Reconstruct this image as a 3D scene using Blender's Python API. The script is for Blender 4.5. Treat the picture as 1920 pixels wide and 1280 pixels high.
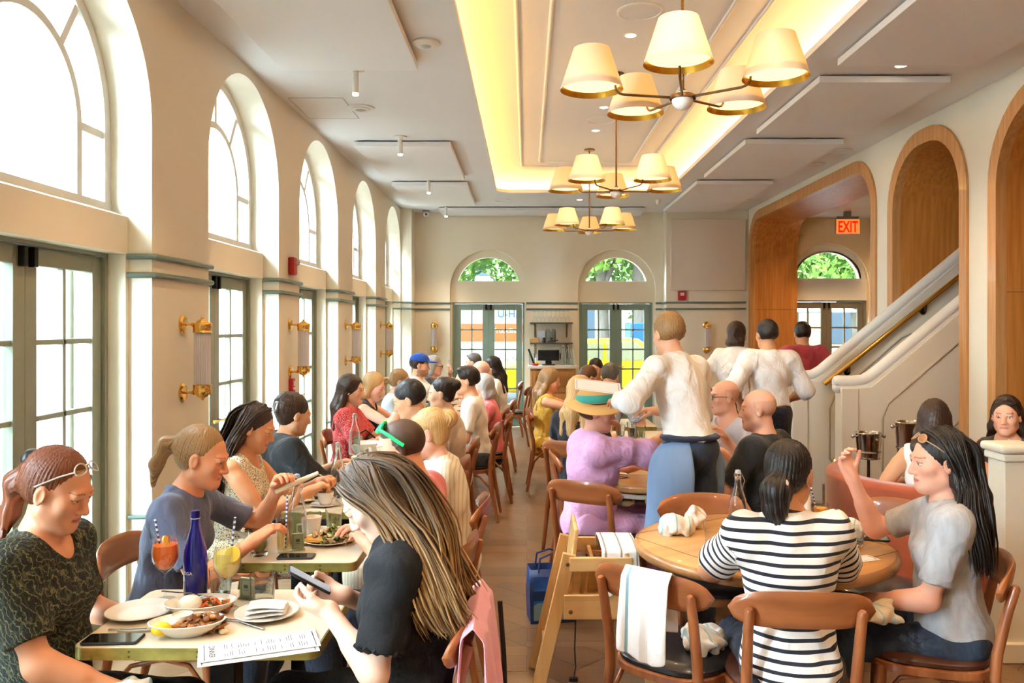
import bpy, bmesh, math, random
import numpy as np
from mathutils import Vector, Matrix, Euler

# ---------------------------------------------------------------- camera, world, sun, exposure
scene = bpy.context.scene
for o in list(bpy.data.objects):
    bpy.data.objects.remove(o)
COL = scene.collection
random.seed(7)
RNG = np.random.default_rng(11)

cam_data = bpy.data.cameras.new('camera')
cam_data.sensor_width = 36.0
cam_data.lens = 28.875                    # 1540 px over 1920
cam_data.shift_x = -28.0/1920.0
cam_data.shift_y = -30.0/1920.0
cam_data.clip_end = 200
cam = bpy.data.objects.new('camera', cam_data)
cam.location = (0, 0, 1.68)
cam.rotation_euler = (math.pi/2, 0, 0)
COL.objects.link(cam)
scene.camera = cam

world = bpy.data.worlds.new('sky')
scene.world = world
world.use_nodes = True
wn = world.node_tree
for n in list(wn.nodes): wn.nodes.remove(n)
_o = wn.nodes.new('ShaderNodeOutputWorld')
_b = wn.nodes.new('ShaderNodeBackground')
_b.inputs[0].default_value = (0.74, 0.88, 1.0, 1)
# sky made far brighter on the window side (-x) to whiten the reveals
_tc = wn.nodes.new('ShaderNodeTexCoord'); _sx = wn.nodes.new('ShaderNodeSeparateXYZ'); _mr = wn.nodes.new('ShaderNodeMapRange')
_mr.inputs[1].default_value = -.22; _mr.inputs[2].default_value = -.85; _mr.inputs[3].default_value = 3.8; _mr.inputs[4].default_value = 60.0
wn.links.new(_tc.outputs['Generated'], _sx.inputs[0]); wn.links.new(_sx.outputs['X'], _mr.inputs[0]); wn.links.new(_mr.outputs[0], _b.inputs[1])
wn.links.new(_b.outputs[0], _o.inputs[0])

sun_d = bpy.data.lights.new('sun', 'SUN')
sun_d.energy = 3.0
sun_d.angle = 0.02
sun_d.color = (1, .96, .88)
sun_o = bpy.data.objects.new('sun', sun_d)
sun_o.rotation_euler = (math.radians(38), math.radians(20), 0)   # high sun from behind the room, it lights the street beyond
COL.objects.link(sun_o)

scene.view_settings.view_transform = 'Standard'
scene.view_settings.look = 'None'
scene.view_settings.exposure = 1.2
scene.view_settings.gamma = 1.0
scene.view_settings.use_curve_mapping = False
cy = scene.cycles
cy.use_denoising = True
cy.use_adaptive_sampling = True
cy.adaptive_threshold = .06
cy.adaptive_min_samples = 16
cy.max_bounces = 9
cy.diffuse_bounces = 4
cy.glossy_bounces = 3
cy.transmission_bounces = 7
cy.transparent_max_bounces = 12
cy.sample_clamp_indirect = 6.0
cy.caustics_reflective = False
cy.caustics_refractive = False

def lamp(kind, loc, energy, color=(1, .8, .55), rot=(0, 0, 0), **kw):
    d = bpy.data.lights.new(kind.lower()+'_light', kind)
    d.energy = energy; d.color = color
    for k, v in kw.items(): setattr(d, k, v)
    o = bpy.data.objects.new(kind.lower()+'_light', d)
    o.location = loc; o.rotation_euler = rot
    COL.objects.link(o)
    return o

# daylight through the windows: sky portals just outside each opening (they guide the sky's own light)
BAYS = [(-0.60, 0.83), (1.00, 2.43), (2.95, 4.38), (5.16, 6.62), (7.22, 8.70), (9.42, 10.87), (11.60, 13.00)]
for a, b in BAYS:
    lamp('AREA', (-2.52, (a+b)/2, 1.75), 1.0, (1, 1, 1), (0, -math.pi/2, 0), shape='RECTANGLE', size=3.3, size_y=b-a).data.cycles.is_portal = True
for xc in (-.62, 1.47):
    lamp('AREA', (xc, 13.75, 1.5), 1.0, (1, 1, 1), (-math.pi/2, 0, 0), shape='RECTANGLE', size=1.2, size_y=2.8).data.cycles.is_portal = True
lamp('AREA', (4.87, 13.35, 1.5), 1.0, (1, 1, 1), (-math.pi/2, 0, 0), shape='RECTANGLE', size=1.3, size_y=2.9).data.cycles.is_portal = True

# ---------------------------------------------------------------- mesh helpers
def lin(c):
    def f(v):
        v = v/255.0
        return v/12.92 if v <= .04045 else ((v+.055)/1.055)**2.4
    if isinstance(c, str):
        c = c.lstrip('#'); c = [int(c[i:i+2], 16) for i in (0, 2, 4)]
    return tuple(f(v) for v in c)

class MB:
    """collects shapes and links them as ONE mesh object"""
    def __init__(s): s.v = []; s.f = []; s.m = []
    def add(s, vs, fs, m=0):
        b = len(s.v); s.v.extend([tuple(map(float, v)) for v in vs])
        s.f.extend([tuple(b+i for i in f) for f in fs]); s.m.extend([m]*len(fs)); return s
    def box(s, x0, x1, y0, y1, z0, z1, m=0, M=None):
        vs = [Vector((x, y, z)) for z in (z0, z1) for y in (y0, y1) for x in (x0, x1)]
        if M is not None: vs = [M @ v for v in vs]
        return s.add(vs, [(0, 2, 3, 1), (4, 5, 7, 6), (0, 1, 5, 4), (2, 6, 7, 3), (0, 4, 6, 2), (1, 3, 7, 5)], m)
    def bar(s, a, b, w, t, up=(0, 0, 1), m=0):
        a = Vector(a); b = Vector(b); d = (b-a).normalized(); u = Vector(up)
        x = d.cross(u)
        if x.length < 1e-5: x = d.cross(Vector((1, 0, 0)))
        x.normalize(); y = x.cross(d).normalized()
        vs = [p + x*sx*w/2 + y*sy*t/2 for p in (a, b) for sx, sy in ((-1, -1), (1, -1), (1, 1), (-1, 1))]
        return s.add(vs, [(3, 2, 1, 0), (4, 5, 6, 7), (0, 1, 5, 4), (1, 2, 6, 5), (2, 3, 7, 6), (3, 0, 4, 7)], m)
    def tube(s, pts, r, n=10, m=0, cap=True, sq=1.0):
        pts = [Vector(p) for p in pts]; k = len(pts)
        rr = r if hasattr(r, '__len__') else [r]*k
        t0 = (pts[1]-pts[0]).normalized()
        ref = Vector((0, 0, 1)) if abs(t0.z) < .9 else Vector((1, 0, 0))
        x = t0.cross(ref).normalized(); vs = []
        for i, p in enumerate(pts):
            t = (pts[min(i+1, k-1)]-pts[max(i-1, 0)]).normalized()
            x = (x - t*x.dot(t)).normalized(); y = t.cross(x)
            for j in range(n):
                a = 2*math.pi*j/n
                vs.append(p + (x*math.cos(a) + y*math.sin(a)*sq)*rr[i])
        fs = [(i*n+j, i*n+(j+1) % n, (i+1)*n+(j+1) % n, (i+1)*n+j) for i in range(k-1) for j in range(n)]
        if cap: fs += [tuple(range(n-1, -1, -1)), tuple((k-1)*n+j for j in range(n))]
        return s.add(vs, fs, m)
    def lathe(s, prof, c=(0, 0, 0), n=32, m=0, axis='Z', sx=1, sy=1):
        vs = []; fs = []; k = len(prof)
        for r, z in prof:
            for j in range(n):
                a = 2*math.pi*j/n; p = (r*math.cos(a)*sx, r*math.sin(a)*sy, z)
                if axis == 'X': p = (p[2], p[0], p[1])
                if axis == 'Y': p = (p[0], p[2], -p[1])
                vs.append((p[0]+c[0], p[1]+c[1], p[2]+c[2]))
        for i in range(k-1):
            for j in range(n):
                fs.append((i*n+j, i*n+(j+1) % n, (i+1)*n+(j+1) % n, (i+1)*n+j))
        if prof[0][0] > 1e-4: fs.append(tuple(range(n-1, -1, -1)))
        if prof[-1][0] > 1e-4: fs.append(tuple((k-1)*n+j for j in range(n)))
        return s.add(vs, fs, m)
    def prism(s, poly, z0, z1, m=0, M=None):
        n = len(poly)
        vs = [Vector((x, y, z)) for z in (z0, z1) for x, y in poly]
        if M is not None: vs = [M @ v for v in vs]
        return s.add(vs, [tuple(range(n-1, -1, -1)), tuple(range(n, 2*n))] + [(i, (i+1) % n, n+(i+1) % n, n+i) for i in range(n)], m)
    def ball(s, c, r, n=16, m=0, sc=(1, 1, 1)):
        k = max(6, n//2)
        prof = [(math.sin(math.pi*i/k)*r, -math.cos(math.pi*i/k)*r*sc[2]) for i in range(k+1)]
        prof[0] = (1e-5, prof[0][1]); prof[-1] = (1e-5, prof[-1][1])
        return s.lathe(prof, c, n, m, 'Z', sc[0], sc[1])
    def grid(s, P, m=0):
        h = len(P); w = len(P[0])
        return s.add([p for row in P for p in row], [(i*w+j, i*w+j+1, (i+1)*w+j+1, (i+1)*w+j) for i in range(h-1) for j in range(w-1)], m)
    def xf(s, M):
        s.v = [tuple(M @ Vector(v)) for v in s.v]; return s
    def build(s, name, mats, parent=None, bevel=0, smooth=40, segs=2, subd=0, solid=0, loc=None):
        me = bpy.data.meshes.new(name); me.from_pydata(s.v, [], s.f)
        if not isinstance(mats, (list, tuple)): mats = [mats]
        for m in mats: me.materials.append(m)
        if len(mats) > 1: me.polygons.foreach_set('material_index', s.m)
        bm = bmesh.new(); bm.from_mesh(me)
        bmesh.ops.remove_doubles(bm, verts=bm.verts, dist=1e-6)
        bmesh.ops.recalc_face_normals(bm, faces=bm.faces)
        bm.to_mesh(me); bm.free()
        if smooth:
            me.polygons.foreach_set('use_smooth', [True]*len(me.polygons))
            me.set_sharp_from_angle(angle=math.radians(smooth))
        o = bpy.data.objects.new(name, me); COL.objects.link(o)
        if parent is not None: o.parent = parent
        if loc is not None: o.location = loc
        if solid:
            md = o.modifiers.new('solid', 'SOLIDIFY'); md.thickness = solid; md.offset = 0
        if bevel:
            md = o.modifiers.new('bevel', 'BEVEL'); md.width = bevel; md.segments = segs; md.limit_method = 'ANGLE'; md.angle_limit = math.radians(40)
        if subd:
            md = o.modifiers.new('sub', 'SUBSURF'); md.levels = subd; md.render_levels = subd
        return o

def tag(o, label=None, cat=None, group=None, kind=None):
    if label: o['label'] = label
    if cat: o['category'] = cat
    if group: o['group'] = group
    if kind: o['kind'] = kind
    return o

def thing(name, label, cat, loc=(0, 0, 0), rotz=0, group=None):
    o = bpy.data.objects.new(name, None); COL.objects.link(o)
    o.location = loc; o.rotation_euler = (0, 0, rotz); o.empty_display_size = .1
    return tag(o, label, cat, group)

def struct(o):
    o['kind'] = 'structure'; return o

def copy_tree(o, parent=None):
    c = o.copy(); COL.objects.link(c)
    if parent is not None: c.parent = parent
    for ch in list(o.children): copy_tree(ch, c)
    return c

def text(name, body, size, M, mat, parent=None, ext=.0006, align='CENTER', bold=0):
    cu = bpy.data.curves.new(name, 'FONT'); cu.body = body; cu.size = size; cu.extrude = ext
    cu.align_x = align; cu.align_y = 'CENTER'; cu.offset = bold
    tmp = bpy.data.objects.new(name, cu)
    me = bpy.data.meshes.new_from_object(tmp); bpy.data.objects.remove(tmp); bpy.data.curves.remove(cu)
    me.materials.clear(); me.materials.append(mat)
    o = bpy.data.objects.new(name, me); COL.objects.link(o)
    if parent is not None: o.parent = parent
    o.matrix_local = M
    return o

def rrect(w, h, r, n=6, cx=0, cy=0):
    out = []
    for sx, sy, a0 in ((1, 1, 0), (-1, 1, 90), (-1, -1, 180), (1, -1, 270)):
        for i in range(n+1):
            a = math.radians(a0+90*i/n)
            out.append((cx+sx*(w/2-r)+r*math.cos(a), cy+sy*(h/2-r)+r*math.sin(a)))
    return out

# ---------------------------------------------------------------- materials
_M = {}
def mat(name, col=(128, 128, 128), rough=.5, metal=0.0, var=.0, vs=(8, 8, 8), bump=0.0, bs=(60, 60, 60), trans=0, ior=1.45, emit=None, es=1, spec=.5, coat=0, sheen=0, col2=None, sss=0, fold=0):
    if name in _M: return _M[name]
    m = bpy.data.materials.new(name); m.use_nodes = True; nt = m.node_tree; p = nt.nodes['Principled BSDF']
    c = lin(col); p.inputs['Base Color'].default_value = (*c, 1)
    p.inputs['Roughness'].default_value = rough; p.inputs['Metallic'].default_value = metal
    p.inputs['Specular IOR Level'].default_value = spec
    p.inputs['Transmission Weight'].default_value = trans; p.inputs['IOR'].default_value = ior
    p.inputs['Coat Weight'].default_value = coat; p.inputs['Sheen Weight'].default_value = sheen
    if sss:
        p.inputs['Subsurface Weight'].default_value = sss; p.inputs['Subsurface Radius'].default_value = (.012, .005, .003); p.inputs['Subsurface Scale'].default_value = .6
    if emit:
        p.inputs['Emission Color'].default_value = (*lin(emit), 1); p.inputs['Emission Strength'].default_value = es
    if var or bump or fold:
        tc = nt.nodes.new('ShaderNodeTexCoord')
        def noise(scale, detail):
            mp = nt.nodes.new('ShaderNodeMapping'); mp.inputs['Scale'].default_value = scale
            n = nt.nodes.new('ShaderNodeTexNoise'); n.inputs['Scale'].default_value = 1; n.inputs['Detail'].default_value = detail
            nt.links.new(tc.outputs['Object'], mp.inputs[0]); nt.links.new(mp.outputs[0], n.inputs[0]); return n
        if var:
            n = noise(vs, 4); mx = nt.nodes.new('ShaderNodeMix'); mx.data_type = 'RGBA'
            c2 = lin(col2) if col2 else tuple(max(0, v*(1-var)) for v in c)
            rp = nt.nodes.new('ShaderNodeMapRange'); rp.inputs[1].default_value = .35; rp.inputs[2].default_value = .65
            nt.links.new(n.outputs[0], rp.inputs[0]); nt.links.new(rp.outputs[0], mx.inputs[0])
            mx.inputs[6].default_value = (*c, 1); mx.inputs[7].default_value = (*c2, 1)
            nt.links.new(mx.outputs[2], p.inputs['Base Color'])
        if bump:
            n = noise(bs, 3); b = nt.nodes.new('ShaderNodeBump'); b.inputs['Strength'].default_value = bump; b.inputs['Distance'].default_value = .004
            nt.links.new(n.outputs[0], b.inputs['Height']); nt.links.new(b.outputs[0], p.inputs['Normal'])
        if fold:
            n2 = noise((16, 16, 11), 2); n2.inputs['Distortion'].default_value = .6; b2 = nt.nodes.new('ShaderNodeBump'); b2.inputs['Strength'].default_value = fold; b2.inputs['Distance'].default_value = .022
            nt.links.new(n2.outputs[0], b2.inputs['Height']); nt.links.new(b2.outputs[0], (b if bump else p).inputs['Normal'])
            if bump: pass
    _M[name] = m; return m

def glassmat(name, tint=(255, 255, 255), refl=.06, rough=0.0):
    """thin clear glass: sees straight through with a faint mirror on top"""
    if name in _M: return _M[name]
    m = bpy.data.materials.new(name); m.use_nodes = True; nt = m.node_tree
    nt.nodes.remove(nt.nodes['Principled BSDF']); out = nt.nodes['Material Output']
    t = nt.nodes.new('ShaderNodeBsdfTransparent'); t.inputs[0].default_value = (*lin(tint), 1)
    g = nt.nodes.new('ShaderNodeBsdfGlossy'); g.inputs['Roughness'].default_value = rough
    fr = nt.nodes.new('ShaderNodeLayerWeight'); fr.inputs[0].default_value = .2
    ma = nt.nodes.new('ShaderNodeMath'); ma.operation = 'MULTIPLY_ADD'; ma.inputs[1].default_value = refl*3; ma.inputs[2].default_value = refl
    mx = nt.nodes.new('ShaderNodeMixShader')
    nt.links.new(fr.outputs['Fresnel'], ma.inputs[0]); nt.links.new(ma.outputs[0], mx.inputs[0]); nt.links.new(t.outputs[0], mx.inputs[1]); nt.links.new(g.outputs[0], mx.inputs[2])
    nt.links.new(mx.outputs[0], out.inputs[0])
    _M[name] = m; return m

def emitmat(name, col, strength):
    if name in _M: return _M[name]
    m = bpy.data.materials.new(name); m.use_nodes = True; nt = m.node_tree
    nt.nodes.remove(nt.nodes['Principled BSDF'])
    e = nt.nodes.new('ShaderNodeEmission'); e.inputs[0].default_value = (*lin(col), 1); e.inputs[1].default_value = strength
    nt.links.new(e.outputs[0], nt.nodes['Material Output'].inputs[0])
    _M[name] = m; return m

def woodmat(name, col, col2, rough=.4, axis='Z', scale=1.0, coat=.2):
    st = {'X': (1.2, 22, 22), 'Y': (22, 1.2, 22), 'Z': (22, 22, 1.2)}[axis]
    return mat(name, col, rough, var=.3, col2=col2, vs=tuple(v*scale for v in st), coat=coat)

def stripes(name, base, stripe, axis, period, duty, rough=.9, attr=None, edges=None, offset=0.0):
    """cloth with woven stripes along an object axis, or along a named attribute"""
    if name in _M: return _M[name]
    m = mat(name, base, rough, bump=.15, bs=(300, 300, 300), sheen=.1, fold=.5); nt = m.node_tree; p = nt.nodes['Principled BSDF']
    if attr:
        a = nt.nodes.new('ShaderNodeAttribute'); a.attribute_name = attr; src = a.outputs['Fac']
    else:
        tc = nt.nodes.new('ShaderNodeTexCoord'); sp = nt.nodes.new('ShaderNodeSeparateXYZ'); nt.links.new(tc.outputs['Object'], sp.inputs[0]); src = sp.outputs['XYZ'.index(axis)]
    ad = nt.nodes.new('ShaderNodeMath'); ad.operation = 'ADD'; ad.inputs[1].default_value = 50*period+offset; nt.links.new(src, ad.inputs[0])
    md = nt.nodes.new('ShaderNodeMath'); md.operation = 'MODULO'; md.inputs[1].default_value = period; nt.links.new(ad.outputs[0], md.inputs[0])
    lt = nt.nodes.new('ShaderNodeMath'); lt.operation = 'LESS_THAN'; lt.inputs[1].default_value = period*duty; nt.links.new(md.outputs[0], lt.inputs[0])
    mx = nt.nodes.new('ShaderNodeMix'); mx.data_type = 'RGBA'; mx.inputs[6].default_value = (*lin(base), 1); mx.inputs[7].default_value = (*lin(stripe), 1)
    nt.links.new(lt.outputs[0], mx.inputs[0]); nt.links.new(mx.outputs[2], p.inputs['Base Color'])
    return m

def blobs(name, base, cols, scale=30, size=.35, rough=.85, stretch=(1, 1, 1), leaf=False):
    """printed cloth: patches of colour scattered over a base colour"""
    if name in _M: return _M[name]
    m = mat(name, base, rough, bump=.12, bs=(250, 250, 250), fold=.5); nt = m.node_tree; p = nt.nodes['Principled BSDF']
    tc = nt.nodes.new('ShaderNodeTexCoord'); prev = None
    for i, c in enumerate(cols):
        mp = nt.nodes.new('ShaderNodeMapping'); mp.inputs['Scale'].default_value = tuple(scale*s*(1+.3*i) for s in stretch); mp.inputs['Location'].default_value = (i*3.7, i*1.9, i*5.1)
        if leaf: mp.inputs['Rotation'].default_value = (.4+i, .3*i, .6)
        nt.links.new(tc.outputs['Object'], mp.inputs[0])
        if leaf:
            w = nt.nodes.new('ShaderNodeTexWave'); w.inputs['Scale'].default_value = 1.2; w.inputs['Distortion'].default_value = 9; w.inputs['Detail'].default_value = 2.5; w.inputs['Detail Scale'].default_value = 1.4
            nt.links.new(mp.outputs[0], w.inputs[0]); out = w.outputs[1]; th, op = 1-size, 'GREATER_THAN'
        else:
            v = nt.nodes.new('ShaderNodeTexVoronoi'); nt.links.new(mp.outputs[0], v.inputs[0]); out = v.outputs['Distance']; th, op = size, 'LESS_THAN'
        lt = nt.nodes.new('ShaderNodeMath'); lt.operation = op; lt.inputs[1].default_value = th; nt.links.new(out, lt.inputs[0])
        mx = nt.nodes.new('ShaderNodeMix'); mx.data_type = 'RGBA'
        if prev is None: mx.inputs[6].default_value = (*lin(base), 1)
        else: nt.links.new(prev, mx.inputs[6])
        mx.inputs[7].default_value = (*lin(c), 1); nt.links.new(lt.outputs[0], mx.inputs[0]); prev = mx.outputs[2]
    nt.links.new(prev, p.inputs['Base Color'])
    return m

PAINT = mat('cream_paint', (236, 228, 208), .6, var=.03, vs=(2, 2, 2), bump=.03, bs=(40, 40, 40))
CEILW = mat('ceiling_paint', (236, 239, 242), .7, var=.02, vs=(1, 1, 1))
TRIMG = mat('sage_green_paint', (112, 128, 120), .35, var=.08, vs=(4, 4, 4))
DOORG = mat('door_green_paint', (142, 146, 128), .4, var=.06, vs=(3, 3, 3))
DOORB = mat('back_door_green_paint', (126, 150, 140), .4, var=.06, vs=(3, 3, 3))
WHITEP = mat('white_paint', (238, 236, 228), .45)
GLASS = glassmat('window_glass', (244, 250, 250), .012)
BACKGLASS = glassmat('dimming_window_glass', (190, 198, 196), .012)  # grey tint added to dim the bright street behind
BRASS = mat('brass', (236, 190, 104), .2, 1.0, var=.1, vs=(10, 10, 10))
BRONZE = mat('aged_bronze', (120, 92, 62), .35, .9)
OAK = woodmat('oak_veneer', (206, 136, 66), (184, 114, 48), .45, 'Z', 1.4)
OAKT = woodmat('oak_trim', (206, 152, 94), (186, 130, 74), .45, 'Z', 1.6)
CHAIRW = woodmat('chair_beech', (164, 96, 54), (132, 72, 38), .35, 'Z', 1.3, .4)
CHROME = mat('steel', (200, 200, 200), .15, 1.0)
BLACK = mat('black_metal', (22, 22, 24), .4)
# ---------------------------------------------------------------- the room shell
CZ, UZ = 3.53, 3.78               # lower ceiling, tray ceiling
XL, XR, YB, YF = -2.0, 3.55, 13.45, -1.2
YB2 = 13.15                       # right part of the back wall stands forward

def arch(u0, u1, ztop, z0=0.0, n=40):
    """outline of an opening with a round head, from floor left to floor right"""
    r = (u1-u0)/2; c = (u0+u1)/2; zs = ztop-r
    return [(u0, z0)] + [(c-r*math.cos(math.pi*i/n), zs+r*math.sin(math.pi*i/n)) for i in range(n+1)] + [(u1, z0)]
def rounded(u0, u1, ztop, rad, z0=0.0, n=10):
    L = [(u0, z0)]
    L += [(u0+rad-rad*math.cos(math.pi/2*i/n), ztop-rad+rad*math.sin(math.pi/2*i/n)) for i in range(n+1)]
    L += [(u1-rad+rad*math.sin(math.pi/2*i/n), ztop-rad+rad*math.cos(math.pi/2*i/n)) for i in range(n+1)]
    return L + [(u1, z0)]

def pierced(mb, fn, u0, u1, ztop, outs, t, rev=None):
    """solid wall from u0 to u1 with openings; fn(u, depth, z) -> point"""
    for d in (0.0, t):
        cur = u0
        for ol in outs:
            a, b = ol[0][0], ol[-1][0]
            mb.add([fn(cur, d, 0), fn(a, d, 0), fn(a, d, ztop), fn(cur, d, ztop)], [(0, 1, 2, 3)])
            for (p, q) in zip(ol[1:-1], ol[2:]):
                if abs(p[0]-q[0]) > 1e-6:
                    mb.add([fn(p[0], d, p[1]), fn(q[0], d, q[1]), fn(q[0], d, ztop), fn(p[0], d, ztop)], [(0, 1, 2, 3)])
            cur = b
        mb.add([fn(cur, d, 0), fn(u1, d, 0), fn(u1, d, ztop), fn(cur, d, ztop)], [(0, 1, 2, 3)])
    for ol in outs:
        for p, q in zip(ol[:-1], ol[1:]):
            mb.add([fn(p[0], 0, p[1]), fn(q[0], 0, q[1]), fn(q[0], t, q[1]), fn(p[0], t, p[1])], [(0, 1, 2, 3)])
    for u in (u0, u1):
        mb.add([fn(u, 0, 0), fn(u, t, 0), fn(u, t, ztop), fn(u, 0, ztop)], [(0, 1, 2, 3)])
    mb.add([fn(u0, 0, ztop), fn(u1, 0, ztop), fn(u1, t, ztop), fn(u0, t, ztop)], [(0, 1, 2, 3)])

# floor: wide oak planks laid in turning panels
def floor_material():
    m = mat('oak_parquet', (160, 128, 96), .33); nt = m.node_tree; p = nt.nodes['Principled BSDF']; L = nt.links
    tc = nt.nodes.new('ShaderNodeTexCoord')
    def mapping(rot, sc=(1, 1, 1), loc=(0, 0, 0)):
        mp = nt.nodes.new('ShaderNodeMapping'); mp.inputs['Rotation'].default_value = (0, 0, rot); mp.inputs['Scale'].default_value = sc; mp.inputs['Location'].default_value = loc
        L.new(tc.outputs['Object'], mp.inputs[0]); return mp
    def planks(rot):
        b = nt.nodes.new('ShaderNodeTexBrick'); L.new(mapping(rot).outputs[0], b.inputs[0])
        b.inputs['Color1'].default_value = (*lin((138, 107, 79)), 1); b.inputs['Color2'].default_value = (*lin((112, 84, 60)), 1); b.inputs['Mortar'].default_value = (*lin((76, 56, 40)), 1)
        b.inputs['Scale'].default_value = 1; b.inputs['Mortar Size'].default_value = .0025; b.inputs['Brick Width'].default_value = 1.3; b.inputs['Row Height'].default_value = .19
        b.inputs['Bias'].default_value = -.1
        g = nt.nodes.new('ShaderNodeTexNoise'); L.new(mapping(rot, (3, 60, 1)).outputs[0], g.inputs[0]); g.inputs['Scale'].default_value = 1; g.inputs['Detail'].default_value = 6
        mx = nt.nodes.new('ShaderNodeMix'); mx.data_type = 'RGBA'; mx.blend_type = 'MULTIPLY'; mx.inputs[0].default_value = .45
        rg = nt.nodes.new('ShaderNodeMapRange'); rg.inputs[3].default_value = .55; rg.inputs[4].default_value = 1.35; L.new(g.outputs[0], rg.inputs[0])
        L.new(b.outputs[0], mx.inputs[6]); L.new(rg.outputs[0], mx.inputs[7]); return mx.outputs[2]
    a = planks(0.0); d = planks(math.radians(45)); e = planks(math.radians(-45))
    ck = nt.nodes.new('ShaderNodeTexChecker'); L.new(mapping(0, (1, 1, 1)).outputs[0], ck.inputs[0]); ck.inputs['Scale'].default_value = .93
    ck2 = nt.nodes.new('ShaderNodeTexChecker'); L.new(mapping(0, (1, .001, 1), (.3, 0, 0)).outputs[0], ck2.inputs[0]); ck2.inputs['Scale'].default_value = 1.86
    m1 = nt.nodes.new('ShaderNodeMix'); m1.data_type = 'RGBA'; L.new(ck2.outputs['Fac'], m1.inputs[0]); L.new(d, m1.inputs[6]); L.new(e, m1.inputs[7])
    m2 = nt.nodes.new('ShaderNodeMix'); m2.data_type = 'RGBA'; L.new(ck.outputs['Fac'], m2.inputs[0]); L.new(a, m2.inputs[6]); L.new(m1.outputs[2], m2.inputs[7])
    L.new(m2.outputs[2], p.inputs['Base Color'])
    return m
mb = MB(); mb.box(-2.6, 7.2, YF-.3, 13.9, -.12, 0)
struct(mb.build('floor', floor_material(), smooth=0))

# left wall with seven arched bays
lf = lambda u, d, z: (XL-d, u, z)
mb = MB(); pierced(mb, lf, YF, YB+.25, CZ+.02, [arch(a, b, 3.455) for a, b in BAYS], .42)
struct(mb.build('wall_left', PAINT, smooth=0))
# the thick outer masonry of the facade, seen through the glass
mb = MB()
for (a, b), (c, d) in zip([(-9, YF)]+BAYS[:-1]+[BAYS[-1]], BAYS+[(YB+.3, 99)]):
    mb.box(-2.95, -2.42, b-.05, c+.05, 0, 4.0)
for a, b in BAYS: mb.box(-2.95, -2.42, a, b, 3.60, 4.0)
struct(mb.build('wall_facade', mat('facade_stone', (214, 212, 204), .8, var=.08, vs=(5, 5, 5)), smooth=0))
# corner pier where the left wall meets the back wall
mb = MB(); mb.box(XL-.1, -1.83, 13.02, YB+.1, 0, CZ+.01)
struct(mb.build('wall_left_pier', PAINT, smooth=0))

# back wall: two arched bays, then a forward part on the right
bf = lambda u, d, z: (u, YB+d, z)
BACK = [(-1.26, -.01), (.833, 2.105)]
mb = MB(); pierced(mb, bf, XL-.1, 2.30, CZ+.02, [arch(a, b, 2.925) for a, b in BACK], .30)
struct(mb.build('wall_back', PAINT, smooth=0))
mb = MB(); mb.box(2.23, XR+.02, YB2, YB+.3, 0, CZ+.02)
struct(mb.build('wall_back_right', PAINT, smooth=0))
# right wall with a wide doorway and wood lined arches
rf = lambda u, d, z: (XR+d, u, z)
RIGHT = [(1.2, 4.32), (4.62, 6.29), (6.60, 8.04), (8.33, 13.08)]
mb = MB(); pierced(mb, rf, YF, 13.3, CZ+.02, [rounded(1.2, 4.32, 3.43, .62), rounded(4.62, 6.29, 3.43, .70), rounded(6.60, 8.04, 3.43, .66), rounded(8.33, 13.08, 3.44, .55)], .10)
struct(mb.build('wall_right', PAINT, smooth=0))
mb = MB(); mb.box(-2.6, 7.3, YF-.3, YF, -.1, 4.0)
struct(mb.build('wall_front', PAINT, smooth=0))

# oak linings of the right hand openings: a trim ring on the wall face and a deep reveal
def lining(name, u0, u1, ztop, rad, depth, back=True):
    w = .15
    outer = rounded(u0-.005, u1+.005, ztop+.005, rad); inner = rounded(u0+w*.72, u1-w*.72, ztop-w*.85, max(rad-w*.8, .1))
    mb = MB()
    for (p, q), (p2, q2) in zip(zip(outer[:-1], outer[1:]), zip(inner[:-1], inner[1:])):
        x0 = XR-.022
        mb.add([(x0, *p), (x0, *q), (x0, *q2), (x0, *p2)], [(0, 1, 2, 3)])
        mb.add([(x0, *p), (x0, *q), (XR+.02, *q), (XR+.02, *p)], [(0, 1, 2, 3)])
        mb.add([(x0, *p2), (x0, *q2), (XR+.06, *q2), (XR+.06, *p2)], [(0, 1, 2, 3)])
    r = struct(mb.build('trim_'+name, OAKT, smooth=25))
    mb = MB()
    for p, q in zip(inner[:-1], inner[1:]):
        mb.add([(XR+.06, *p), (XR+.06, *q), (XR+depth, *q), (XR+depth, *p)], [(0, 1, 2, 3)])
    if back:
        n = len(inner); mb.add([(XR+depth, *p) for p in inner], [tuple(range(n))])
    l = mb.build('lining', OAK, r, smooth=25)
    mb = MB()                               # the joint between the veneer sheets
    mb.box(XR+.06, XR+depth, u1-w*.72-.003, u1-w*.72+.0005, 1.93, 1.935)
    mb.build('joint', mat('veneer_joint', (120, 72, 30), .6), r, smooth=0)
    return r
lining('doorway', 8.33, 13.08, 3.44, .55, .72, back=False)
lining('stair_arch', 6.60, 8.04, 3.43, .66, 2.3)
lining('booth_arch', 4.62, 6.29, 3.43, .70, 1.6)
lining('booth_arch_near', 1.2, 4.32, 3.43, .62, 1.6)

# vestibule beyond the doorway
mb = MB()
vf = lambda u, d, z: (u, 13.02+d, z)
pierced(mb, vf, XR+.10, 7.0, 3.40, [arch(4.16, 5.42, 2.98)], .25)
mb.box(7.0, 7.1, 8.0, 13.3, 0, 3.4)
mb.box(5.9, 7.1, 8.15, 8.25, 0, 3.4)
struct(mb.build('wall_vestibule', mat('vestibule_paint', (226, 196, 150), .6), smooth=20))
mb = MB(); mb.box(XR+.72, 7.1, 8.0, 13.1, 3.385, 3.45)
struct(mb.build('ceiling_vestibule', CEILW, smooth=0))

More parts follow.
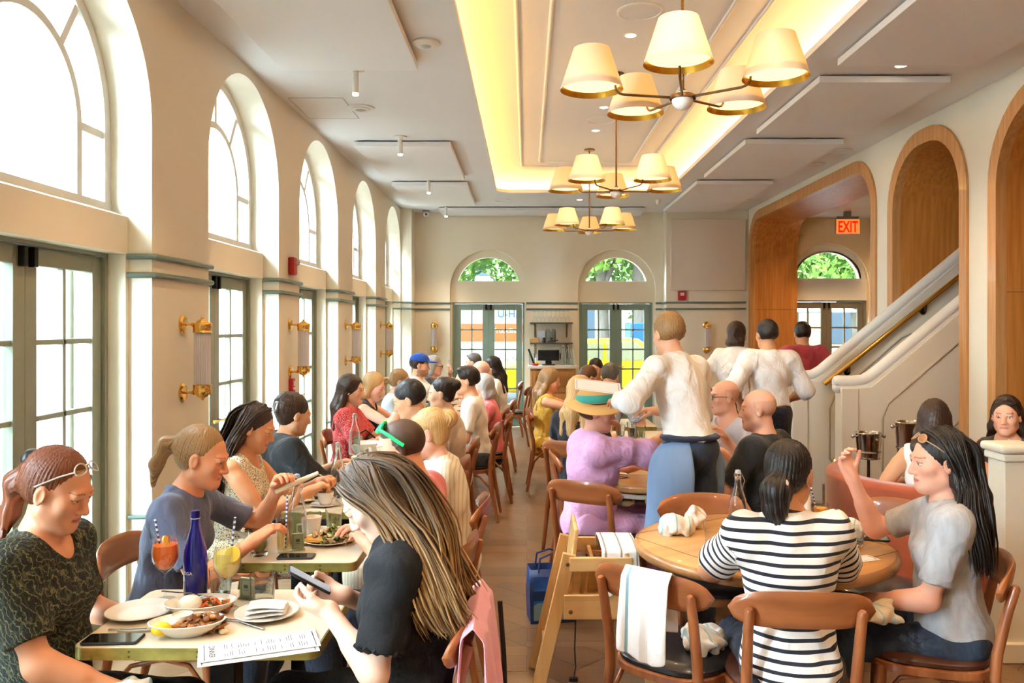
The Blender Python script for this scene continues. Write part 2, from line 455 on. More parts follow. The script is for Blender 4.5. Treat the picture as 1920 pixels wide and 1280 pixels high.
# ceiling with its tray
TX0, TX1, TY0, TY1 = -.416, 1.94, -.6, 11.45
hole = rrect(TX1-TX0, TY1-TY0, .22, 8, (TX0+TX1)/2, (TY0+TY1)/2)
mb = MB()
for x0, x1, y0, y1 in ((XL-.05, TX0, YF, YB+.1), (TX1, XR+.05, YF, YB+.1), (TX0, TX1, TY1, YB+.1), (TX0, TX1, YF, TY0)):
    mb.add([(x0, y0, CZ), (x1, y0, CZ), (x1, y1, CZ), (x0, y1, CZ)], [(0, 1, 2, 3)])
for cxy, k0 in (((TX1, TY1), 0), ((TX0, TY1), 9), ((TX0, TY0), 18), ((TX1, TY0), 27)):
    for i in range(8): mb.add([(*cxy, CZ), (*hole[k0+i], CZ), (*hole[k0+i+1], CZ)], [(0, 1, 2)])
def ring(mb, h0, z0, h1, z1):
    n = len(h0)
    for i in range(n):
        j = (i+1) % n
        mb.add([(*h0[i], z0), (*h0[j], z0), (*h1[j], z1), (*h1[i], z1)], [(0, 1, 2, 3)])
def hole_at(g): return rrect(TX1-TX0+2*g, TY1-TY0+2*g, max(.22+g, .05), 8, (TX0+TX1)/2, (TY0+TY1)/2)
struct(mb.build('ceiling', CEILW, smooth=0))
mb = MB()
ring(mb, hole, CZ, hole_at(0), CZ+.045)           # the lip
ring(mb, hole_at(0), CZ+.045, hole_at(.02), CZ+.045)
ring(mb, hole_at(.02), CZ+.045, hole_at(.02), CZ+.02)
ring(mb, hole_at(.02), CZ+.02, hole_at(.11), CZ+.02)   # the light ledge behind it
for i in range(14):                                # the cove curves up into the tray ceiling
    a0 = math.pi/2*i/14; a1 = math.pi/2*(i+1)/14
    ring(mb, hole_at(.11-.36*(1-math.cos(a0))), CZ+.02+(UZ-CZ-.02)*math.sin(a0), hole_at(.11-.36*(1-math.cos(a1))), CZ+.02+(UZ-CZ-.02)*math.sin(a1))
h = hole_at(-.25); mb.add([(*p, UZ) for p in h], [tuple(range(len(h)))])
struct(mb.build('trim_tray_cove', CEILW, smooth=25))
# roof above, keeps the sky out
mb = MB(); mb.box(-2.6, 7.3, YF-.4, 13.9, 4.0, 4.1)
mb.box(-2.5, -2.42, YF-.4, 13.9, CZ, 4.0); mb.box(XR+.08, XR+.2, YF-.4, 13.3, CZ, 4.0); mb.box(-2.5, 7.3, 13.72, 13.8, CZ-.2, 4.0)
mb.box(7.2, 7.3, YF-.4, 13.9, 0, 4.0)
struct(mb.build('roof', mat('roof_board', (150, 150, 150), .8), smooth=0))

# two thin beads around the tray ceiling
def bead(g, y1, name):
    xs0, xs1 = .76-g, .76+g
    path = rrect(xs1-xs0, y1+.6, .06, 5, .76, (y1-.6)/2)
    mb = MB(); pts = [(x, y, UZ) for x, y in path]; mb.tube(pts+[pts[0]], .016, 8, cap=False)
    struct(mb.build(name, CEILW, smooth=60))
bead(.83, 10.80, 'trim_tray_outer'); bead(.595, 10.55, 'trim_tray_inner')

# concealed strip light in the cove
mb = MB(); hs = hole_at(.055); pts = [(x, y, CZ+.034) for x, y in hs]
mb.tube(pts+[pts[0]], .010, 6, cap=False)
tag(mb.build('cove_strip_light', emitmat('warm_strip', (255, 186, 98), 24.0)), 'warm strip light hidden behind the lip of the ceiling tray', 'light')

# sage green rails on the walls and piers
def rail_run(name, pts, z, r=.016):
    mb = MB(); mb.tube([(x, y, z) for x, y in pts], r, 10); struct(mb.build(name, TRIMG, smooth=60))
k = 0
edges = [(YF+.02, BAYS[0][0])] + [(BAYS[i][1], BAYS[i+1][0]) for i in range(6)]
for a, b in edges:
    for z in (2.047, 1.948):
        k += 1; rail_run('trim_%d' % k, [(-2.125, b+.012), (-1.985, b+.012), (-1.985, a-.012), (-2.125, a-.012)], z)
    k += 1; rail_run('trim_%d' % k, [(-2.125, b+.008), (-1.99, b+.008), (-1.99, a-.008), (-2.125, a-.008)], .66, .012)
for z in (2.047, 1.948):
    k += 1; rail_run('trim_%d' % k, [(-2.125, 13.008), (-1.82, 13.008), (-1.82, YB-.012), (-1.26, YB-.012)], z)
    k += 1; rail_run('trim_%d' % k, [(-.01, YB-.012), (.833, YB-.012)], z)
    k += 1; rail_run('trim_%d' % k, [(2.105, YB-.012), (2.218, YB-.012), (2.218, YB2-.012), (3.50, YB2-.012)], z)
# baseboards
mb = MB()
for a, b in edges: mb.box(XL, XL+.016, a, b, 0, .11)
struct(mb.build('baseboard_left', PAINT, bevel=.004))
mb = MB(); mb.box(-1.83, -1.26, YB-.016, YB, 0, .11); mb.box(-.01, .833, YB-.016, YB, 0, .11); mb.box(2.23, XR, YB2-.016, YB2, 0, .11)
struct(mb.build('baseboard_back', PAINT, bevel=.004))

# ---------------------------------------------------------------- arched windows and french doors
HINGE = mat('door_fitting_black', (26, 26, 28), .45, .6)
FROST = glassmat('door_glass', (226, 240, 238), .025, .05)
def fill_arch(mb, fn, u0, u1, zt, z0, t0, t1):
    pass
def bar_path(mb, fn, pts, w, d0, d1):
    """flat bar of width w following points (u,z), from depth d0 to d1"""
    n = len(pts); L = []
    for i in range(n):
        a = Vector(pts[max(i-1, 0)]); b = Vector(pts[min(i+1, n-1)]); t = (b-a).normalized(); nn = Vector((-t.y, t.x))
        L.append((Vector(pts[i])+nn*w/2, Vector(pts[i])-nn*w/2))
    vs = []
    for p, q in L: vs += [fn(p.x, d0, p.y), fn(q.x, d0, q.y), fn(q.x, d1, q.y), fn(p.x, d1, p.y)]
    fs = []
    for i in range(n-1):
        for j in range(4):
            fs.append((i*4+j, i*4+(j+1) % 4, i*4+4+(j+1) % 4, i*4+4+j))
    fs += [(0, 1, 2, 3), tuple((n-1)*4+j for j in (3, 2, 1, 0))]
    mb.add(vs, fs)

def arch_window(num, fn, u0, u1, zt, z0, dd, gothic=True, w=.06, rs=1.0, glass=None):
    root = thing('window_%d' % num, None, None); struct(root)
    c = (u0+u1)/2; r = (u1-u0)/2; zs = max(zt-r*rs, z0); n = 22; rz = zt-zs
    arc = [(c-r*math.cos(math.pi*i/n), zs+rz*math.sin(math.pi*i/n)) for i in range(n+1)]
    mb = MB()
    def inset(k): return [(c-(r-k)*math.cos(math.pi*i/n), zs+(rz-k)*math.sin(math.pi*i/n)) for i in range(n+1)]
    rim = inset(w/2)
    if z0 < zs-.01: rim = [(u0+w/2, z0)]+rim+[(u1-w/2, z0)]
    bar_path(mb, fn, rim, w, dd-.04, dd+.04)
    bar_path(mb, fn, [(u0, z0+w*.4), (u1, z0+w*.4)], w*.8, dd-.045, dd+.04)
    if gothic:
        ri = r*.60; inn = [(c-ri*math.cos(math.pi*i/n), zs-.06+ri*1.02*math.sin(math.pi*i/n)) for i in range(n+1)]
        bar_path(mb, fn, [(c-ri, z0)]+inn+[(c+ri, z0)], .044, dd-.03, dd+.03)
        for ang in (52, 128): 
            a = math.radians(ang); bar_path(mb, fn, [(c-ri*math.cos(a), zs-.06+ri*1.02*math.sin(a)), (c-(r-.02)*math.cos(a), zs+(rz-.02)*math.sin(a))], .040, dd-.028, dd+.028)
        bar_path(mb, fn, [(c, zs-.06+ri*1.02), (c, zt-.03)], .040, dd-.028, dd+.028)
        for s in (-1, 1): bar_path(mb, fn, [(c+s*ri, zs-.06), (c+s*(r-.02), zs-.06)], .040, dd-.028, dd+.028)
    mb.build('window_frame', WHITEP, root, smooth=30)
    mb = MB(); poly = ([(u0+.01, z0)] if z0 < zs-.01 else [])+arc+([(u1-.01, z0)] if z0 < zs-.01 else [])
    mb.add([fn(u, dd, z) for u, z in poly], [tuple(range(len(poly)))])
    mb.build('pane', glass or GLASS, root, smooth=0)
    return root

def french_door(num, fn, u0, u1, zt, dd, paint, rows=5, fr=.035, glass=GLASS, knob=True, stile=(.085, .085, .10, .40)):
    """a pair of glazed leaves in a frame; fn(u, depth, z)"""
    root = thing('door_%d' % num, None, None); struct(root)
    mb = MB()
    def fbox(m, a, b, z0, z1, d0, d1):
        vs = [fn(u, d, z) for z in (z0, z1) for d in (d0, d1) for u in (a, b)]
        m.add(vs, [(0, 2, 3, 1), (4, 5, 7, 6), (0, 1, 5, 4), (2, 6, 7, 3), (0, 4, 6, 2), (1, 3, 7, 5)])
    fbox(mb, u0, u0+fr, 0, zt, dd-.02, dd+.08); fbox(mb, u1-fr, u1, 0, zt, dd-.02, dd+.08); fbox(mb, u0+fr, u1-fr, zt-fr*.6, zt, dd-.02, dd+.08)
    mb.build('door_frame', paint, root, smooth=0)
    mid = (u0+u1)/2
    for k, (a, b) in enumerate(((u0+fr+.003, mid-.0005), (mid+.0005, u1-fr-.003))):
        z0, z1 = .012, zt-fr*.6-.005; sl, sr, st, sb = stile
        m = MB(); d0, d1 = dd, dd+.045
        fbox(m, a, a+sl, z0, z1, d0, d1); fbox(m, b-sr, b, z0, z1, d0, d1)
        fbox(m, a+sl, b-sr, z1-st, z1, d0, d1); fbox(m, a+sl, b-sr, z0, z0+sb, d0, d1)
        gx0, gx1, gz0, gz1 = a+sl, b-sr, z0+sb, z1-st
        fbox(m, (gx0+gx1)/2-.012, (gx0+gx1)/2+.012, gz0, gz1, d0+.006, d1-.006)
        for i in range(1, rows):
            z = gz0+(gz1-gz0)*i/rows; fbox(m, gx0, gx1, z-.013, z+.013, d0+.006, d1-.006)
        leaf = m.build('door_leaf', paint, root, bevel=.003, smooth=0, segs=1)
        m = MB(); dm = dd+.026; m.add([fn(gx0, dm, gz0), fn(gx1, dm, gz0), fn(gx1, dm, gz1), fn(gx0, dm, gz1)], [(0, 1, 2, 3)])
        m.build('pane', glass, leaf, smooth=0)
        m = MB(); e = b if k == 0 else a; sgn = -1 if k == 0 else 1
        fbox(m, e+sgn*.022, e+sgn*.052, z1-.095, z1-.005, dd-.03, dd)
        if k: fbox(m, mid-.012, mid+.012, .012, zt-.05, dd+.046, dd+.056)
        m.build('flush_bolt', HINGE, leaf, bevel=.003, smooth=0)
        if knob:
            m = MB(); kx = e+sgn*.045
            p0 = Vector(fn(kx, dd, 1.0)); p1 = Vector(fn(kx, dd-.05, 1.0)); p2 = Vector(fn(kx+sgn*.09, dd-.05, 1.0))
            m.tube([p0, p1, p2], .009, 8); m.build('door_handle', BRASS, leaf)
    return root

num = 0
for i, (a, b) in enumerate(BAYS):
    num += 1
    mb = MB(); mb.box(-2.34, -2.127, a, b, 2.06, 2.257)                      # beam over the door
    vs = [(-2.127, a, 2.257), (-2.127, b, 2.257), (-2.34, b, 2.257), (-2.34, a, 2.257), (-2.22, a, 2.292), (-2.22, b, 2.292), (-2.34, b, 2.31), (-2.34, a, 2.31)]
    mb.add(vs, [(0, 1, 5, 4), (4, 5, 6, 7)])
    mb.box(-2.40, -2.127, a, a+.028, 0, 2.06); mb.box(-2.40, -2.127, b-.028, b, 0, 2.06)
    struct(mb.build('trim_bay_%d' % num, PAINT, smooth=0))
    arch_window(num, lf, a, b, 3.455, 2.28, .26)
    french_door(num, lf, a+.028, b-.028, 2.06, .24, DOORG, rows=5, glass=FROST, fr=.03, stile=(.085, .085, .085, .19))
for (a, b) in BACK:
    num += 1
    mb = MB(); mb.box(a, b, YB+.10, YB+.24, 2.06, 2.40); mb.box(a, a+.03, YB+.12, YB+.26, 0, 2.06); mb.box(b-.03, b, YB+.12, YB+.26, 0, 2.06)
    bar_path(mb, bf, [(a+.045-.02*0, 2.36)]+[((a+b)/2-.58*math.cos(math.pi*i/20), 2.30+.57*math.sin(math.pi*i/20)) for i in range(21)]+[(b-.045, 2.36)], .13, .12, .24)
    struct(mb.build('trim_bay_%d' % num, PAINT, smooth=30))
    arch_window(num, bf, (a+b)/2-.535, (a+b)/2+.535, 2.83, 2.39, .17, gothic=False, w=.03, rs=.82, glass=BACKGLASS)
    french_door(num, bf, a+.03, b-.03, 2.06, .14, DOORB, rows=5, glass=BACKGLASS, stile=(.10, .10, .10, .30))
num += 1
mb = MB(); mb.box(4.16, 5.42, 13.10, 13.22, 2.08, 2.42)
bar_path(mb, vf, [((4.79)-.585*math.cos(math.pi*i/20), 2.34+.58*math.sin(math.pi*i/20)) for i in range(21)], .12, .10, .2)
struct(mb.build('trim_bay_%d' % num, PAINT, smooth=30))
arch_window(num, vf, 4.26, 5.34, 2.87, 2.41, .14, gothic=False, w=.025, rs=.84, glass=BACKGLASS)
french_door(num, vf, 4.17, 5.41, 2.08, .12, mat('vestibule_door_paint', (120, 112, 92), .4), rows=5, glass=BACKGLASS)

# ---------------------------------------------------------------- stairs with solid parapets, rising into the arch
STW = mat('stair_panel_paint', (232, 222, 202), .45)
def parapet(name, yc, x0, label, znew=1.19, slope=.835, xend=5.2):
    t = .062
    zt = lambda x: znew if x < x0+.20 else znew + (x-x0-.20)*slope
    xs = [x0+.02, x0+.20, x0+.34, xend]
    prof = [(x0+.02, 0), (xend, 0), (xend, min(zt(xend), 3.3)), (x0+.24, znew+.02), (x0+.02, znew)]
    mb = MB(); n = len(prof)
    vs = [(x, yc+s*t, z-.05 if z > .1 else z) for s in (-1, 1) for x, z in prof]
    mb.add(vs, [tuple(range(n)), tuple(range(2*n-1, n-1, -1))]+[(i, (i+1) % n, n+(i+1) % n, n+i) for i in range(n)])
    mb.box(x0-.02, x0+.125, yc-.075, yc+.075, 0, znew-.04)              # newel
    root = mb.build(name, STW, bevel=.006)
    struct(root)
    # cap: a thick rounded handrail flowing out of the newel top
    path = [(x0-.02, znew), (x0+.10, znew), (x0+.19, znew+.012), (x0+.26, znew+.05), (x0+.34, znew+.115), (xend, min(znew+.115+(xend-x0-.34)*slope, 3.4))]
    for rr, dz, sq in ((.052, .008, .9), (.044, -.04, .7)):
        m = MB()
        P = [Vector((x, yc, z+dz)) for x, z in path]
        m.tube([P[0]-Vector((.045, 0, 0)), P[0]-Vector((.03, 0, 0))]+P, [rr*.55, rr*.95, rr*1.08, rr*1.06]+[rr]*4, 14); m.build('cap' if dz > 0 else 'cap_mould', WHITEP, root, smooth=60)
    # raised panel bead on the room side
    for s in (-1,):
        for (xa, xb, dzb) in ((x0+.33, x0+1.13, .30),):
            zl = lambda x: znew+.115+(x-x0-.34)*slope-dzb
            pts = [(xa, .42), (xa, zl(xa)-.10), (xa+.05, zl(xa+.05)-.02), (xb-.12, zl(xb-.12)), (xb-.03, zl(xb-.05)-.02), (xb, zl(xb)-.12), (xb, .42+(xb-xa)*.0+.62), (xb-.05, .42+.55), (xa+.08, .42-.10), (xa+.02, .40)]
            m = MB(); m.tube([(x, yc+s*(t+.0015), z) for x, z in pts]+[(pts[0][0], yc+s*(t+.0015), pts[0][1])], .009, 6, cap=False)
            m.build('panel_bead', mat('bead_paint', (178, 164, 140), .4), root, smooth=60)  # the bead's shadow is put into its darker colour
    return root
near_par = parapet('stair_wall_near', 7.02, 2.68, '')
far_par = parapet('stair_wall_far', 7.80, 2.52, '')
mb = MB()
for i in range(8):
    mb.box(2.78+.24*i, 2.78+.24*(i+1)+.02, 7.085, 7.735, 0, .19*(i+1))
struct(mb.build('floor_stair', woodmat('stair_oak', (150, 112, 76), (120, 86, 56), .45, 'Y'), bevel=.008))
rail = thing('handrail', 'brass handrail fixed along the far white stair parapet', 'handrail', (0, 0, 0))
mb = MB(); hr = [(2.86+.0*i, 7.66, 1.165) for i in range(1)]
xa, za, xb, zb = 2.78, 1.13, 4.1, 1.13+1.32*.80
mb.tube([(xa, 7.68, za), (xb, 7.68, zb)], .022, 14); mb.build('rail', BRASS, rail)
for t_ in (.18, .72):
    m = MB(); x = xa+(xb-xa)*t_; z = za+(zb-za)*t_
    m.tube([(x, 7.68, z-.02), (x, 7.69, z-.07), (x, 7.735, z-.08)], .010, 8); m.lathe([(.032, 0), (.03, .01), (.012, .016)], (x, 7.738, z-.08), 16, axis='Y'); m.build('bracket', BRONZE, rail)
sl = thing('step_light', 'small round amber step light low on the white stair parapet', 'light', (0, 0, 0))
m = MB(); m.lathe([(.022, 0), (.022, -.006), (.014, -.008)], (2.90, 7.738, .41), 16, axis='Y'); m.build('bezel', BRASS, sl)
m = MB(); m.lathe([(.0135, -.004), (.013, -.0095)], (2.90, 7.738, .41), 14, axis='Y'); m.build('lens', emitmat('amber_lamp', (255, 190, 90), 4), sl)

# low post and half wall beside the orange booth
mb = MB(); mb.box(2.385, 2.54, 4.10, 4.25, .0, 1.0)
nw = thing('newel_post', 'cream square post with moulded cap at the end of the booth wall', 'post', (0, 0, 0))
mb.build('shaft', PAINT, nw, bevel=.004)
mb = MB(); mb.box(2.36, 2.565, 4.075, 4.275, 0, .10); mb.build('plinth', PAINT, nw, bevel=.006)
mb = MB(); mb.box(2.355, 2.57, 4.07, 4.28, 1.04, 1.085); mb.build('post_cap', PAINT, nw, bevel=.018, segs=3)
mb = MB(); mb.box(2.37, 2.555, 4.085, 4.265, 1.0, 1.04); mb.build('cap_mould', PAINT, nw, bevel=.01, segs=3)
mb = MB(); mb.box(2.54, XR, 4.12, 4.23, 0, 1.0); mb.box(2.54, XR, 4.09, 4.26, 1.0, 1.06)
struct(mb.build('wall_booth_low', PAINT, bevel=.008))
# ---------------------------------------------------------------- light fittings
SHADE = mat('linen_shade', (238, 224, 198), .8, bump=.1, bs=(200, 200, 60))
def shade_material():
    m = bpy.data.materials.new('lamp_shade_linen'); m.use_nodes = True; nt = m.node_tree; p = nt.nodes['Principled BSDF']
    p.inputs['Base Color'].default_value = (*lin((232, 212, 186)), 1); p.inputs['Roughness'].default_value = .85
    t = nt.nodes.new('ShaderNodeBsdfTranslucent'); t.inputs[0].default_value = (*lin((255, 216, 168)), 1)
    mx = nt.nodes.new('ShaderNodeMixShader'); mx.inputs[0].default_value = .22
    nt.links.new(p.outputs[0], mx.inputs[1]); nt.links.new(t.outputs[0], mx.inputs[2]); nt.links.new(mx.outputs[0], nt.nodes['Material Output'].inputs[0])
    return m
SHADEM = shade_material()
DIFFU = emitmat('glowing_diffuser', (255, 206, 120), 1.7)
GOLD = mat('gold_leaf_lining', (212, 158, 60), .3, 1.0, var=.15, vs=(30, 30, 30))
PORC = mat('white_porcelain', (240, 238, 232), .15)

def chandelier(loc, ang0, label, stem_top=UZ):
    t = thing('chandelier', label, 'chandelier', loc, ang0, 'five armed chandeliers along the ceiling tray')
    m = MB(); m.lathe([(.062, 0), (.062, .012), (.058, .02), (.058, -.0)], (0, 0, -.004), 28); m.lathe([(.02, .02), (.016, .04), (.0075, .05)], (0, 0, 0), 16)
    m.tube([(0, 0, .02), (0, 0, stem_top-loc[2]-.012)], .008, 10); m.build('stem', BRONZE, t)
    m = MB(); m.ball((0, 0, -.008), .052, 24, sc=(1, 1, .9)); m.build('ball', PORC, t)
    m = MB(); h = stem_top-loc[2]; m.lathe([(.065, h-.001), (.065, h-.014), (.02, h-.018)], (0, 0, 0), 32); m.build('canopy', BRONZE, t)
    for k in range(5):
        a = 2*math.pi*k/5; c, s = math.cos(a), math.sin(a)
        m = MB(); R_ = .44; ri = R_-.125
        m.tube([(c*.05, s*.05, .004), (c*(ri-.03), s*(ri-.03), .012), (c*(ri-.008), s*(ri-.008), .018), (c*(ri+.008), s*(ri+.008), .034), (c*(ri+.012), s*(ri+.012), .06), (c*(ri+.04), s*(ri+.04), .085), (c*R_, s*R_, .10)], .0065, 8)
        arm = m.build('arm', BRONZE, t)
        z0, z1 = .03, .225
        m = MB(); m.lathe([(.150, z0), (.086, z1)], (c*R_, s*R_, 0), 40); m.f = m.f[:-2]; m.m = m.m[:-2]
        sh = m.build('lamp_shade', SHADEM, arm)
        m = MB(); m.lathe([(.1485, z0), (.137, z0+.032)], (c*R_, s*R_, 0), 40); m.f = m.f[:-2]; m.m = m.m[:-2]
        m.build('shade_lining', GOLD, arm)
        m = MB(); m.lathe([(.135, z0+.026), (.134, z0+.030)], (c*R_, s*R_, 0), 40); m.build('diffuser', DIFFU, arm)
    return t
CH = [((.745, 3.93, 2.765), math.radians(-103), 'nearest and largest looking five shade chandelier, above the aisle'),
      ((.745, 6.85, 2.795), math.radians(88), 'middle chandelier of the three, hung on a long stem over the aisle'),
      ((.745, 9.80, 2.805), math.radians(86), 'farthest chandelier of the three, nearest the arched back windows')]
for loc, a, lab in CH:
    chandelier(loc, a, lab)
    for k in range(5):
        an = a+2*math.pi*k/5
        lamp('POINT', (loc[0]+.44*math.cos(an), loc[1]+.44*math.sin(an), loc[2]+.13), .22, (1, .66, .36), shadow_soft_size=.03)

WHITEM = mat('white_metal', (236, 236, 232), .4)
def spot_cyl(y, label, x=-1.24):
    t = thing('ceiling_spotlight', label, 'spotlight', (x, y, CZ), 0, 'white cylinder spotlights on the left ceiling')
    m = MB(); m.lathe([(.062, -.001), (.062, -.010), (.03, -.014)], (0, 0, 0), 28); m.build('base_plate', WHITEM, t)
    m = MB(); m.lathe([(.0235, -.012), (.0235, -.172), (.020, -.172)], (0, 0, 0), 24); m.build('tube', WHITEM, t)
    m = MB(); m.lathe([(.0225, -.172), (.0225, -.184), (.018, -.188)], (0, 0, 0), 24); m.build('lens', emitmat('spot_lens', (255, 232, 196), 9), t)
    lamp('SPOT', (x, y, CZ-.20), 30, (1, .68, .40), (0, 0, 0), spot_size=math.radians(95), spot_blend=.6, shadow_soft_size=.02)
spot_cyl(5.94, 'white cylinder spotlight hanging nearest, behind the large near ceiling panel')
spot_cyl(8.04, 'white cylinder spotlight in front of the middle left ceiling panel')
spot_cyl(10.37, 'white cylinder spotlight in front of the third left ceiling panel')
spot_cyl(12.60, 'white cylinder spotlight farthest back, near the security camera')
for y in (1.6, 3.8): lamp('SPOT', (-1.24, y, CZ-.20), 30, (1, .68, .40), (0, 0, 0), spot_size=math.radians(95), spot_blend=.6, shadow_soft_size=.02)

def downlight(x, y, z, label, r=.055, e=14, watt=36):
    t = thing('downlight', label, 'downlight', (x, y, z), 0, 'recessed round downlights')
    m = MB(); m.lathe([(r, -.001), (r, -.004), (r*.72, -.006), (r*.72, -.001)], (0, 0, 0), 32); m.build('trim_ring', WHITEM, t)
    m = MB(); m.lathe([(r*.71, -.0035), (r*.70, -.0045)], (0, 0, 0), 32); m.build('lens', emitmat('downlight_lens', (255, 238, 206), e), t)
    lamp('SPOT', (x, y, z-.03), watt, (1, .70, .42), (0, 0, 0), spot_size=math.radians(120), spot_blend=.8, shadow_soft_size=.05)
downlight(.75, 5.94, UZ, 'lit recessed downlight in the tray ceiling beside the nearest chandelier')
downlight(.74, 7.90, UZ, 'lit recessed downlight in the tray ceiling, behind the nearest chandelier shade')
downlight(.74, 8.84, UZ, 'lit recessed downlight in the tray ceiling just above the far chandelier canopy')
downlight(.775, 12.07, CZ, 'lit recessed downlight in the low ceiling before the back wall')
downlight(2.66, 5.84, CZ, 'lit recessed downlight between the two nearest right ceiling panels')
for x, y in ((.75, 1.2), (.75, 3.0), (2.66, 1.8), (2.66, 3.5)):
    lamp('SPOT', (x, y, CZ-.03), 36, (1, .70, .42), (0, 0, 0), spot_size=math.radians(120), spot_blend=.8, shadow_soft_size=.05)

def disc(name, label, cat, x, y, z, r, prof, mt, group=None, inner=None):
    t = thing(name, label, cat, (x, y, z), 0, group)
    m = MB(); m.lathe(prof, (0, 0, 0), 36); m.build('housing', mt, t)
    if inner:
        m = MB(); m.lathe(inner, (0, 0, 0), 30); m.build('grille', mat('grille_grey', (178, 178, 174), .6), t)
    return t
SPKG = 'flush round ceiling speakers'
for x, y, z, r, lab in ((.755, 5.49, UZ, .155, 'large flush round speaker in the tray ceiling, nearest'), (.76, 8.39, UZ, .155, 'large flush round speaker in the tray ceiling, second one back'),
                        (-.36, 12.1, CZ, .12, 'flush round speaker in the low ceiling left of the lit downlight'), (3.31, 8.7, CZ, .12, 'flush round speaker above the oak doorway, nearer one'), (3.31, 9.4, CZ, .10, 'flush round speaker above the oak doorway, next one back'), (3.30, 12.1, CZ, .12, 'flush round speaker over the far end of the oak doorway')):
    disc('ceiling_speaker', lab, 'speaker', x, y, z, r, [(r, -.001), (r, -.006), (r*.9, -.010), (r*.89, -.004), (.001, -.004)], CEILW, SPKG)
disc('wifi_access_point', 'round white access point beside the near ceiling panel', 'access point', -.66, 5.36, CZ, .09, [(.085, -.001), (.088, -.012), (.07, -.026), (.04, -.030), (.001, -.030)], WHITEM, inner=[(.036, -.0295), (.03, -.034), (.001, -.034)])
disc('air_diffuser', 'round white ceiling air diffuser beyond the access hatch', 'vent', -1.41, 6.98, CZ, .12, [(.115, -.001), (.115, -.008), (.09, -.014), (.075, -.010), (.075, -.02), (.05, -.024), (.045, -.014), (.001, -.018)], WHITEM, inner=[(.044, -.017), (.03, -.022), (.001, -.022)])
disc('ceiling_sensor', 'small round flush white sensor beside the far lit downlight', 'sensor', .46, 12.07, CZ, .05, [(.055, -.001), (.055, -.008), (.03, -.016), (.001, -.017)], WHITEM)
t = disc('motion_sensor', 'small white domed motion sensor under the right ceiling edge', 'sensor', 1.93, 12.07, CZ, .03, [(.05, -.001), (.05, -.01), (.042, -.014)], WHITEM)
m = MB(); m.lathe([(.04, -.014), (.036, -.05), (.02, -.075), (.001, -.08)], (0, 0, 0), 24); m.build('dome', WHITEM, t)
t = thing('security_camera', 'small white dome camera with black lens at the back left ceiling corner', 'camera', (-1.62, 13.2, CZ), 0)
m = MB(); m.lathe([(.06, -.001), (.06, -.012), (.045, -.02)], (0, 0, 0), 24); m.build('mount', mat('grey_metal', (120, 120, 120), .5), t)
m = MB(); m.ball((0, 0, -.06), .045, 20); m.build('dome', WHITEM, t)
m = MB(); m.lathe([(.02, 0), (.016, -.008), (.001, -.009)], (.004, -.039, -.068), 16, axis='Y'); m.build('lens', BLACK, t)
t = thing('access_hatch', 'thin outlined square access hatch in the left ceiling', 'hatch', (-1.72, 7.0, CZ), 0)
m = MB(); m.box(-.22, .22, -.33, .33, -.003, .0); m.build('panel', CEILW, t)
m = MB()
for a, b in (((-.22, -.33), (.22, -.33)), ((.22, -.33), (.22, .33)), ((.22, .33), (-.22, .33)), ((-.22, .33), (-.22, -.33))): m.bar((*a, -.003), (*b, -.003), .006, .003)
m.build('edge', mat('hatch_edge', (180, 182, 180), .6), t)

# sound absorbing panels hung just under the ceiling
PANELW = mat('acoustic_panel_white', (240, 242, 244), .85, bump=.1, bs=(150, 150, 150))
PG = 'white acoustic panels hung under the ceiling'
for x0, x1, y0, y1, lab in ((-1.72, -.763, 3.86, 5.76, 'largest looking white ceiling panel on the left, nearest'), (-1.73, -.763, 8.2, 10.1, 'second white ceiling panel on the left'), (-1.73, -.763, 10.5, 12.28, 'third white ceiling panel on the left'),
                           (-1.37, 1.84, 12.78, 13.40, 'long white ceiling panel spanning the back wall'), (2.14, 3.12, 3.77, 5.66, 'white ceiling panel at the upper right corner, nearest'),
                           (2.15, 3.12, 6.04, 7.69, 'second white ceiling panel on the right'), (2.15, 3.12, 8.09, 9.97, 'third white ceiling panel on the right, before the oak doorway'), (2.15, 3.12, 10.40, 12.95, 'fourth white ceiling panel on the right, touching the back wall')):
    o = MB().box(x0, x1, y0, y1, 3.467, 3.515).build('ceiling_panel', PANELW, bevel=.003, smooth=0); tag(o, lab, 'panel', PG)
    m = MB()
    for xx in (x0+.2, x1-.2):
        for yy in (y0+.2, y1-.2): m.lathe([(.02, 3.515), (.02, CZ)], (xx, yy, 0), 10)
    m.build('hanger', WHITEM, o)
o = MB().box(2.30, 3.49, YB2-.045, YB2, 2.24, 3.38).build('wall_panel', mat('acoustic_panel_beige', (222, 210, 194), .9, bump=.1, bs=(150, 150, 150)), bevel=.005, smooth=0)
tag(o, 'large square beige fabric panel on the back wall right of the arched windows', 'panel')

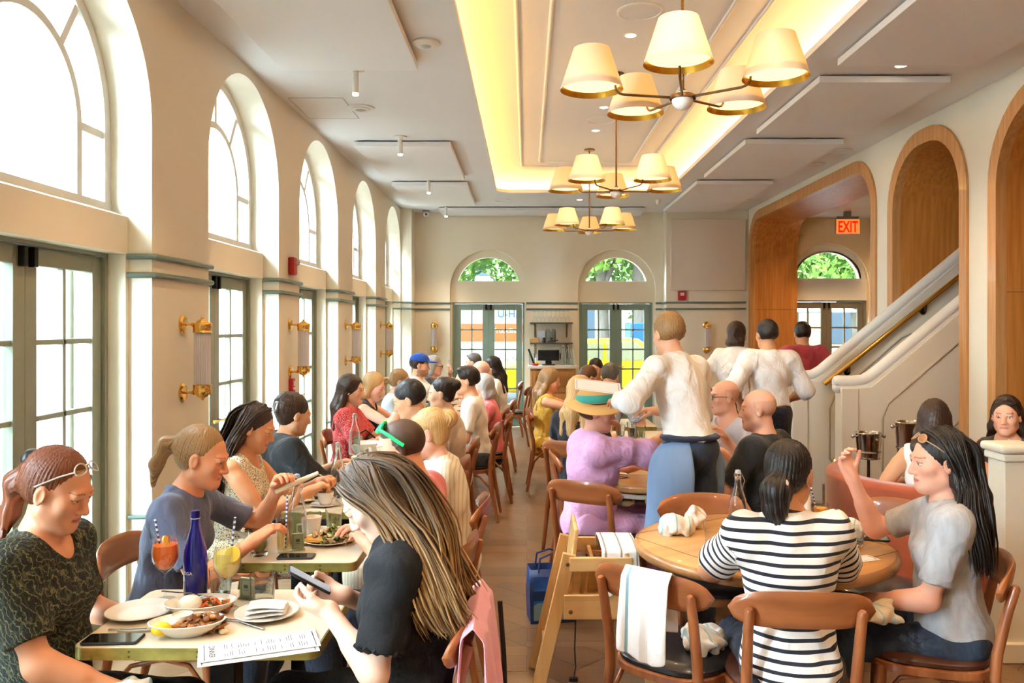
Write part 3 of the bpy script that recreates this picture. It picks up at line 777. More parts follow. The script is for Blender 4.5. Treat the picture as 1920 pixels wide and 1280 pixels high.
# fluted glass wall lamps
def rodglass():
    m = mat('fluted_glass', (232, 226, 232), .15, trans=.15, ior=1.3); return m
FLUTE = rodglass()
def sconce(loc, rotz, label):
    """local: wall behind at y=0, body stands forward along +y"""
    t = thing('wall_sconce', label, 'wall lamp', loc, rotz, 'brass wall lamps with fluted glass tubes')
    for s in (1, -1):
        z = .198*s
        m = MB(); m.lathe([(.0565, 0), (.056, .006), (.047, .010), (.042, .016), (.018, .02)], (0, 0, z), 36, axis='Y');
        m.build('wall_plate', BRASS, t)
        m = MB(); m.tube([(0, .015, z), (0, .10, z)], .008, 10); m.ball((0, .06, z), .012, 10)
        m.lathe([(.018, .030), (.02, .024), (.03, .022), (.034, .012), (.05, .010), (.054, 0), (.054, -.012), (.051, -.018), (.051, -.042), (.054, -.046), (.048, -.05)] if s > 0 else [(.048, .05), (.054, .046), (.051, .042), (.051, .018), (.054, .012), (.054, 0), (.05, -.010), (.034, -.012), (.03, -.022), (.02, -.024), (.018, -.03)], (0, .115, z), 32)
        m.ball((0, .115, z+.036*s), .009, 10); m.build('end_cap', BRASS, t)
    m = MB()
    for k in range(22):
        a = 2*math.pi*k/22; x, y = .041*math.cos(a), .115+.041*math.sin(a)
        m.tube([(x, y, -.152), (x, y, .152)], .0058, 6)
    m.build('glass_rods', FLUTE, t)
    m = MB(); m.lathe([(.022, -.15), (.022, .15)], (0, .115, 0), 16); m.build('inner_tube', mat('opal_tube', (226, 224, 226), .4), t)
for y, lab in ((2.69, None), (4.77, 'brass and fluted glass wall lamp on the nearest pier'), (6.93, 'brass and fluted glass wall lamp on the second pier, above the red pull box'), (9.06, 'brass and fluted glass wall lamp on the third pier'), (11.24, 'brass and fluted glass wall lamp on the fourth pier')):
    if lab: sconce((XL, y, 1.488), -math.pi/2, lab)
sconce((-1.512, YB, 1.488), math.pi, 'brass and fluted glass wall lamp on the back wall left of the doors')
sconce((2.873, YB2, 1.488), math.pi, 'brass and fluted glass wall lamp on the back wall beside the oak doorway')

# fire alarm fittings
RED = mat('alarm_red', (176, 26, 30), .35)
t = thing('fire_alarm_strobe', 'red fire alarm horn strobe high on the second pier', 'alarm', (XL, 6.93, 2.18), -math.pi/2)
m = MB(); m.box(-.055, .055, 0, .05, -.075, .075); m.build('housing', RED, t, bevel=.012)
m = MB(); m.ball((0, .055, .03), .028, 16); m.build('strobe_lens', glassmat('strobe_glass', (235, 235, 240), .2), t)
t = thing('fire_pull_station', 'red fire pull station below the lamp on the second pier', 'alarm', (XL, 6.93, 1.17), -math.pi/2)
m = MB(); m.box(-.04, .04, 0, .035, -.065, .065); m.build('housing', RED, t, bevel=.005)
m = MB(); m.box(-.025, .025, .035, .045, -.03, -.01); m.box(-.012, .012, .035, .043, .0, .04); m.build('pull_bar', mat('alarm_white', (236, 232, 228), .4), t)
t = thing('fire_alarm_box', 'small red fire alarm box under the beige panel on the back wall', 'alarm', (2.478, YB2, 2.155), math.pi)
m = MB(); m.box(-.065, .065, 0, .05, -.075, .075); m.build('housing', RED, t, bevel=.01)
m = MB(); m.box(-.03, .03, .05, .056, .0, .05); m.build('strobe_lens', mat('alarm_white', (236, 232, 228), .4), t)

# exit sign in the vestibule
t = thing('exit_sign', 'lit red on orange EXIT sign hanging in the vestibule', 'sign', (4.80, 12.3, 3.16), 0)
m = MB(); m.box(-.18, .18, -.015, .03, -.118, .118); m.build('housing', mat('exit_housing', (150, 120, 90), .4), t, bevel=.004)
m = MB(); m.box(-.172, .172, -.019, -.0155, -.11, .11); m.build('face', emitmat('exit_face', (255, 140, 62), .48), t)
text('letters', 'EXIT', .235, Matrix.Translation((0, -.0205, -.012)) @ Matrix.Rotation(math.pi/2, 4, 'X') @ Matrix.Diagonal((.62, 1, 1, 1)), emitmat('exit_red', (226, 30, 14), .55), t, .0005, bold=.005)
m = MB(); m.box(-.16, .16, -.02, .03, .12, .15); m.box(-.05, .05, -.02, .03, .15, .228); m.build('mount', mat('grey_metal', (120, 120, 120), .5), t)

for y in (10.3, 12.0): lamp('SPOT', (4.85, y, 3.36), 60, (1, .66, .36), (0, 0, 0), spot_size=math.radians(140), spot_blend=.8, shadow_soft_size=.05)
# ---------------------------------------------------------------- soft shapes: distance fields turned into one continuous surface
class Field:
    def __init__(s): s.p = []
    def cone(s, a, b, ra, rb=None, k=.02, sub=False, part=0, flat=None):
        a = np.array(a, float); b = np.array(b, float); rb = ra if rb is None else rb
        R = max(ra, rb); s.p.append((sub, k, ('c', a, b, ra, rb), np.minimum(a, b)-R, np.maximum(a, b)+R, part))
    def ell(s, c, r, R=None, k=.02, sub=False, part=0):
        c = np.array(c, float); r = np.array(r, float); R = np.eye(3) if R is None else np.array(R, float)
        e = np.sqrt(((R*r)**2).sum(1)); s.p.append((sub, k, ('e', c, r, R), c-e, c+e, part))
    def box(s, c, r, R=None, k=.01, rd=.01, sub=False, part=0):
        c = np.array(c, float); r = np.array(r, float); R = np.eye(3) if R is None else np.array(R, float)
        e = np.abs(R) @ r + rd; s.p.append((sub, k, ('b', c, r, R, rd), c-e, c+e, part))
    def half(s, p, n, k=.004):                      # keep only the side the normal points away from
        s.p.append((True, k, ('h', np.array(p, float), np.array(n, float)/np.linalg.norm(n)), None, None, 0))
    @staticmethod
    def dist(q, X, Y, Z):
        if q[0] == 'c':
            _, a, b, ra, rb = q; d = b-a; L = max(d @ d, 1e-12)
            px, py, pz = X-a[0], Y-a[1], Z-a[2]
            t = np.clip((px*d[0]+py*d[1]+pz*d[2])/L, 0, 1)
            return np.sqrt((px-t*d[0])**2+(py-t*d[1])**2+(pz-t*d[2])**2)-(ra+t*(rb-ra))
        if q[0] == 'h':
            _, p, n = q; return -((X-p[0])*n[0]+(Y-p[1])*n[1]+(Z-p[2])*n[2])
        c, r, R = q[1], q[2], q[3]; px, py, pz = X-c[0], Y-c[1], Z-c[2]
        u = px*R[0, 0]+py*R[1, 0]+pz*R[2, 0]; v = px*R[0, 1]+py*R[1, 1]+pz*R[2, 1]; w = px*R[0, 2]+py*R[1, 2]+pz*R[2, 2]
        if q[0] == 'b':
            rd = q[4]; qx = np.abs(u)-r[0]; qy = np.abs(v)-r[1]; qz = np.abs(w)-r[2]
            return np.sqrt(np.maximum(qx, 0)**2+np.maximum(qy, 0)**2+np.maximum(qz, 0)**2)+np.minimum(np.maximum(np.maximum(qx, qy), qz), 0)-rd
        k0 = np.sqrt((u/r[0])**2+(v/r[1])**2+(w/r[2])**2)
        k1 = np.sqrt((u/r[0]**2)**2+(v/r[1]**2)**2+(w/r[2]**2)**2)+1e-9
        return k0*(k0-1)/k1
    def eval(s, ax, disp=None):
        X, Y, Z = [np.asarray(a, np.float32) for a in ax]
        F = np.full((len(X), len(Y), len(Z)), .5, np.float32)
        for sub, k, q, lo, hi, part in s.p:
            m = k+.03
            if lo is None: sl = [slice(0, len(a)) for a in (X, Y, Z)]
            else: sl = [slice(max(np.searchsorted(a, lo[i]-m)-1, 0), np.searchsorted(a, hi[i]+m)+1) for i, a in enumerate((X, Y, Z))]
            if any(x.stop-x.start < 1 for x in sl): continue
            d = s.dist(q, X[sl[0]][:, None, None], Y[sl[1]][None, :, None], Z[sl[2]][None, None, :]).astype(np.float32)
            f = F[tuple(sl)]
            if sub:
                h = np.maximum(k-np.abs(f+d), 0)/k; F[tuple(sl)] = np.maximum(f, -d)+h*h*k*.25
            else:
                h = np.maximum(k-np.abs(f-d), 0)/k; F[tuple(sl)] = np.minimum(f, d)-h*h*k*.25
        if disp is not None: F = F+disp(X[:, None, None], Y[None, :, None], Z[None, None, :]).astype(np.float32)
        return F
    def bounds(s, pad=.03):
        lo = np.min([p[3] for p in s.p if not p[0] and p[3] is not None], 0)-pad; hi = np.max([p[4] for p in s.p if not p[0] and p[3] is not None], 0)+pad
        return lo, hi
    def mesh(s, h, fine=(), disp=None, clip=None):
        lo, hi = s.bounds()
        if clip is not None: lo = np.maximum(lo, clip[0]); hi = np.minimum(hi, clip[1])
        ax = []
        for i in range(3):
            a = [lo[i]]
            while a[-1] < hi[i]:
                st = h
                for fl, fh, hh in fine:
                    if fl[i]-h <= a[-1] <= fh[i]: st = min(st, hh)
                a.append(a[-1]+st)
            ax.append(np.array(a))
        return surface_nets(s.eval(ax, disp), ax)

def surface_nets(F, ax):
    S = F < 0
    C = np.zeros(tuple(n-1 for n in F.shape), np.int8)
    offs = [(i, j, k) for i in (0, 1) for j in (0, 1) for k in (0, 1)]
    for i, j, k in offs: C += S[i:F.shape[0]-1+i, j:F.shape[1]-1+j, k:F.shape[2]-1+k]
    act = (C > 0) & (C < 8); ids = np.argwhere(act)
    if len(ids) == 0: return np.zeros((0, 3)), np.zeros((0, 4), int)
    idx = np.full(C.shape, -1, np.int32); idx[act] = np.arange(len(ids))
    acc = np.zeros((len(ids), 3)); cnt = np.zeros(len(ids))
    for a in offs:
        for d in range(3):
            if a[d]: continue
            b = list(a); b[d] = 1
            fa = F[ids[:, 0]+a[0], ids[:, 1]+a[1], ids[:, 2]+a[2]]; fb = F[ids[:, 0]+b[0], ids[:, 1]+b[1], ids[:, 2]+b[2]]
            m = (fa < 0) != (fb < 0); t = np.where(m, fa/np.where(m, fa-fb, 1), 0)
            p = np.array(a, float)[None].repeat(len(ids), 0); p[:, d] = t
            acc += p*m[:, None]; cnt += m
    acc /= cnt[:, None]
    V = np.stack([ax[d][ids[:, d]]+acc[:, d]*(ax[d][ids[:, d]+1]-ax[d][ids[:, d]]) for d in range(3)], 1)
    Q = []
    for d in range(3):
        e, f = (d+1) % 3, (d+2) % 3
        sl0 = [slice(None)]*3; sl1 = [slice(None)]*3; sl0[d] = slice(0, -1); sl1[d] = slice(1, None)
        for x in (e, f): sl0[x] = slice(1, -1); sl1[x] = slice(1, -1)
        A, B = S[tuple(sl0)], S[tuple(sl1)]
        E = np.argwhere(A != B)
        if len(E) == 0: continue
        flip = A[E[:, 0], E[:, 1], E[:, 2]]
        E = E.copy(); E[:, e] += 1; E[:, f] += 1
        def cell(de, df):
            c = E.copy(); c[:, e] += de; c[:, f] += df; return idx[c[:, 0], c[:, 1], c[:, 2]]
        q = np.stack([cell(-1, -1), cell(0, -1), cell(0, 0), cell(-1, 0)], 1)
        q[~flip] = q[~flip][:, ::-1]; Q.append(q)
    return V, np.concatenate(Q)

def mesh_obj(name, V, Q, mats, parent=None, origin=(0, 0, 0), attrs=None, colors=None, matidx=None):
    me = bpy.data.meshes.new(name); n = len(V); k = len(Q)
    me.vertices.add(n); me.vertices.foreach_set('co', (V-np.array(origin)).astype(np.float32).ravel())
    me.loops.add(4*k); me.loops.foreach_set('vertex_index', Q.astype(np.int32).ravel())
    me.polygons.add(k); me.polygons.foreach_set('loop_start', np.arange(0, 4*k, 4, dtype=np.int32))
    try: me.polygons.foreach_set('loop_total', np.full(k, 4, np.int32))
    except Exception: pass
    me.update(calc_edges=True); me.validate()
    me.polygons.foreach_set('use_smooth', [True]*len(me.polygons))
    for m in (mats if isinstance(mats, (list, tuple)) else [mats]): me.materials.append(m)
    if colors is not None:
        at = me.color_attributes.new('tint', 'FLOAT_COLOR', 'POINT'); c = np.ones((n, 4), np.float32); c[:, :3] = colors; at.data.foreach_set('color', c.ravel())
    for nm, val in (attrs or {}).items():
        at = me.attributes.new(nm, 'FLOAT', 'POINT'); at.data.foreach_set('value', val.astype(np.float32))
    o = bpy.data.objects.new(name, me); COL.objects.link(o)
    if parent is not None: o.parent = parent
    else: o.location = origin
    return o

def waves(seed, amp, f0, n=7, st=(1, 1, 1)):
    """soft creases"""
    r = np.random.default_rng(seed); K = r.normal(size=(n, 3)); K /= np.linalg.norm(K, axis=1)[:, None]
    fr = f0*(.6+1.2*r.random(n)); ph = r.random(n)*6.28
    def f(X, Y, Z):
        o = 0
        for i in range(n):
            o = o+np.sin((K[i, 0]*X*st[0]+K[i, 1]*Y*st[1]+K[i, 2]*Z*st[2])*fr[i]+ph[i]+1.3*np.sin((K[i, 1]*X+K[i, 2]*Y+K[i, 0]*Z)*fr[i]*.45))
        return amp*o/math.sqrt(n)
    return f

# ---------------------------------------------------------------- people
def skin_material():
    m = bpy.data.materials.new('skin'); m.use_nodes = True; nt = m.node_tree; p = nt.nodes['Principled BSDF']
    a = nt.nodes.new('ShaderNodeAttribute'); a.attribute_name = 'tint'; nt.links.new(a.outputs['Color'], p.inputs['Base Color'])
    p.inputs['Roughness'].default_value = .48; p.inputs['Specular IOR Level'].default_value = .35
    p.inputs['Subsurface Weight'].default_value = .12; p.inputs['Subsurface Radius'].default_value = (.012, .005, .003); p.inputs['Subsurface Scale'].default_value = .5
    return m
SKIN = skin_material()
def hairmat(name, c1, c2, rough=.38, tips=None):
    if name in _M: return _M[name]
    m = mat(name, c1, rough, spec=.45); nt = m.node_tree; p = nt.nodes['Principled BSDF']
    at = nt.nodes.new('ShaderNodeAttribute'); at.attribute_name = 'strand'
    n = nt.nodes.new('ShaderNodeTexNoise'); n.noise_dimensions = '1D'; n.inputs['Scale'].default_value = 1; n.inputs['Detail'].default_value = 4
    nt.links.new(at.outputs['Fac'], n.inputs['W'])
    rp = nt.nodes.new('ShaderNodeMapRange'); rp.inputs[1].default_value = .3; rp.inputs[2].default_value = .7; nt.links.new(n.outputs[0], rp.inputs[0])
    mx = nt.nodes.new('ShaderNodeMix'); mx.data_type = 'RGBA'; mx.inputs[6].default_value = (*lin(c1), 1); mx.inputs[7].default_value = (*lin(c2), 1); nt.links.new(rp.outputs[0], mx.inputs[0]); nt.links.new(mx.outputs[2], p.inputs['Base Color'])
    if tips:                                                     # dyed lighter towards the ends
        tc = nt.nodes.new('ShaderNodeTexCoord'); sp = nt.nodes.new('ShaderNodeSeparateXYZ'); nt.links.new(tc.outputs['Object'], sp.inputs[0])
        r2 = nt.nodes.new('ShaderNodeMapRange'); r2.inputs[1].default_value = tips[1]; r2.inputs[2].default_value = tips[2]; nt.links.new(sp.outputs['Z'], r2.inputs[0])
        ml = nt.nodes.new('ShaderNodeMath'); ml.operation = 'MULTIPLY'; nt.links.new(r2.outputs[0], ml.inputs[0]); nt.links.new(rp.outputs[0], ml.inputs[1])
        m3 = nt.nodes.new('ShaderNodeMix'); m3.data_type = 'RGBA'; nt.links.new(ml.outputs[0], m3.inputs[0]); nt.links.new(mx.outputs[2], m3.inputs[6]); m3.inputs[7].default_value = (*lin(tips[0]), 1); nt.links.new(m3.outputs[2], p.inputs['Base Color'])
    b = nt.nodes.new('ShaderNodeBump'); b.inputs['Strength'].default_value = .35; b.inputs['Distance'].default_value = .004; nt.links.new(n.outputs[0], b.inputs['Height']); nt.links.new(b.outputs[0], p.inputs['Normal'])
    return m
HAIR = {'black': hairmat('hair_black', (20, 16, 15), (44, 36, 34)), 'dark': hairmat('hair_dark_brown', (36, 24, 18), (70, 46, 34)), 'brown': hairmat('hair_brown', (74, 46, 28), (116, 74, 46)),
        'auburn': hairmat('hair_auburn', (84, 42, 22), (128, 66, 36)), 'blonde': hairmat('hair_blonde', (164, 122, 72), (220, 184, 126)), 'dirty': hairmat('hair_dark_blonde', (112, 80, 48), (182, 142, 92)),
        'ombre': hairmat('hair_ombre', (44, 34, 28), (104, 80, 58), .36, ((206, 164, 112), 1.20, .98)), 'grey': hairmat('hair_grey', (150, 146, 140), (198, 194, 188)), 'salt': hairmat('hair_salt_pepper', (52, 48, 46), (120, 116, 112))}
BROW = {'black': (28, 20, 18), 'dark': (44, 30, 22), 'brown': (74, 50, 34), 'auburn': (84, 52, 34), 'blonde': (140, 104, 66), 'dirty': (110, 80, 50), 'ombre': (64, 46, 34), 'grey': (130, 122, 114), 'salt': (70, 62, 58)}

def v3(*a): return np.array(a, float)
def unit(v): return v/(np.linalg.norm(v)+1e-12)
def rot(axis, deg):
    return np.array(Matrix.Rotation(math.radians(deg), 3, Vector(axis)))

def ik(S, T, l1, l2, pole):
    d = T-S; L = np.linalg.norm(d); Lm = (l1+l2)*.995
    if L > Lm: T = S+d*(Lm/L); d = T-S; L = Lm
    u = d/L; a = (l1*l1-l2*l2+L*L)/(2*L); h = math.sqrt(max(l1*l1-a*a, 0))
    p = pole-u*(pole @ u); p = unit(p)
    return S+u*a+p*h, T

def person(label, at, face, sc=1.0, male=False, heavy=0.0, seat=.46, lean=8, side=0, twist=0, head=(0, 10, 0), hl=None, hr=None, el=None, er=None,
           hand_l=None, hand_r=None, skin=(222, 170, 140), hair='dark', style='short', hair_extra=(), top=None, sleeve=.34, tops=None, neck=.0, scoop=0.0, legs=None, skirt=None,
           stand=False, name='person', group=None, detail=None, beard=None, bust=None, clipz=0.0, legdir=None, shoes=(40, 36, 34), hair_grooves=1.0, apron=None, straps=False, tuck=0.0, tucked=False, cheek=.2, collar=False, loose=0.0):
    X0, Y0 = 0.0, 0.0; phi = math.radians(face)
    h = detail or float(np.clip(at[1]*.00105+.0018, .0042, .0105))
    f = v3(math.cos(phi), math.sin(phi), 0); r = v3(math.sin(phi), -math.cos(phi), 0); up = v3(0, 0, 1)
    g = 1.0 if male else .92                                     # girth
    # spine
    def tilt(a): u = up*math.cos(math.radians(a))+f*math.sin(math.radians(a)); return unit(u+r*math.tan(math.radians(side)))
    P0z = (seat+.085*sc) if not stand else .93*sc
    uC = tilt(lean); Rz = rot((0, 0, 1), twist)
    rC = unit(Rz @ r); fC = unit(np.cross(uC, rC)); rC = unit(np.cross(fC, uC)) if False else unit(rC-uC*(rC @ uC)); fC = np.cross(uC, rC)
    uP = tilt(lean*.3); fP = unit(f-uP*(f @ uP)); rP = np.cross(fP, uP)
    RC = np.stack([rC, fC, uC], 1); RP = np.stack([rP, fP, uP], 1)
    # head frame
    yaw, pit, rol = head
    hf = rot((0, 0, 1), yaw) @ (Rz @ f); hrt = np.cross(hf, up); Rh = np.stack([hrt, hf, up], 1)
    Rh = Rh @ rot((1, 0, 0), -pit) @ rot((0, 1, 0), rol)
    hs = (1.0 if male else .965)*(.5+.5*sc)
    P = v3(0, 0, P0z)
    W = P+tilt(lean*.5)*.15*sc; C = W+tilt(lean)*.19*sc; N = C+tilt(lean*1.25)*.175*sc
    HC = N+tilt(lean*1.0+pit*.12)*.085*sc + (Rh @ v3(0, .028, .075))*hs
    sh = v3(*at)-HC                                              # the whole figure moves so that the head is where it belongs
    P, W, C, N, HC = P+sh, W+sh, C+sh, N+sh, HC+sh; X0, Y0 = float(P[0]), float(P[1])
    def H(x, y, z): return HC+Rh @ v3(x, y, z)*hs
    sw = (.178 if male else .152)*sc*(1+.12*heavy)
    SL = N-uC*.055*sc-rC*sw; SR = N-uC*.055*sc+rC*sw
    la, lf = .285*sc, .25*sc
    def wrist(spec, s):
        if spec is None: spec = (.16*s, .30, .80)
        return v3(X0, Y0, 0)+r*spec[0]+f*spec[1]+up*spec[2]
    WL, WR = wrist(hl, -1), wrist(hr, 1)
    EL, WL = ik(SL, WL, la, lf, (el[0]*r+el[1]*f+el[2]*up) if el else (-rC*.55-up*.9-fC*.35))
    ER, WR = ik(SR, WR, la, lf, (er[0]*r+er[1]*f+er[2]*up) if er else (rC*.55-up*.9-fC*.35))
    B = Field(); A = B
    ra = (.046 if male else .038)*(1+.25*heavy)*sc
    # ---- torso, neck, head
    def torso(F, o, k=.05):
        F.ell(P+uP*.02, v3(.155*g+.03*heavy, .118+.04*heavy, .115)*sc+o, RP, k)
        F.ell(W+fP*(.012+.03*heavy)*sc, v3(.128*g+.045*heavy, .098+.06*heavy, .13)*sc+o, RP, k)
        F.ell(C+fC*.005*sc, v3(.150*g+.02*heavy, .105+.02*heavy, .165)*sc+o, RC, k)
        F.cone(SL+rC*.035*sc, SR-rC*.035*sc, .062*sc*g+o, .062*sc*g+o, k)
        F.cone(N-uC*.05*sc, N-uC*.02*sc, .062*sc+o*.8, .055*sc+o*.8, k)
        b = bust if bust is not None else (0 if male else .9)
        if b:
            for s in (-1, 1): F.ell(C+rC*s*.068*sc+fC*.082*sc-uC*.01*sc, v3(.06, .05, .06)*sc*b+o, RC, .04)
    torso(B, 0.0)
    B.cone(N-uC*.03*sc, H(0, -.022, -.075), .058*hs if male else .048*hs, .056*hs if male else .047*hs, .035)
    B.cone(N-uC*.045*sc-rC*.09*sc, N+uC*.02*sc, .03*sc, .03*sc, .05); B.cone(N-uC*.045*sc+rC*.09*sc, N+uC*.02*sc, .03*sc, .03*sc, .05)
    E3 = Rh
    B.ell(H(0, -.012, .030), v3(.0755, .095, .086)*hs, E3, .02)
    B.ell(H(0, .028, -.038), v3(.060, .060, .082)*hs, E3, .03)
    for s in (-1, 1):
        B.cone(H(s*.048, .002, -.062), H(s*.014, .068, -.094), .021*hs, .018*hs, .03)
        B.ell(H(s*.040, .060, -.020), v3(.023, .02, .022)*hs, E3, .025)
        B.ell(H(s*.0325, .094, .004), v3(.019, .017, .0125)*hs, E3, .014, sub=True)
        B.ell(H(s*.0315, .0745, .004), v3(.0135, .0135, .0125)*hs, E3, .004)
        B.ell(H(s*.078, -.008, -.006), v3(.011, .021, .033)*hs, E3 @ rot((0, 0, 1), -s*18), .008)
        B.ell(H(s*.088, .000, -.004), v3(.007, .012, .02)*hs, E3, .006, sub=True)
        B.ell(H(s*.013, .093, -.037), v3(.0095, .011, .008)*hs, E3, .006)
    B.cone(H(-.034, .080, .0235), H(.034, .080, .0235), .011*hs, .011*hs, .018)
    B.cone(H(0, .085, .012), H(0, .107, -.031), .0075*hs, .0115*hs, .012)
    B.ell(H(0, .066, -.097), v3(.021, .018, .018)*hs, E3, .025)
    B.ell(H(0, .080, -.060), v3(.024, .014, .020)*hs, E3, .012)
    B.cone(H(-.019, .084, -.0595), H(.019, .084, -.0595), .0045*hs, None, .006); B.ell(H(0, .0905, -.0585), v3(.013, .0058, .0042)*hs, E3, .006)
    B.ell(H(0, .0890, -.0690), v3(.0155, .007, .0055)*hs, E3, .006)
    B.cone(H(-.02, .0965, -.0635), H(.02, .0965, -.0635), .0013*hs, None, .004, sub=True)
    # ---- arms and hands
    hands = {}
    for s, S, E, Wp, spec in ((-1, SL, EL, WL, hand_l), (1, SR, ER, WR, hand_r)):
        B.cone(S, E, ra*1.15, ra*.88, .03); B.cone(S+(E-S)*.25, S+(E-S)*.6, ra*1.12, ra*1.0, .03)
        B.cone(E, Wp, ra*.90, .0255*sc, .025); B.cone(E+(Wp-E)*.12, E+(Wp-E)*.45, ra*1.0, ra*.78, .03)
        spec = dict(spec or {})
        d = unit(Wp-E)
        if 'dir' in spec: dd = spec['dir']; d = unit(r*dd[0]+f*dd[1]+up*dd[2])
        n = -up if 'palm' not in spec else unit(r*spec['palm'][0]+f*spec['palm'][1]+up*spec['palm'][2])
        n = unit(n-d*(n @ d)); lat = np.cross(d, n)*s                        # towards the thumb
        if spec.get('flipthumb'): lat = -lat
        q = .95*sc*(1.06 if male else .98); curl = spec.get('curl', 28); gap = spec.get('gap', 1.0)
        B.ell(Wp+d*.045*q, v3(.040, .050, .0155)*q, np.stack([lat, d, n], 1), .018)
        B.cone(Wp-d*.005, Wp+d*.03*q, .024*q, .022*q, .02)
        curls = spec.get('curls', [curl]*4); lens = (.072, .080, .074, .058)
        tips = []
        for i in range(4):
            base = Wp+d*(.085-.006*abs(i-1.2))*q+lat*(.029-.0192*i)*q
            B.cone(Wp+d*.03*q+lat*(.02-.013*i)*q, base, .0135*q, .0105*q, .012)
            spread = (1.2-i)*.055*gap; dv = unit(d+lat*spread); L = lens[i]*q; pt = base; ang = 0
            for j, (fr, rr) in enumerate(((.46, .0092), (.30, .0082), (.24, .0072))):
                ang += curls[i]*(.8, 1.1, .8)[j]; a = math.radians(ang)
                nx = pt+(dv*math.cos(a)+n*math.sin(a))*L*fr
                B.cone(pt, nx, rr*q, (rr-.0008)*q, .005); pt = nx
            tips.append(pt)
        tb = Wp+d*.022*q+lat*.024*q+n*.006; to = spec.get('thumb', 38); ti = spec.get('thumb_in', 25)
        a = math.radians(to); td = unit(d*math.cos(a)+lat*math.sin(a)+n*math.tan(math.radians(ti))*.8)
        t1 = tb+td*.036*q; td2 = unit(td+d*.25+n*.25-lat*.25); t2 = t1+td2*.030*q; t3 = t2+unit(td2+d*.2+n*.2-lat*.2)*.024*q
        B.cone(tb, t1, .0145*q, .0112*q, .012); B.cone(t1, t2, .0108*q, .0095*q, .006); B.cone(t2, t3, .0095*q, .008*q, .006)
        hands[s] = dict(w=Wp, d=d, n=n, lat=lat, tips=tips, thumb=t3, palm=Wp+d*.06*q+n*.018, S=S, E=E)
    # ---- legs
    Hip = [P+rP*s*.085*sc*g-up*.01 for s in (-1, 1)]
    ld = legdir or (0, 0); legsJ = []
    for i, s in enumerate((-1, 1)):
        if stand:
            K = Hip[i]+v3(0, 0, -.43*sc)+f*.02+r*s*.012; An = v3(K[0], K[1], .085)-f*.03+r*s*.01; toe = An+f*.15-up*.05
        else:
            kd = unit(f*math.cos(math.radians(ld[i]))+r*math.sin(math.radians(ld[i]))*1.0+up*(-.03)); K = Hip[i]+kd*.42*sc+r*s*.03; K[2] = max(K[2]-.02, .47)
            An = v3(K[0], K[1], .085)-kd*.04; toe = An+unit(v3(kd[0], kd[1], 0))*.15-up*.05
        legsJ.append((Hip[i], K, An, toe))
    tr = .078*sc*g*(1+.2*heavy)
    def legf(F, o, k=.03, feet=True, to=1.0):
        for (hp, K, An, toe) in legsJ:
            F.cone(hp, K, tr*1.05+o, .056*sc+o, k); F.cone(K, K+(An-K)*to, .055*sc+o, (.055-.017*to)*sc+o, k); F.cone(K+(An-K)*.15, K+(An-K)*.45, .058*sc+o, .052*sc+o, k)
            if feet: F.cone(An+up*-.03, toe, .038*sc, .028*sc, .02)
    legf(B, -.006)
    fine = []
    if h < .0068:
        e = .135*hs; fine.append((HC-e, HC+e, h*.62))
        for s in (-1, 1):
            w = hands[s]['w']+hands[s]['d']*.085; fine.append((w-.105, w+.105, max(h*.72, .0032)))
    clip = (v3(-9, -9, clipz), v3(9, 20, 9))
    V, Q = B.mesh(h, fine, clip=clip)
    # colours of the face
    L = (V-HC) @ Rh/hs; base = np.array(lin(skin)); col = np.tile(base, (len(V), 1))
    def mixc(mask, c, a=1.0): col[mask] = col[mask]*(1-a)+np.array(lin(c))*a
    fr = L[:, 1] > .03
    ch = np.exp(-(((np.abs(L[:, 0])-.042)/.02)**2+((L[:, 2]+.028)/.02)**2))*fr*cheek
    col = col*(1-ch[:, None])+ch[:, None]*np.array(lin((206, 120, 104)))
    mixc((np.abs(L[:, 2]+.064) < .0105-np.abs(L[:, 0])*.22) & (np.abs(L[:, 0]) < .024) & (L[:, 1] > .074), (190, 104, 100) if not male else (196, 124, 112), .75)
    mixc((np.abs(L[:, 2]+.0637) < .0012) & (np.abs(L[:, 0]) < .022) & (L[:, 1] > .074), (110, 54, 52), .8)
    for s in (-1, 1):
        ex, ez = L[:, 0]-s*.0315, L[:, 2]-.003
        op = .0062 if pit < 16 else .0028
        eye = (np.abs(ez+.0) < op*(1-(ex/.0155)**2)) & (np.abs(ex) < .015) & (L[:, 1] > .07)
        mixc(eye, (238, 232, 226)); mixc(eye & ((ex)**2+(ez)**2 < .0062**2), (58, 40, 30)); 
        mixc((np.abs(ez-op*(1-(ex/.016)**2)-.0012) < .0016) & (np.abs(ex) < .0165) & (L[:, 1] > .066), (60, 40, 34), .8)
        bz = L[:, 2]-(.0278-5.0*(ex*s-.001)**2); mixc((np.abs(bz) < .0027-.05*np.maximum(ex*s, 0)) & (np.abs(ex) < .019) & (L[:, 1] > .055), BROW[hair], .62)
    nst = (np.abs(np.abs(L[:, 0])-.0065) < .0032) & (np.abs(L[:, 2]+.0435) < .003) & (L[:, 1] > .09); mixc(nst, (120, 70, 60), .7)
    if beard:
        b = (L[:, 2] < -.045-.0*L[:, 1]) & (L[:, 1] > -.02) & (L[:, 2] > -.125) & (np.abs(L[:, 2]+.064) > .010-np.abs(L[:, 0])*.2) | ((np.abs(L[:, 2]+.050) < .006) & (np.abs(L[:, 0]) < .026) & (L[:, 1] > .07))
        mixc(b, BROW[hair], beard)
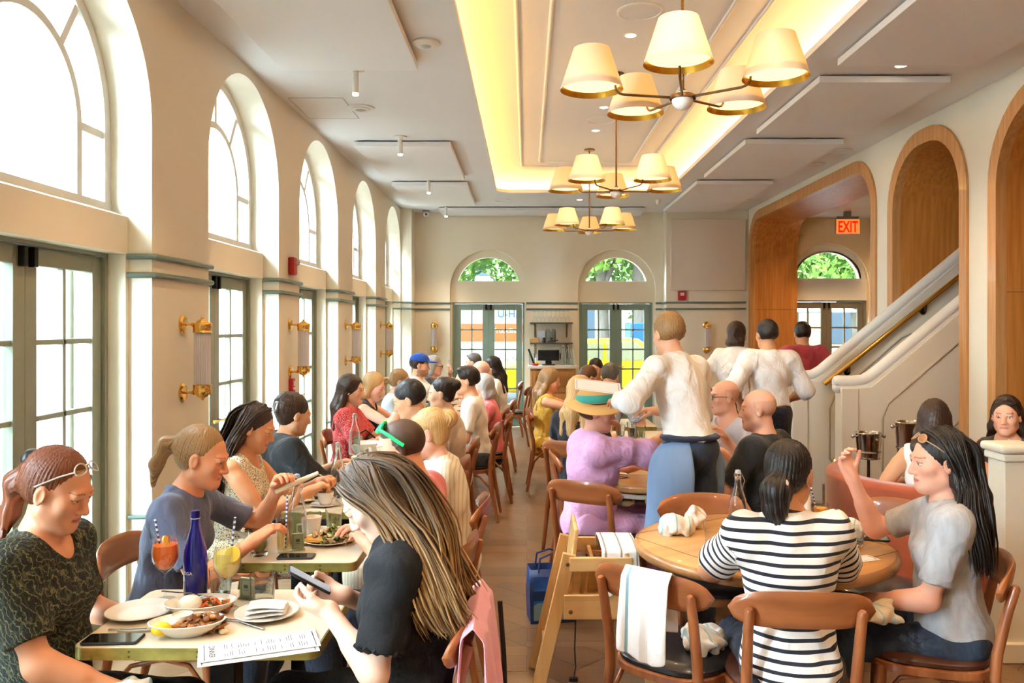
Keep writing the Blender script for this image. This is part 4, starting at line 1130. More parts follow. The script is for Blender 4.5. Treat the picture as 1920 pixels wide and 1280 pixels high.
    if style == 'buzz' or style == 'baldstub':
        line = L[:, 2] > .045-.55*(L[:, 1]+.0)*-1.0*.0-.0
        cap = (L[:, 2] > np.where(L[:, 1] > .02, .055+.4*np.maximum(L[:, 1]-.05, 0), -.03+1.4*np.maximum(L[:, 1]+.02, 0))) & (L[:, 1] < .078) & (L[:, 1] > -.2) & (L[:, 2] > -.06)
        if style == 'baldstub': cap &= (L[:, 2] < .055)
        mixc(cap, BROW[hair], .93 if style == 'buzz' else .18)
    o = v3(X0, Y0, 0)
    root = mesh_obj(name, V, Q, SKIN, None, o, colors=col)
    tag(root, label, 'person', group)
    # ---- hair
    if style not in ('bald', 'buzz', 'baldstub'):
        G = Field()
        t = {'short': .009, 'crop': .006, 'bun': .007, 'long': .010, 'pony': .007, 'bob': .011, 'curly': .018, 'quiff': .009, 'updo': .012}.get(style, .009)
        back = {'long': -.0255, 'bob': -.023, 'curly': -.023, 'short': -.022, 'crop': -.025, 'quiff': -.020}.get(style, -.0265)
        G.ell(H(0, back, .0405), (v3(.0755, .0945, .0855)+t)*hs, E3, .02)
        if style in ('short', 'quiff', 'crop'):
            G.ell(H(0, -.045, -.005), (v3(.066, .062, .075)+t*.8)*hs, E3, .03)
        if style == 'quiff': G.ell(H(0, .045, .105), v3(.055, .04, .026)*hs, E3, .03)
        if style == 'bob':
            for s in (-1, 1): G.cone(H(s*.066, -.02, .02), H(s*.070, -.015, -.095), .032*hs, .028*hs, .03)
            G.cone(H(0, -.07, 0), H(0, -.075, -.085), .05*hs, .045*hs, .03); G.cone(H(-.04, -.06, -.085), H(.04, -.06, -.085), .04*hs, None, .03)
        if style in ('bun', 'updo'):
            G.ell(H(0, -.05, -.02), v3(.068, .055, .06)*hs, E3, .03)
        if style == 'bun': G.ell(H(0, -.125, .052), v3(.048, .044, .046)*hs, E3, .02)
        if style == 'updo':
            G.ell(H(0, -.085, .045), v3(.07, .055, .065)*hs, E3, .03); G.ell(H(0, -.06, .085), v3(.055, .05, .04)*hs, E3, .03)
        if style == 'pony':
            G.ell(H(0, -.05, -.01), v3(.066, .058, .06)*hs, E3, .03)
        if style in ('long', 'curly'):
            for s in (-1, 1):
                a = HC+Rh @ v3(s*.066, -.030+tuck, .020)*hs; b1 = HC+Rh @ v3(s*.080, -.045+tuck, -.08)*hs
                G.cone(a, b1, .026*hs, .030*hs, .03)
                b2 = N+rC*s*.085*sc-fC*.055*sc+uC*.0; G.cone(b1, b2, .032*hs, .034*hs, .03); b3 = b2-uC*.15*sc-fC*.03*sc; G.cone(b2, b3, .034*hs, .022*hs, .03)
            a = H(0, -.075, .0); b1 = N-fC*.085*sc+uC*.02; G.cone(a, b1, .062*hs, .062*hs, .03); G.cone(b1, b1-uC*.16*sc-fC*.02*sc, .058*hs, .035*hs, .03)
        for e in hair_extra:
            pts = []
            for q in e:
                x, y, z, rr, fr_ = q; pts.append((H(x, y, z) if fr_ == 'h' else HC+r*x+f*y+up*z, rr*hs))
            for (a, r1), (b, r2) in zip(pts[:-1], pts[1:]): G.cone(a, b, r1, r2, .025)
        # uncover the face and the ears' front
        low = {'short': -.055, 'crop': -.05, 'quiff': -.055, 'pony': -.04, 'bun': -.04, 'updo': -.04}.get(style)
        G.ell(H(0, .122, -.030), v3(.0680, .092, .122 if style not in ('short', 'quiff', 'crop') else .110)*hs, E3, .010, sub=True)
        if style in ('short', 'crop', 'quiff', 'bun', 'pony', 'updo'):
            for s in (-1, 1): G.ell(H(s*.085, .028, -.040), v3(.036, .052, .060)*hs, E3, .008, sub=True)
        if style in ('short', 'crop', 'quiff'):
            G.box(H(0, .02, -.136), v3(.14, .2, .06)*hs, E3 @ rot((1, 0, 0), -14), .035, .01, sub=True)
        fq = 92*hair_grooves
        def dsp(X, Y, Z):
            x, y, z = X-HC[0], Y-HC[1], Z-HC[2]
            u = x*Rh[0, 0]+y*Rh[1, 0]+z*Rh[2, 0]; v = x*Rh[0, 1]+y*Rh[1, 1]+z*Rh[2, 1]; w = x*Rh[0, 2]+y*Rh[1, 2]+z*Rh[2, 2]
            th = np.arctan2(u, v+.02+0*w); bend = np.sin(w*26+u*14)*.25+np.sin(w*11+v*9)*.4
            if style == 'curly': bend = np.sin(w*70+u*30)*.8+np.sin(w*45+v*50)*.8
            fr_ = np.clip((v/hs-.005)/.05, 0, 1)*np.clip((w/hs+.02)/.05, 0, 1)
            return (.0017*np.sin(th*fq*.5+bend*5)+.0011*np.sin(th*fq*1.15+bend*7+1))*(1-.85*fr_)+.0022*fr_
        hh = h*(.8 if h < .007 else .9)
        Vh, Qh = G.mesh(hh, disp=dsp)
        Lh = (Vh-HC) @ Rh
        th = np.arctan2(Lh[:, 0], Lh[:, 1]+.02); st = th*26+np.sin(Lh[:, 2]*26+Lh[:, 0]*14)*.9+np.sin(Lh[:, 2]*11+Lh[:, 1]*9)*1.4+Lh[:, 2]*3
        mesh_obj('hair', Vh, Qh, HAIR[hair], root, o, attrs={'strand': st})
    # ---- clothes
    info = dict(pos=(X0, Y0, float(P[2])), face=face, root=root, hands=hands, H=H, Rh=Rh, HC=HC, N=N, C=C, P=P, W=W, RC=RC, r=r, f=f, sw=sw, o=o, h=h, hs=hs, sc=sc, SL=SL, SR=SR, EL=EL, ER=ER, uC=uC, rC=rC, fC=fC)
    if tops is not None:
        G = Field(); t = .013+loose*.009
        nS = []
        for s, S, E, Wp in ((-1, SL, EL, WL), (1, SR, ER, WR)):
            full = la+lf; ln = sleeve*full
            if sleeve > 0:
                l1 = min(ln, la); e1 = S+(E-S)*(l1/la); G.cone(S, e1, ra*1.18+t+.004, ra*(1.18-.28*l1/la)+t+.005+loose*.008, .04)
                if ln > la:
                    l2 = (ln-la)/lf; e2 = E+(Wp-E)*l2; G.cone(E, e2, ra*.92+t+loose*.006, (ra*.92*(1-l2)+.027*sc*l2)+t+loose*.008, .03)
                else: e2 = e1
                # cut the cuff flat
                dd = unit((E-S) if ln <= la else (Wp-E)); R_ = np.stack([unit(np.cross(dd, up+.01)), unit(np.cross(dd, np.cross(dd, up+.01))), dd], 1)
                G.box(e2+dd*.075, v3(.10, .10, .068), R_, .006, .004, sub=True)
        torso(G, t, .055)
        if sleeve <= 0:
            for s, S in ((-1, SL), (1, SR)): G.ell(S+rC*s*.045*sc, v3(.055, .075, .085)*sc, RC, .012, sub=True)
        # neckline
        G.ell(N+uC*.045*sc+fC*(.030+scoop*.5)*sc, v3(.062+scoop*.35, .062+scoop*.35, .062+scoop)*sc, RC, .010, sub=True)
        G.ell(H(0, 0, 0), v3(.11, .13, .13)*hs, E3, .005, sub=True)
        if straps:
            G.box(N-uC*.02*sc, v3(.5, .5, .075)*sc, RC, .01, .004, sub=True)
        if collar:
            for a_ in range(9):
                a0 = math.radians(-150+300*a_/9+90); a1 = math.radians(-150+300*(a_+1)/9+90)
                q0 = N+uC*.012*sc+(rC*math.cos(a0)*.072+fC*math.sin(a0)*.066)*sc-uC*.03*sc*max(math.sin(a0), 0); q1 = N+uC*.012*sc+(rC*math.cos(a1)*.072+fC*math.sin(a1)*.066)*sc-uC*.03*sc*max(math.sin(a1), 0)
                G.cone(q0, q1, .016, None, .01)
        # hem
        hemz = P[2]-(.105 if not stand else (.06 if not tucked else -.075))*sc
        if not skirt: G.half(v3(P[0], P[1], hemz), -up)
        wv = waves(int(abs(X0*977+Y0*131)*10) % 9973, .0040*(1+loose*.5), 40, 10, (1, 1, .75))
        Vt, Qt = G.mesh(h*1.05, disp=wv, clip=clip)
        # how far along the sleeve, else height: for woven stripes
        bandv = Vt[:, 2].copy()
        for S, E, sg in ((SL, EL, -1), (SR, ER, 1)):
            d = unit(E-S); tt = (Vt-S) @ d; rad = np.linalg.norm(Vt-S-tt[:, None]*d, axis=1)
            lat = ((Vt-S) @ rC)*sg
            m = (tt > .015) & (rad < ra*2.2) & (lat > .004)
            bandv[m] = S[2]-tt[m]
        tag_ = mesh_obj('top', Vt, Qt, tops, root, o, attrs={'band': bandv})
        tag_.name = top or 'shirt'
        info['top'] = tag_
    if legs is not None:
        G = Field(); legf(G, .010, .04, feet=False, to=.97)
        G.ell(P+uP*.02, v3(.155*g+.03*heavy, .118+.04*heavy, .115)*sc+.007, RP, .05)
        G.box(P-f*.10+up*(.07+.21 if tucked else .262)*sc, v3(.36, .21, .20)*sc, np.stack([r, f, up], 1), .02, .005, sub=True)
        Vt, Qt = G.mesh(h*1.2, disp=waves(int(X0*531+Y0*97) % 997, .004, 30, 6), clip=clip)
        mesh_obj('trousers', Vt, Qt, legs, root, o)
        G = Field()
        for (hp, K, An, toe) in legsJ: G.cone(An-up*.025, toe, .046*sc, .036*sc, .02)
        G.half(v3(0, 0, .004), -up)
        Vt, Qt = G.mesh(max(h*1.2, .008)); mesh_obj('shoes', Vt, Qt, mat('shoe_%d_%d_%d' % shoes, shoes, .6), root, o)
    if skirt is not None:
        smat, slen = skirt
        G = Field(); G.ell(P+uP*.02, v3(.165*g+.03*heavy, .128+.04*heavy, .12)*sc+.012, RP, .06)
        for (hp, K, An, toe) in legsJ:
            if stand: G.cone(hp, hp+(K-hp)*min(slen, 1), tr*1.4, tr*1.6, .10)
            else:
                G.cone(hp, K, tr*1.35, .085*sc, .09)
                if slen > 1: G.cone(K, K+(An-K)*(slen-1), .085*sc, .10*sc, .10)
        G.cone(legsJ[0][1], legsJ[1][1], .06, None, .06); G.cone((legsJ[0][0]+legsJ[0][1])/2, (legsJ[1][0]+legsJ[1][1])/2, .07, None, .06)
        G.half(P+up*.10*sc, up)
        Vt, Qt = G.mesh(h*1.2, disp=waves(int(X0*331+Y0*57) % 997, .006, 32, 8, (1, 1, .4)), clip=clip)
        mesh_obj('skirt', Vt, Qt, smat, root, o)
    return info

def sub_part(info, name, F, m, h=None, disp=None):
    V, Q = F.mesh(h or info['h']*.8, disp=disp); return mesh_obj(name, V, Q, m, info['root'], info['o'])

def spectacles(info, m, on_head=False, lensm=None, wide=1.0, style='glasses', thick=1.0):
    """frames with two lenses and temples; worn on the nose or pushed up on the hair"""
    H = info['H']; hs = info['hs']; root = info['root']; o = info['o']
    mb = MB()
    def T(x, y, z):
        if not on_head: return Vector(H(x*wide, y, z))
        if y > .085: v = z-.004; return Vector(H(x*1.02*wide, .061-.75*v, .106+.62*v-4.2*abs(x)**2))     # lenses lie on the front of the hair
        u = (.10-y)/.13; return Vector(H((.064+.023*min(u*1.6, 1))*(1 if x > 0 else -1)*wide, .050-.078*u, .092-.075*u))
    L = []
    for s in (-1, 1):
        ringp = [T(s*.033+.0245*math.cos(a)*1.0, .101-.10*abs(.033+.0245*math.cos(a)*s*s)**2, .004+.018*math.sin(a)) for a in np.linspace(0, 2*math.pi, 17)]
        mb.tube(ringp, .0022*thick, 6, cap=False); L.append(ringp[:-1])
        mb.tube([T(s*.058, .094, .008), T(s*.074, .06, .010), T(s*.081, -.005, .006), T(s*.080, -.03, -.008)], .0024*thick, 8)
    mb.tube([T(-.010, .102, .008), T(0, .104, .011), T(.010, .102, .008)], .0022, 6)
    fr = mb.build(style, m, root); fr.location = -Vector(o) if False else (0, 0, 0)
    for v in fr.data.vertices: v.co -= Vector(o)
    mb = MB()
    for ring_ in L: mb.add(ring_, [tuple(range(len(ring_)))])
    le = mb.build('lenses', lensm or glassmat('spectacle_lens', (235, 238, 240), .05), fr, smooth=0)
    for v in le.data.vertices: v.co -= Vector(o)
    return fr

def locks(info, specs, hairname, n, rad=.0055, seed=3, name='hair_locks'):
    """loose locks of hair following guide paths; each spec: list of world points, lateral spread"""
    rg = np.random.default_rng(seed); mb = MB(); st = []
    for k in range(n):
        guide, spread = specs[rg.integers(len(specs))]
        off = rg.normal(size=3)*spread; ph = rg.random()*6.28; t1 = .75+.3*rg.random()
        P = [np.array(g, float) for g in guide]; pts = []
        m = 11
        for i in range(m):
            t = min(i/(m-1)*t1, 1)*(len(P)-1); a = min(int(t), len(P)-2); u = t-a
            p0 = P[max(a-1, 0)]; p1 = P[a]; p2 = P[a+1]; p3 = P[min(a+2, len(P)-1)]
            q = .5*((2*p1)+(-p0+p2)*u+(2*p0-5*p1+4*p2-p3)*u*u+(-p0+3*p1-3*p2+p3)*u**3)
            w = i/(m-1); q = q+off*(.35+.9*w)+np.array((math.sin(ph+w*7), math.cos(ph+w*6), 0))*.006*w
            pts.append(q)
        rr = [rad*(.55+.6*math.sin(math.pi*min(i/(m-1)*.75+.2, 1))) for i in range(m)]; rr[-1] = rad*.15
        b = len(mb.v); mb.tube(pts, rr, 5); st += [k*1.7+.1*((j//5)) for j in range(len(mb.v)-b)]
    o = mb.build(name, HAIR[hairname], info['root'], smooth=80)
    if len(o.data.vertices) == len(st):
        at = o.data.attributes.new('strand', 'FLOAT', 'POINT'); at.data.foreach_set('value', np.array(st, np.float32))
    for v in o.data.vertices: v.co -= Vector(info['o'])
    return o

def side_locks(info, hairname, n, drop=.28, rad=.0038, seed=9, side=.12):
    """strands that leave the parting, pass behind the ears and fall over the shoulders"""
    H, N, r1, f1 = info['H'], info['N'], info['r'], info['f']; u1 = v3(0, 0, 1); sp = []
    for s in (-1, 1):
        for yy in (.035, 0, -.035, -.065):
            p0 = H(s*.008, yy, .128-abs(yy)*.15); p1 = H(s*.058, yy*.75-.02, .092); p2 = H(s*.090, yy*.35-.045, -.01)
            p3 = H(s*.094, yy*.3-.06, -.09); p4 = N+r1*s*(side+.01)-f1*(.05-yy*.4)-u1*.02; p5 = N+r1*s*(side+.015)-f1*(.075-yy*.4)-u1*drop*.55; p6 = N+r1*s*side-f1*(.085-yy*.4)-u1*drop
            sp.append(([p0, p1, p2, p3, p4, p5, p6], .010))
    for x in (-.06, -.02, .02, .06):
        sp.append(([H(x*.3, -.05, .126), H(x, -.122, .05), H(x*1.1, -.128, -.05), N+r1*x*1.4-f1*.115+u1*.01, N+r1*x*1.5-f1*.125-u1*drop*.5, N+r1*x*1.5-f1*.12-u1*drop], .012))
    return locks(info, sp, hairname, n, rad, seed)
# ---------------------------------------------------------------- chairs
LEATHER = mat('black_leather', (26, 26, 30), .32, coat=.2)
LEATHERB = mat('brown_leather', (74, 38, 28), .35, coat=.2)
def make_chair(leather):
    t = thing('dining_chair', 'x', 'chair')
    def seat_outline(g):
        out = []
        for i in range(40):
            a = 2*math.pi*i/40; c, s = math.cos(a), math.sin(a); n = 3.0
            x = math.copysign(abs(c)**(2/n), c)*(.205+g); y = math.copysign(abs(s)**(2/n), s)*(.205+g)
            x *= 1+.06*y/.2; out.append((x, y))
        return out
    def slab(zs):
        m = MB(); vs = []; n = 40
        for g, z in zs: vs += [(*p, z) for p in seat_outline(g)]
        fs = [(i*n+j, i*n+(j+1) % n, (i+1)*n+(j+1) % n, (i+1)*n+j) for i in range(len(zs)-1) for j in range(n)]
        fs += [tuple(range(n-1, -1, -1)), tuple((len(zs)-1)*n+j for j in range(n))]
        m.add(vs, fs); return m
    slab([(.0, .412), (.012, .418), (.012, .442), (.004, .447)]).build('seat_frame', CHAIRW, t)
    slab([(-.006, .446), (.004, .452), (.004, .465), (-.008, .476), (-.05, .483), (-.12, .485)]).build('seat', leather, t)
    for s in (-1, 1):
        m = MB(); m.tube([(s*.192, -.275, 0), (s*.186, -.235, .22), (s*.178, -.205, .43), (s*.176, -.212, .52), (s*.178, -.246, .68), (s*.178, -.268, .757), (s*.178, -.272, .768)], [.0135, .0165, .019, .019, .0175, .0165, .010], 12)
        m.build('leg', CHAIRW, t)
        m = MB(); m.tube([(s*.178, .165, .43), (s*.182, .178, .30), (s*.188, .195, 0)], [.018, .0165, .0115], 12); m.build('leg', CHAIRW, t)
        m = MB(); m.tube([(s*.186, -.232, .20), (s*.184, -.20, .30), (s*.176, -.12, .385), (s*.170, 0, .408), (s*.172, .10, .385), (s*.178, .155, .31), (s*.182, .172, .22)], .0095, 8); m.build('stretcher', CHAIRW, t)
    # wide curved back rail with rounded ends, in front of the posts
    m = MB(); n = 26; rows = []
    for side in (0, 1):
        for k in range(2):
            pass
    F = []; Bk = []; nv = 9
    for i in range(n+1):
        u = -1+2*i/n; x = u*.236; y = -.222-.058*(1-u*u)+.012
        hh = .063*math.sqrt(max(1-abs(u)**4.5, 0))+.001; zc = .752+.014*(1-u*u)
        colF = []; colB = []
        for j in range(nv):
            w = -1+2*j/(nv-1); z = zc+w*hh; yy = y-.20*(z-.75)
            e = .0105*math.sqrt(max(1-abs(w)**6, 0))+.0015
            colF.append((x, yy+e, z)); colB.append((x, yy-e, z))
        F.append(colF); Bk.append(colB)
    m.grid(F); m.grid([r[::-1] for r in Bk])
    for A, B_ in ((0, 0), (n, n)):
        for j in range(nv-1): m.add([F[A][j], F[A][j+1], Bk[A][j+1], Bk[A][j]], [(0, 1, 2, 3)])
    for i in range(n):
        for j in (0, nv-1): m.add([F[i][j], F[i+1][j], Bk[i+1][j], Bk[i][j]], [(0, 1, 2, 3)])
    m.build('back_rail', woodmat('chair_back_beech', (166, 98, 55), (138, 78, 42), .32, 'X', .9, .4), t, smooth=50)
    return t
_cb = make_chair(LEATHER); _cr = make_chair(LEATHERB); _used = set()
def chair(x, y, facing, label, group, brown=False):
    src = _cr if brown else _cb
    if src.name not in _used: _used.add(src.name); o = src
    else: o = copy_tree(src)
    o.location = (x, y, 0); o.rotation_euler = (0, 0, math.radians(facing-90)); tag(o, label, 'chair', group); return o

# ---------------------------------------------------------------- tables
TOPM = mat('pale_laminate', (232, 216, 190), .28, var=.05, vs=(3, 12, 3), coat=.2)
EDGEM = mat('brass_edging', (186, 176, 98), .4, .55, var=.25, vs=(14, 14, 30), col2=(152, 146, 80))
TBASE = mat('table_iron', (28, 28, 30), .45, .3)
def small_table(x0, x1, y0, y1, label, zt=.75):
    xc, yc = (x0+x1)/2, (y0+y1)/2; t = thing('bistro_table', label, 'table', (xc, yc, 0), 0, 'brass edged two seat tables by the windows')
    w, d = x1-x0, y1-y0; pr = rrect(w-.006, d-.006, .035, 5)
    MB().prism(pr, zt-.03, zt).build('tabletop', TOPM, t, bevel=.002)
    m = MB(); o_ = rrect(w, d, .038, 5); n = len(o_)
    vs = [(*p, z) for z in (zt-.036, zt-.0015) for p in o_]+[(*p, z) for z in (zt-.036, zt-.0015) for p in rrect(w-.005, d-.005, .036, 5)]
    m.add(vs, [(i, (i+1) % n, n+(i+1) % n, n+i) for i in range(n)]+[(n+i, n+(i+1) % n, 3*n+(i+1) % n, 3*n+i) for i in range(n)]+[(i, (i+1) % n, 2*n+(i+1) % n, 2*n+i) for i in range(n)])
    e = m.build('edge_band', EDGEM, t)
    m = MB()
    for sx in (-.26*w, 0.012, .036, .26*w):
        for z in (zt-.011, zt-.026): m.lathe([(.0035, -d/2-.0012), (.003, -d/2+.001)], (sx, 0, z), 12, axis='Y')
    m.build('screws', mat('screw_head', (110, 96, 50), .4, .8), e)
    m = MB(); m.box(-.04, .04, -.04, .04, .03, zt-.03); m.box(-.2, .2, -.035, .035, zt-.05, zt-.03); m.build('column', TBASE, t, bevel=.004)
    m = MB(); m.box(-.24, .24, -.035, .035, .008, .03); m.box(-.035, .035, -.24, .24, .008, .03); m.build('foot', TBASE, t, bevel=.004)
    return t
TABLES = [(-1.32, -.605, 2.37, 2.90, 'brass edged table nearest the camera, with the blue bottle'), (-1.25, -.672, 3.22, 3.82, 'second brass edged table, with the phone on its near edge'), (-1.25, -.68, 4.10, 4.68, 'third brass edged table, with the salad and the coffee cup'),
          (-1.25, -.70, 4.98, 5.56, 'fourth table by the windows, in front of the woman in black'), (-1.25, -.70, 5.80, 6.42, 'fifth table by the windows, with the white bowls'), (-1.25, -.70, 6.80, 7.40, 'sixth table by the windows, before the woman in red'),
          (-1.25, -.72, 7.62, 8.20, 'seventh table by the windows, before the blonde woman in black'), (-1.25, -.72, 8.70, 9.30, 'eighth table by the windows, before the man in the blue cap'), (-1.25, -.72, 9.75, 10.35, 'ninth and last table by the windows, near the back wall')]
for a in TABLES: small_table(*a)

OAKTOP = woodmat('oak_tabletop', (206, 158, 100), (186, 134, 78), .32, 'X', .7, .3)
OAKEDGE = woodmat('oak_edge', (176, 128, 76), (150, 104, 58), .35, 'X', .7, .3)
def round_table(x, y, r, label, zt=.75, rotz=0, corners=False):
    t = thing('round_table', label, 'table', (x, y, 0), rotz)
    if corners:
        poly = rrect(2*r, 2*r*.92, .34, 5)
        MB().prism(poly, zt-.042, zt).build('tabletop', OAKTOP, t, bevel=.012, segs=3)
        m = MB(); m.prism([(px*.96, py*.96) for px, py in poly], zt-.078, zt-.05); m.build('folded_leaf', mat('leaf_edge_pale', (206, 196, 178), .5), t, bevel=.004)
    else:
        m = MB(); m.lathe([(.001, zt-.045), (r-.03, zt-.045), (r-.008, zt-.038), (r, zt-.024), (r-.004, zt-.008), (r-.02, zt), (.001, zt)], (0, 0, 0), 72); m.build('tabletop', OAKTOP, t, smooth=50)
        m = MB(); m.lathe([(r-.028, zt-.046), (r-.006, zt-.039), (r+.0015, zt-.024), (r-.003, zt-.0075), (r-.019, zt+.0006)], (0, 0, 0), 72); m.f = m.f[:-2]; m.m = m.m[:-2]
        m.build('rounded_edge', OAKEDGE, t, smooth=60)
        m = MB(); s_ = r*.66
        for a, b in (((-s_, -s_*1.12), (s_, -s_*1.12)), ((s_*1.12, -s_), (s_*1.12, s_)), ((s_, s_*1.12), (-s_, s_*1.12)), ((-s_*1.12, s_), (-s_*1.12, -s_))): m.bar((*a, zt+.0004), (*b, zt+.0004), .0035, .0012)
        m.build('leaf_seam', mat('seam_dark', (110, 76, 44), .6), t, smooth=0)
    m = MB(); m.lathe([(.055, zt-.045), (.05, zt-.12), (.045, .1), (.06, .05)], (0, 0, 0), 20); m.build('column', TBASE, t)
    m = MB()
    for k in range(4):
        a = math.pi/4+math.pi/2*k; m.tube([(0, 0, .06), (.3*math.cos(a), .3*math.sin(a), .022)], [.03, .02], 8)
    m.build('foot', TBASE, t)
    return t
round_table(1.01, 3.53, .545, 'round oak table in the right foreground, before the woman in stripes', rotz=math.radians(33))
round_table(.865, 5.14, .465, 'oak drop leaf table with clipped corners behind the standing waiter', corners=True, rotz=.0)
tt = small_table(.64, 1.25, 6.55, 7.25, 'table with glasses and papers between the hat woman and the back group'); tt['group'] = ''; del tt['group']
tt = small_table(.48, 1.2, 7.55, 8.2, 'rear table of the back group, before the woman in yellow'); del tt['group']
tt = small_table(1.70, 2.30, 9.1, 9.7, 'small table before the seated woman by the back wall'); del tt['group']

# ---------------------------------------------------------------- children's high chair
PINE = woodmat('pine', (222, 178, 116), (200, 150, 90), .4, 'Z', .8, .3)
PINEX = woodmat('pine_across', (224, 182, 120), (204, 158, 98), .4, 'X', .8, .3)
hc = thing('high_chair', 'pale wooden high chair with a striped cloth over its tray, left of the round table', 'high chair', (.31, 3.86, 0), 0)
for yy in (-.17, .17):
    m = MB(); m.bar((-.272, yy, 0), (-.118, yy, .655), .062, .022, (0, 1, 0)); m.build('leg', PINE, hc, bevel=.004)
    m = MB(); m.bar((.272, yy, 0), (.118, yy, .655), .062, .022, (0, 1, 0)); m.build('leg', PINE, hc, bevel=.004)
    s = -1 if yy < 0 else 1
    m = MB(); m.box(-.12, .165, yy+s*.010-.010, yy+s*.010+.012, .578, .642); m.build('arm_rail', PINEX, hc, bevel=.004)
    m = MB(); m.box(-.145, .15, yy+s*.010-.011, yy+s*.010+.011, .365, .475); m.build('side_rail', PINEX, hc, bevel=.004)
    m = MB()
    for px, pz in ((-.128, .612), (-.115, .40), (-.268, .03)): m.lathe([(.010, s*.0), (.008, s*.004)], (px, yy+s*.021, pz), 14, axis='Y')
    m.build('bolts', mat('bolt_bronze', (120, 92, 60), .4, .7), hc)
m = MB(); m.bar((-.13, 0, .36), (-.085, 0, .76), .30, .02, (1, 0, 0)); m.build('backrest', PINEX, hc, bevel=.006)
m = MB(); m.box(-.12, .12, -.16, .16, .36, .38); m.build('seat', PINEX, hc, bevel=.004)
m = MB(); m.box(.10, .13, -.18, .18, .60, .66); m.box(-.02, .0, -.15, .15, .58, .61); m.build('front_bar', PINEX, hc, bevel=.004)
for z, x in ((.16, .225), (.16, -.225)):
    m = MB(); m.box(x-.012, x+.012, -.17, .17, z-.03, z+.03); m.build('stretcher', PINEX, hc, bevel=.004)
m = MB(); m.tube([(-.09, -.15, .37), (-.095, -.15, .22), (-.09, -.152, .14), (-.10, -.15, .09)], .004, 6); m.box(-.12, -.08, -.16, -.14, .075, .09); m.build('strap', BLACK, hc)

# ---------------------------------------------------------------- orange curved booth
VELVET = mat('orange_velvet', (178, 84, 46), .85, sheen=.6, var=.15, vs=(5, 5, 5), col2=(158, 70, 38))
bt = thing('booth_sofa', 'curved orange velvet booth sofa behind the woman in the grey tee', 'sofa', (2.62, 5.18, 0), 0)
def arc_wall(r0, r1, z0, z1, a0, a1, n=22):
    m = MB(); vs = []
    for i in range(n+1):
        a = math.radians(a0+(a1-a0)*i/n); c, s = math.cos(a), math.sin(a)
        for rr, z in ((r0, z0), (r1, z0), (r1, z1), (r0, z1)): vs.append((rr*c, rr*s*.95, z))
    fs = [(i*4+j, i*4+(j+1) % 4, i*4+4+(j+1) % 4, i*4+4+j) for i in range(n) for j in range(4)]+[(0, 1, 2, 3), tuple(n*4+j for j in (3, 2, 1, 0))]
    m.add(vs, fs); return m
arc_wall(.56, .70, .06, .76, 128, 275).build('backrest', VELVET, bt, bevel=.035, segs=4)
arc_wall(.16, .55, .08, .44, 120, 275).build('seat', VELVET, bt, bevel=.03, segs=3)
arc_wall(.55, .66, 0, .06, 130, 273).build('plinth', mat('booth_plinth', (60, 40, 30), .6), bt)
tt = thing('booth_table', 'small pale table inside the orange booth', 'table', (2.83, 4.95, 0))
MB().prism(rrect(.52, .5, .05), .70, .735).build('tabletop', TOPM, tt, bevel=.004)
m = MB(); m.tube([(0, 0, .02), (0, 0, .70)], .035, 12); m.lathe([(.18, 0), (.18, .02), (.05, .03)], (0, 0, 0), 24); m.build('column', TBASE, tt)

# ---------------------------------------------------------------- ice buckets on stands
def bucket(x, y, z, label, r=.098, hh=.19):
    t = thing('ice_bucket', label, 'ice bucket', (x, y, z), 0, 'steel ice buckets')
    m = MB(); m.lathe([(r*.80, 0), (r*.84, .01), (r*.97, hh*.97), (r*1.03, hh), (r*1.0, hh+.004), (r*.93, hh*.97), (r*.80, .012), (.001, .012)], (0, 0, 0), 40); m.build('pail', CHROME, t)
    for s in (-1, 1):
        m = MB(); m.tube([(s*r*.96, 0, hh*.86), (s*(r+.018), 0, hh*.86)], .006, 8); m.ball((s*(r+.022), 0, hh*.86), .014, 14); m.build('knob', CHROME, t)
    return t
def bstand(x, y, label, z=.66):
    t = thing('bucket_stand', label, 'stand', (x, y, 0), 0, 'steel stands under the ice buckets')
    m = MB(); m.lathe([(.002, z), (.086, z), (.086, z+.006), (.002, z+.006)], (0, 0, 0), 30); ring_ = [(.094*math.cos(a), .094*math.sin(a), z+.055) for a in np.linspace(0, 2*math.pi, 33)]; m.tube(ring_, .004, 6, cap=False)
    for k in range(3): m.tube([(.085*math.cos(2.1*k), .085*math.sin(2.1*k), z), (.094*math.cos(2.1*k), .094*math.sin(2.1*k), z+.055)], .003, 6)
    m.build('cradle', CHROME, t)
    m = MB(); m.tube([(0, 0, .02), (0, 0, z)], .012, 12); m.build('pole', mat('dark_steel', (120, 112, 106), .25, 1.0), t)
    m = MB(); m.lathe([(.12, 0), (.12, .008), (.03, .02)], (0, 0, 0), 30); m.build('foot', CHROME, t)
bstand(2.62, 6.30, 'steel bucket stand on the left, by the near stair post'); bucket(2.62, 6.30, .667, 'steel ice bucket on the left, in front of the stair panel')
bstand(2.84, 6.10, 'steel bucket stand on the right, hidden behind the long dark hair', .72); bucket(2.84, 6.10, .727, 'taller steel ice bucket on the right, beside the dark haired guests', .104, .235)

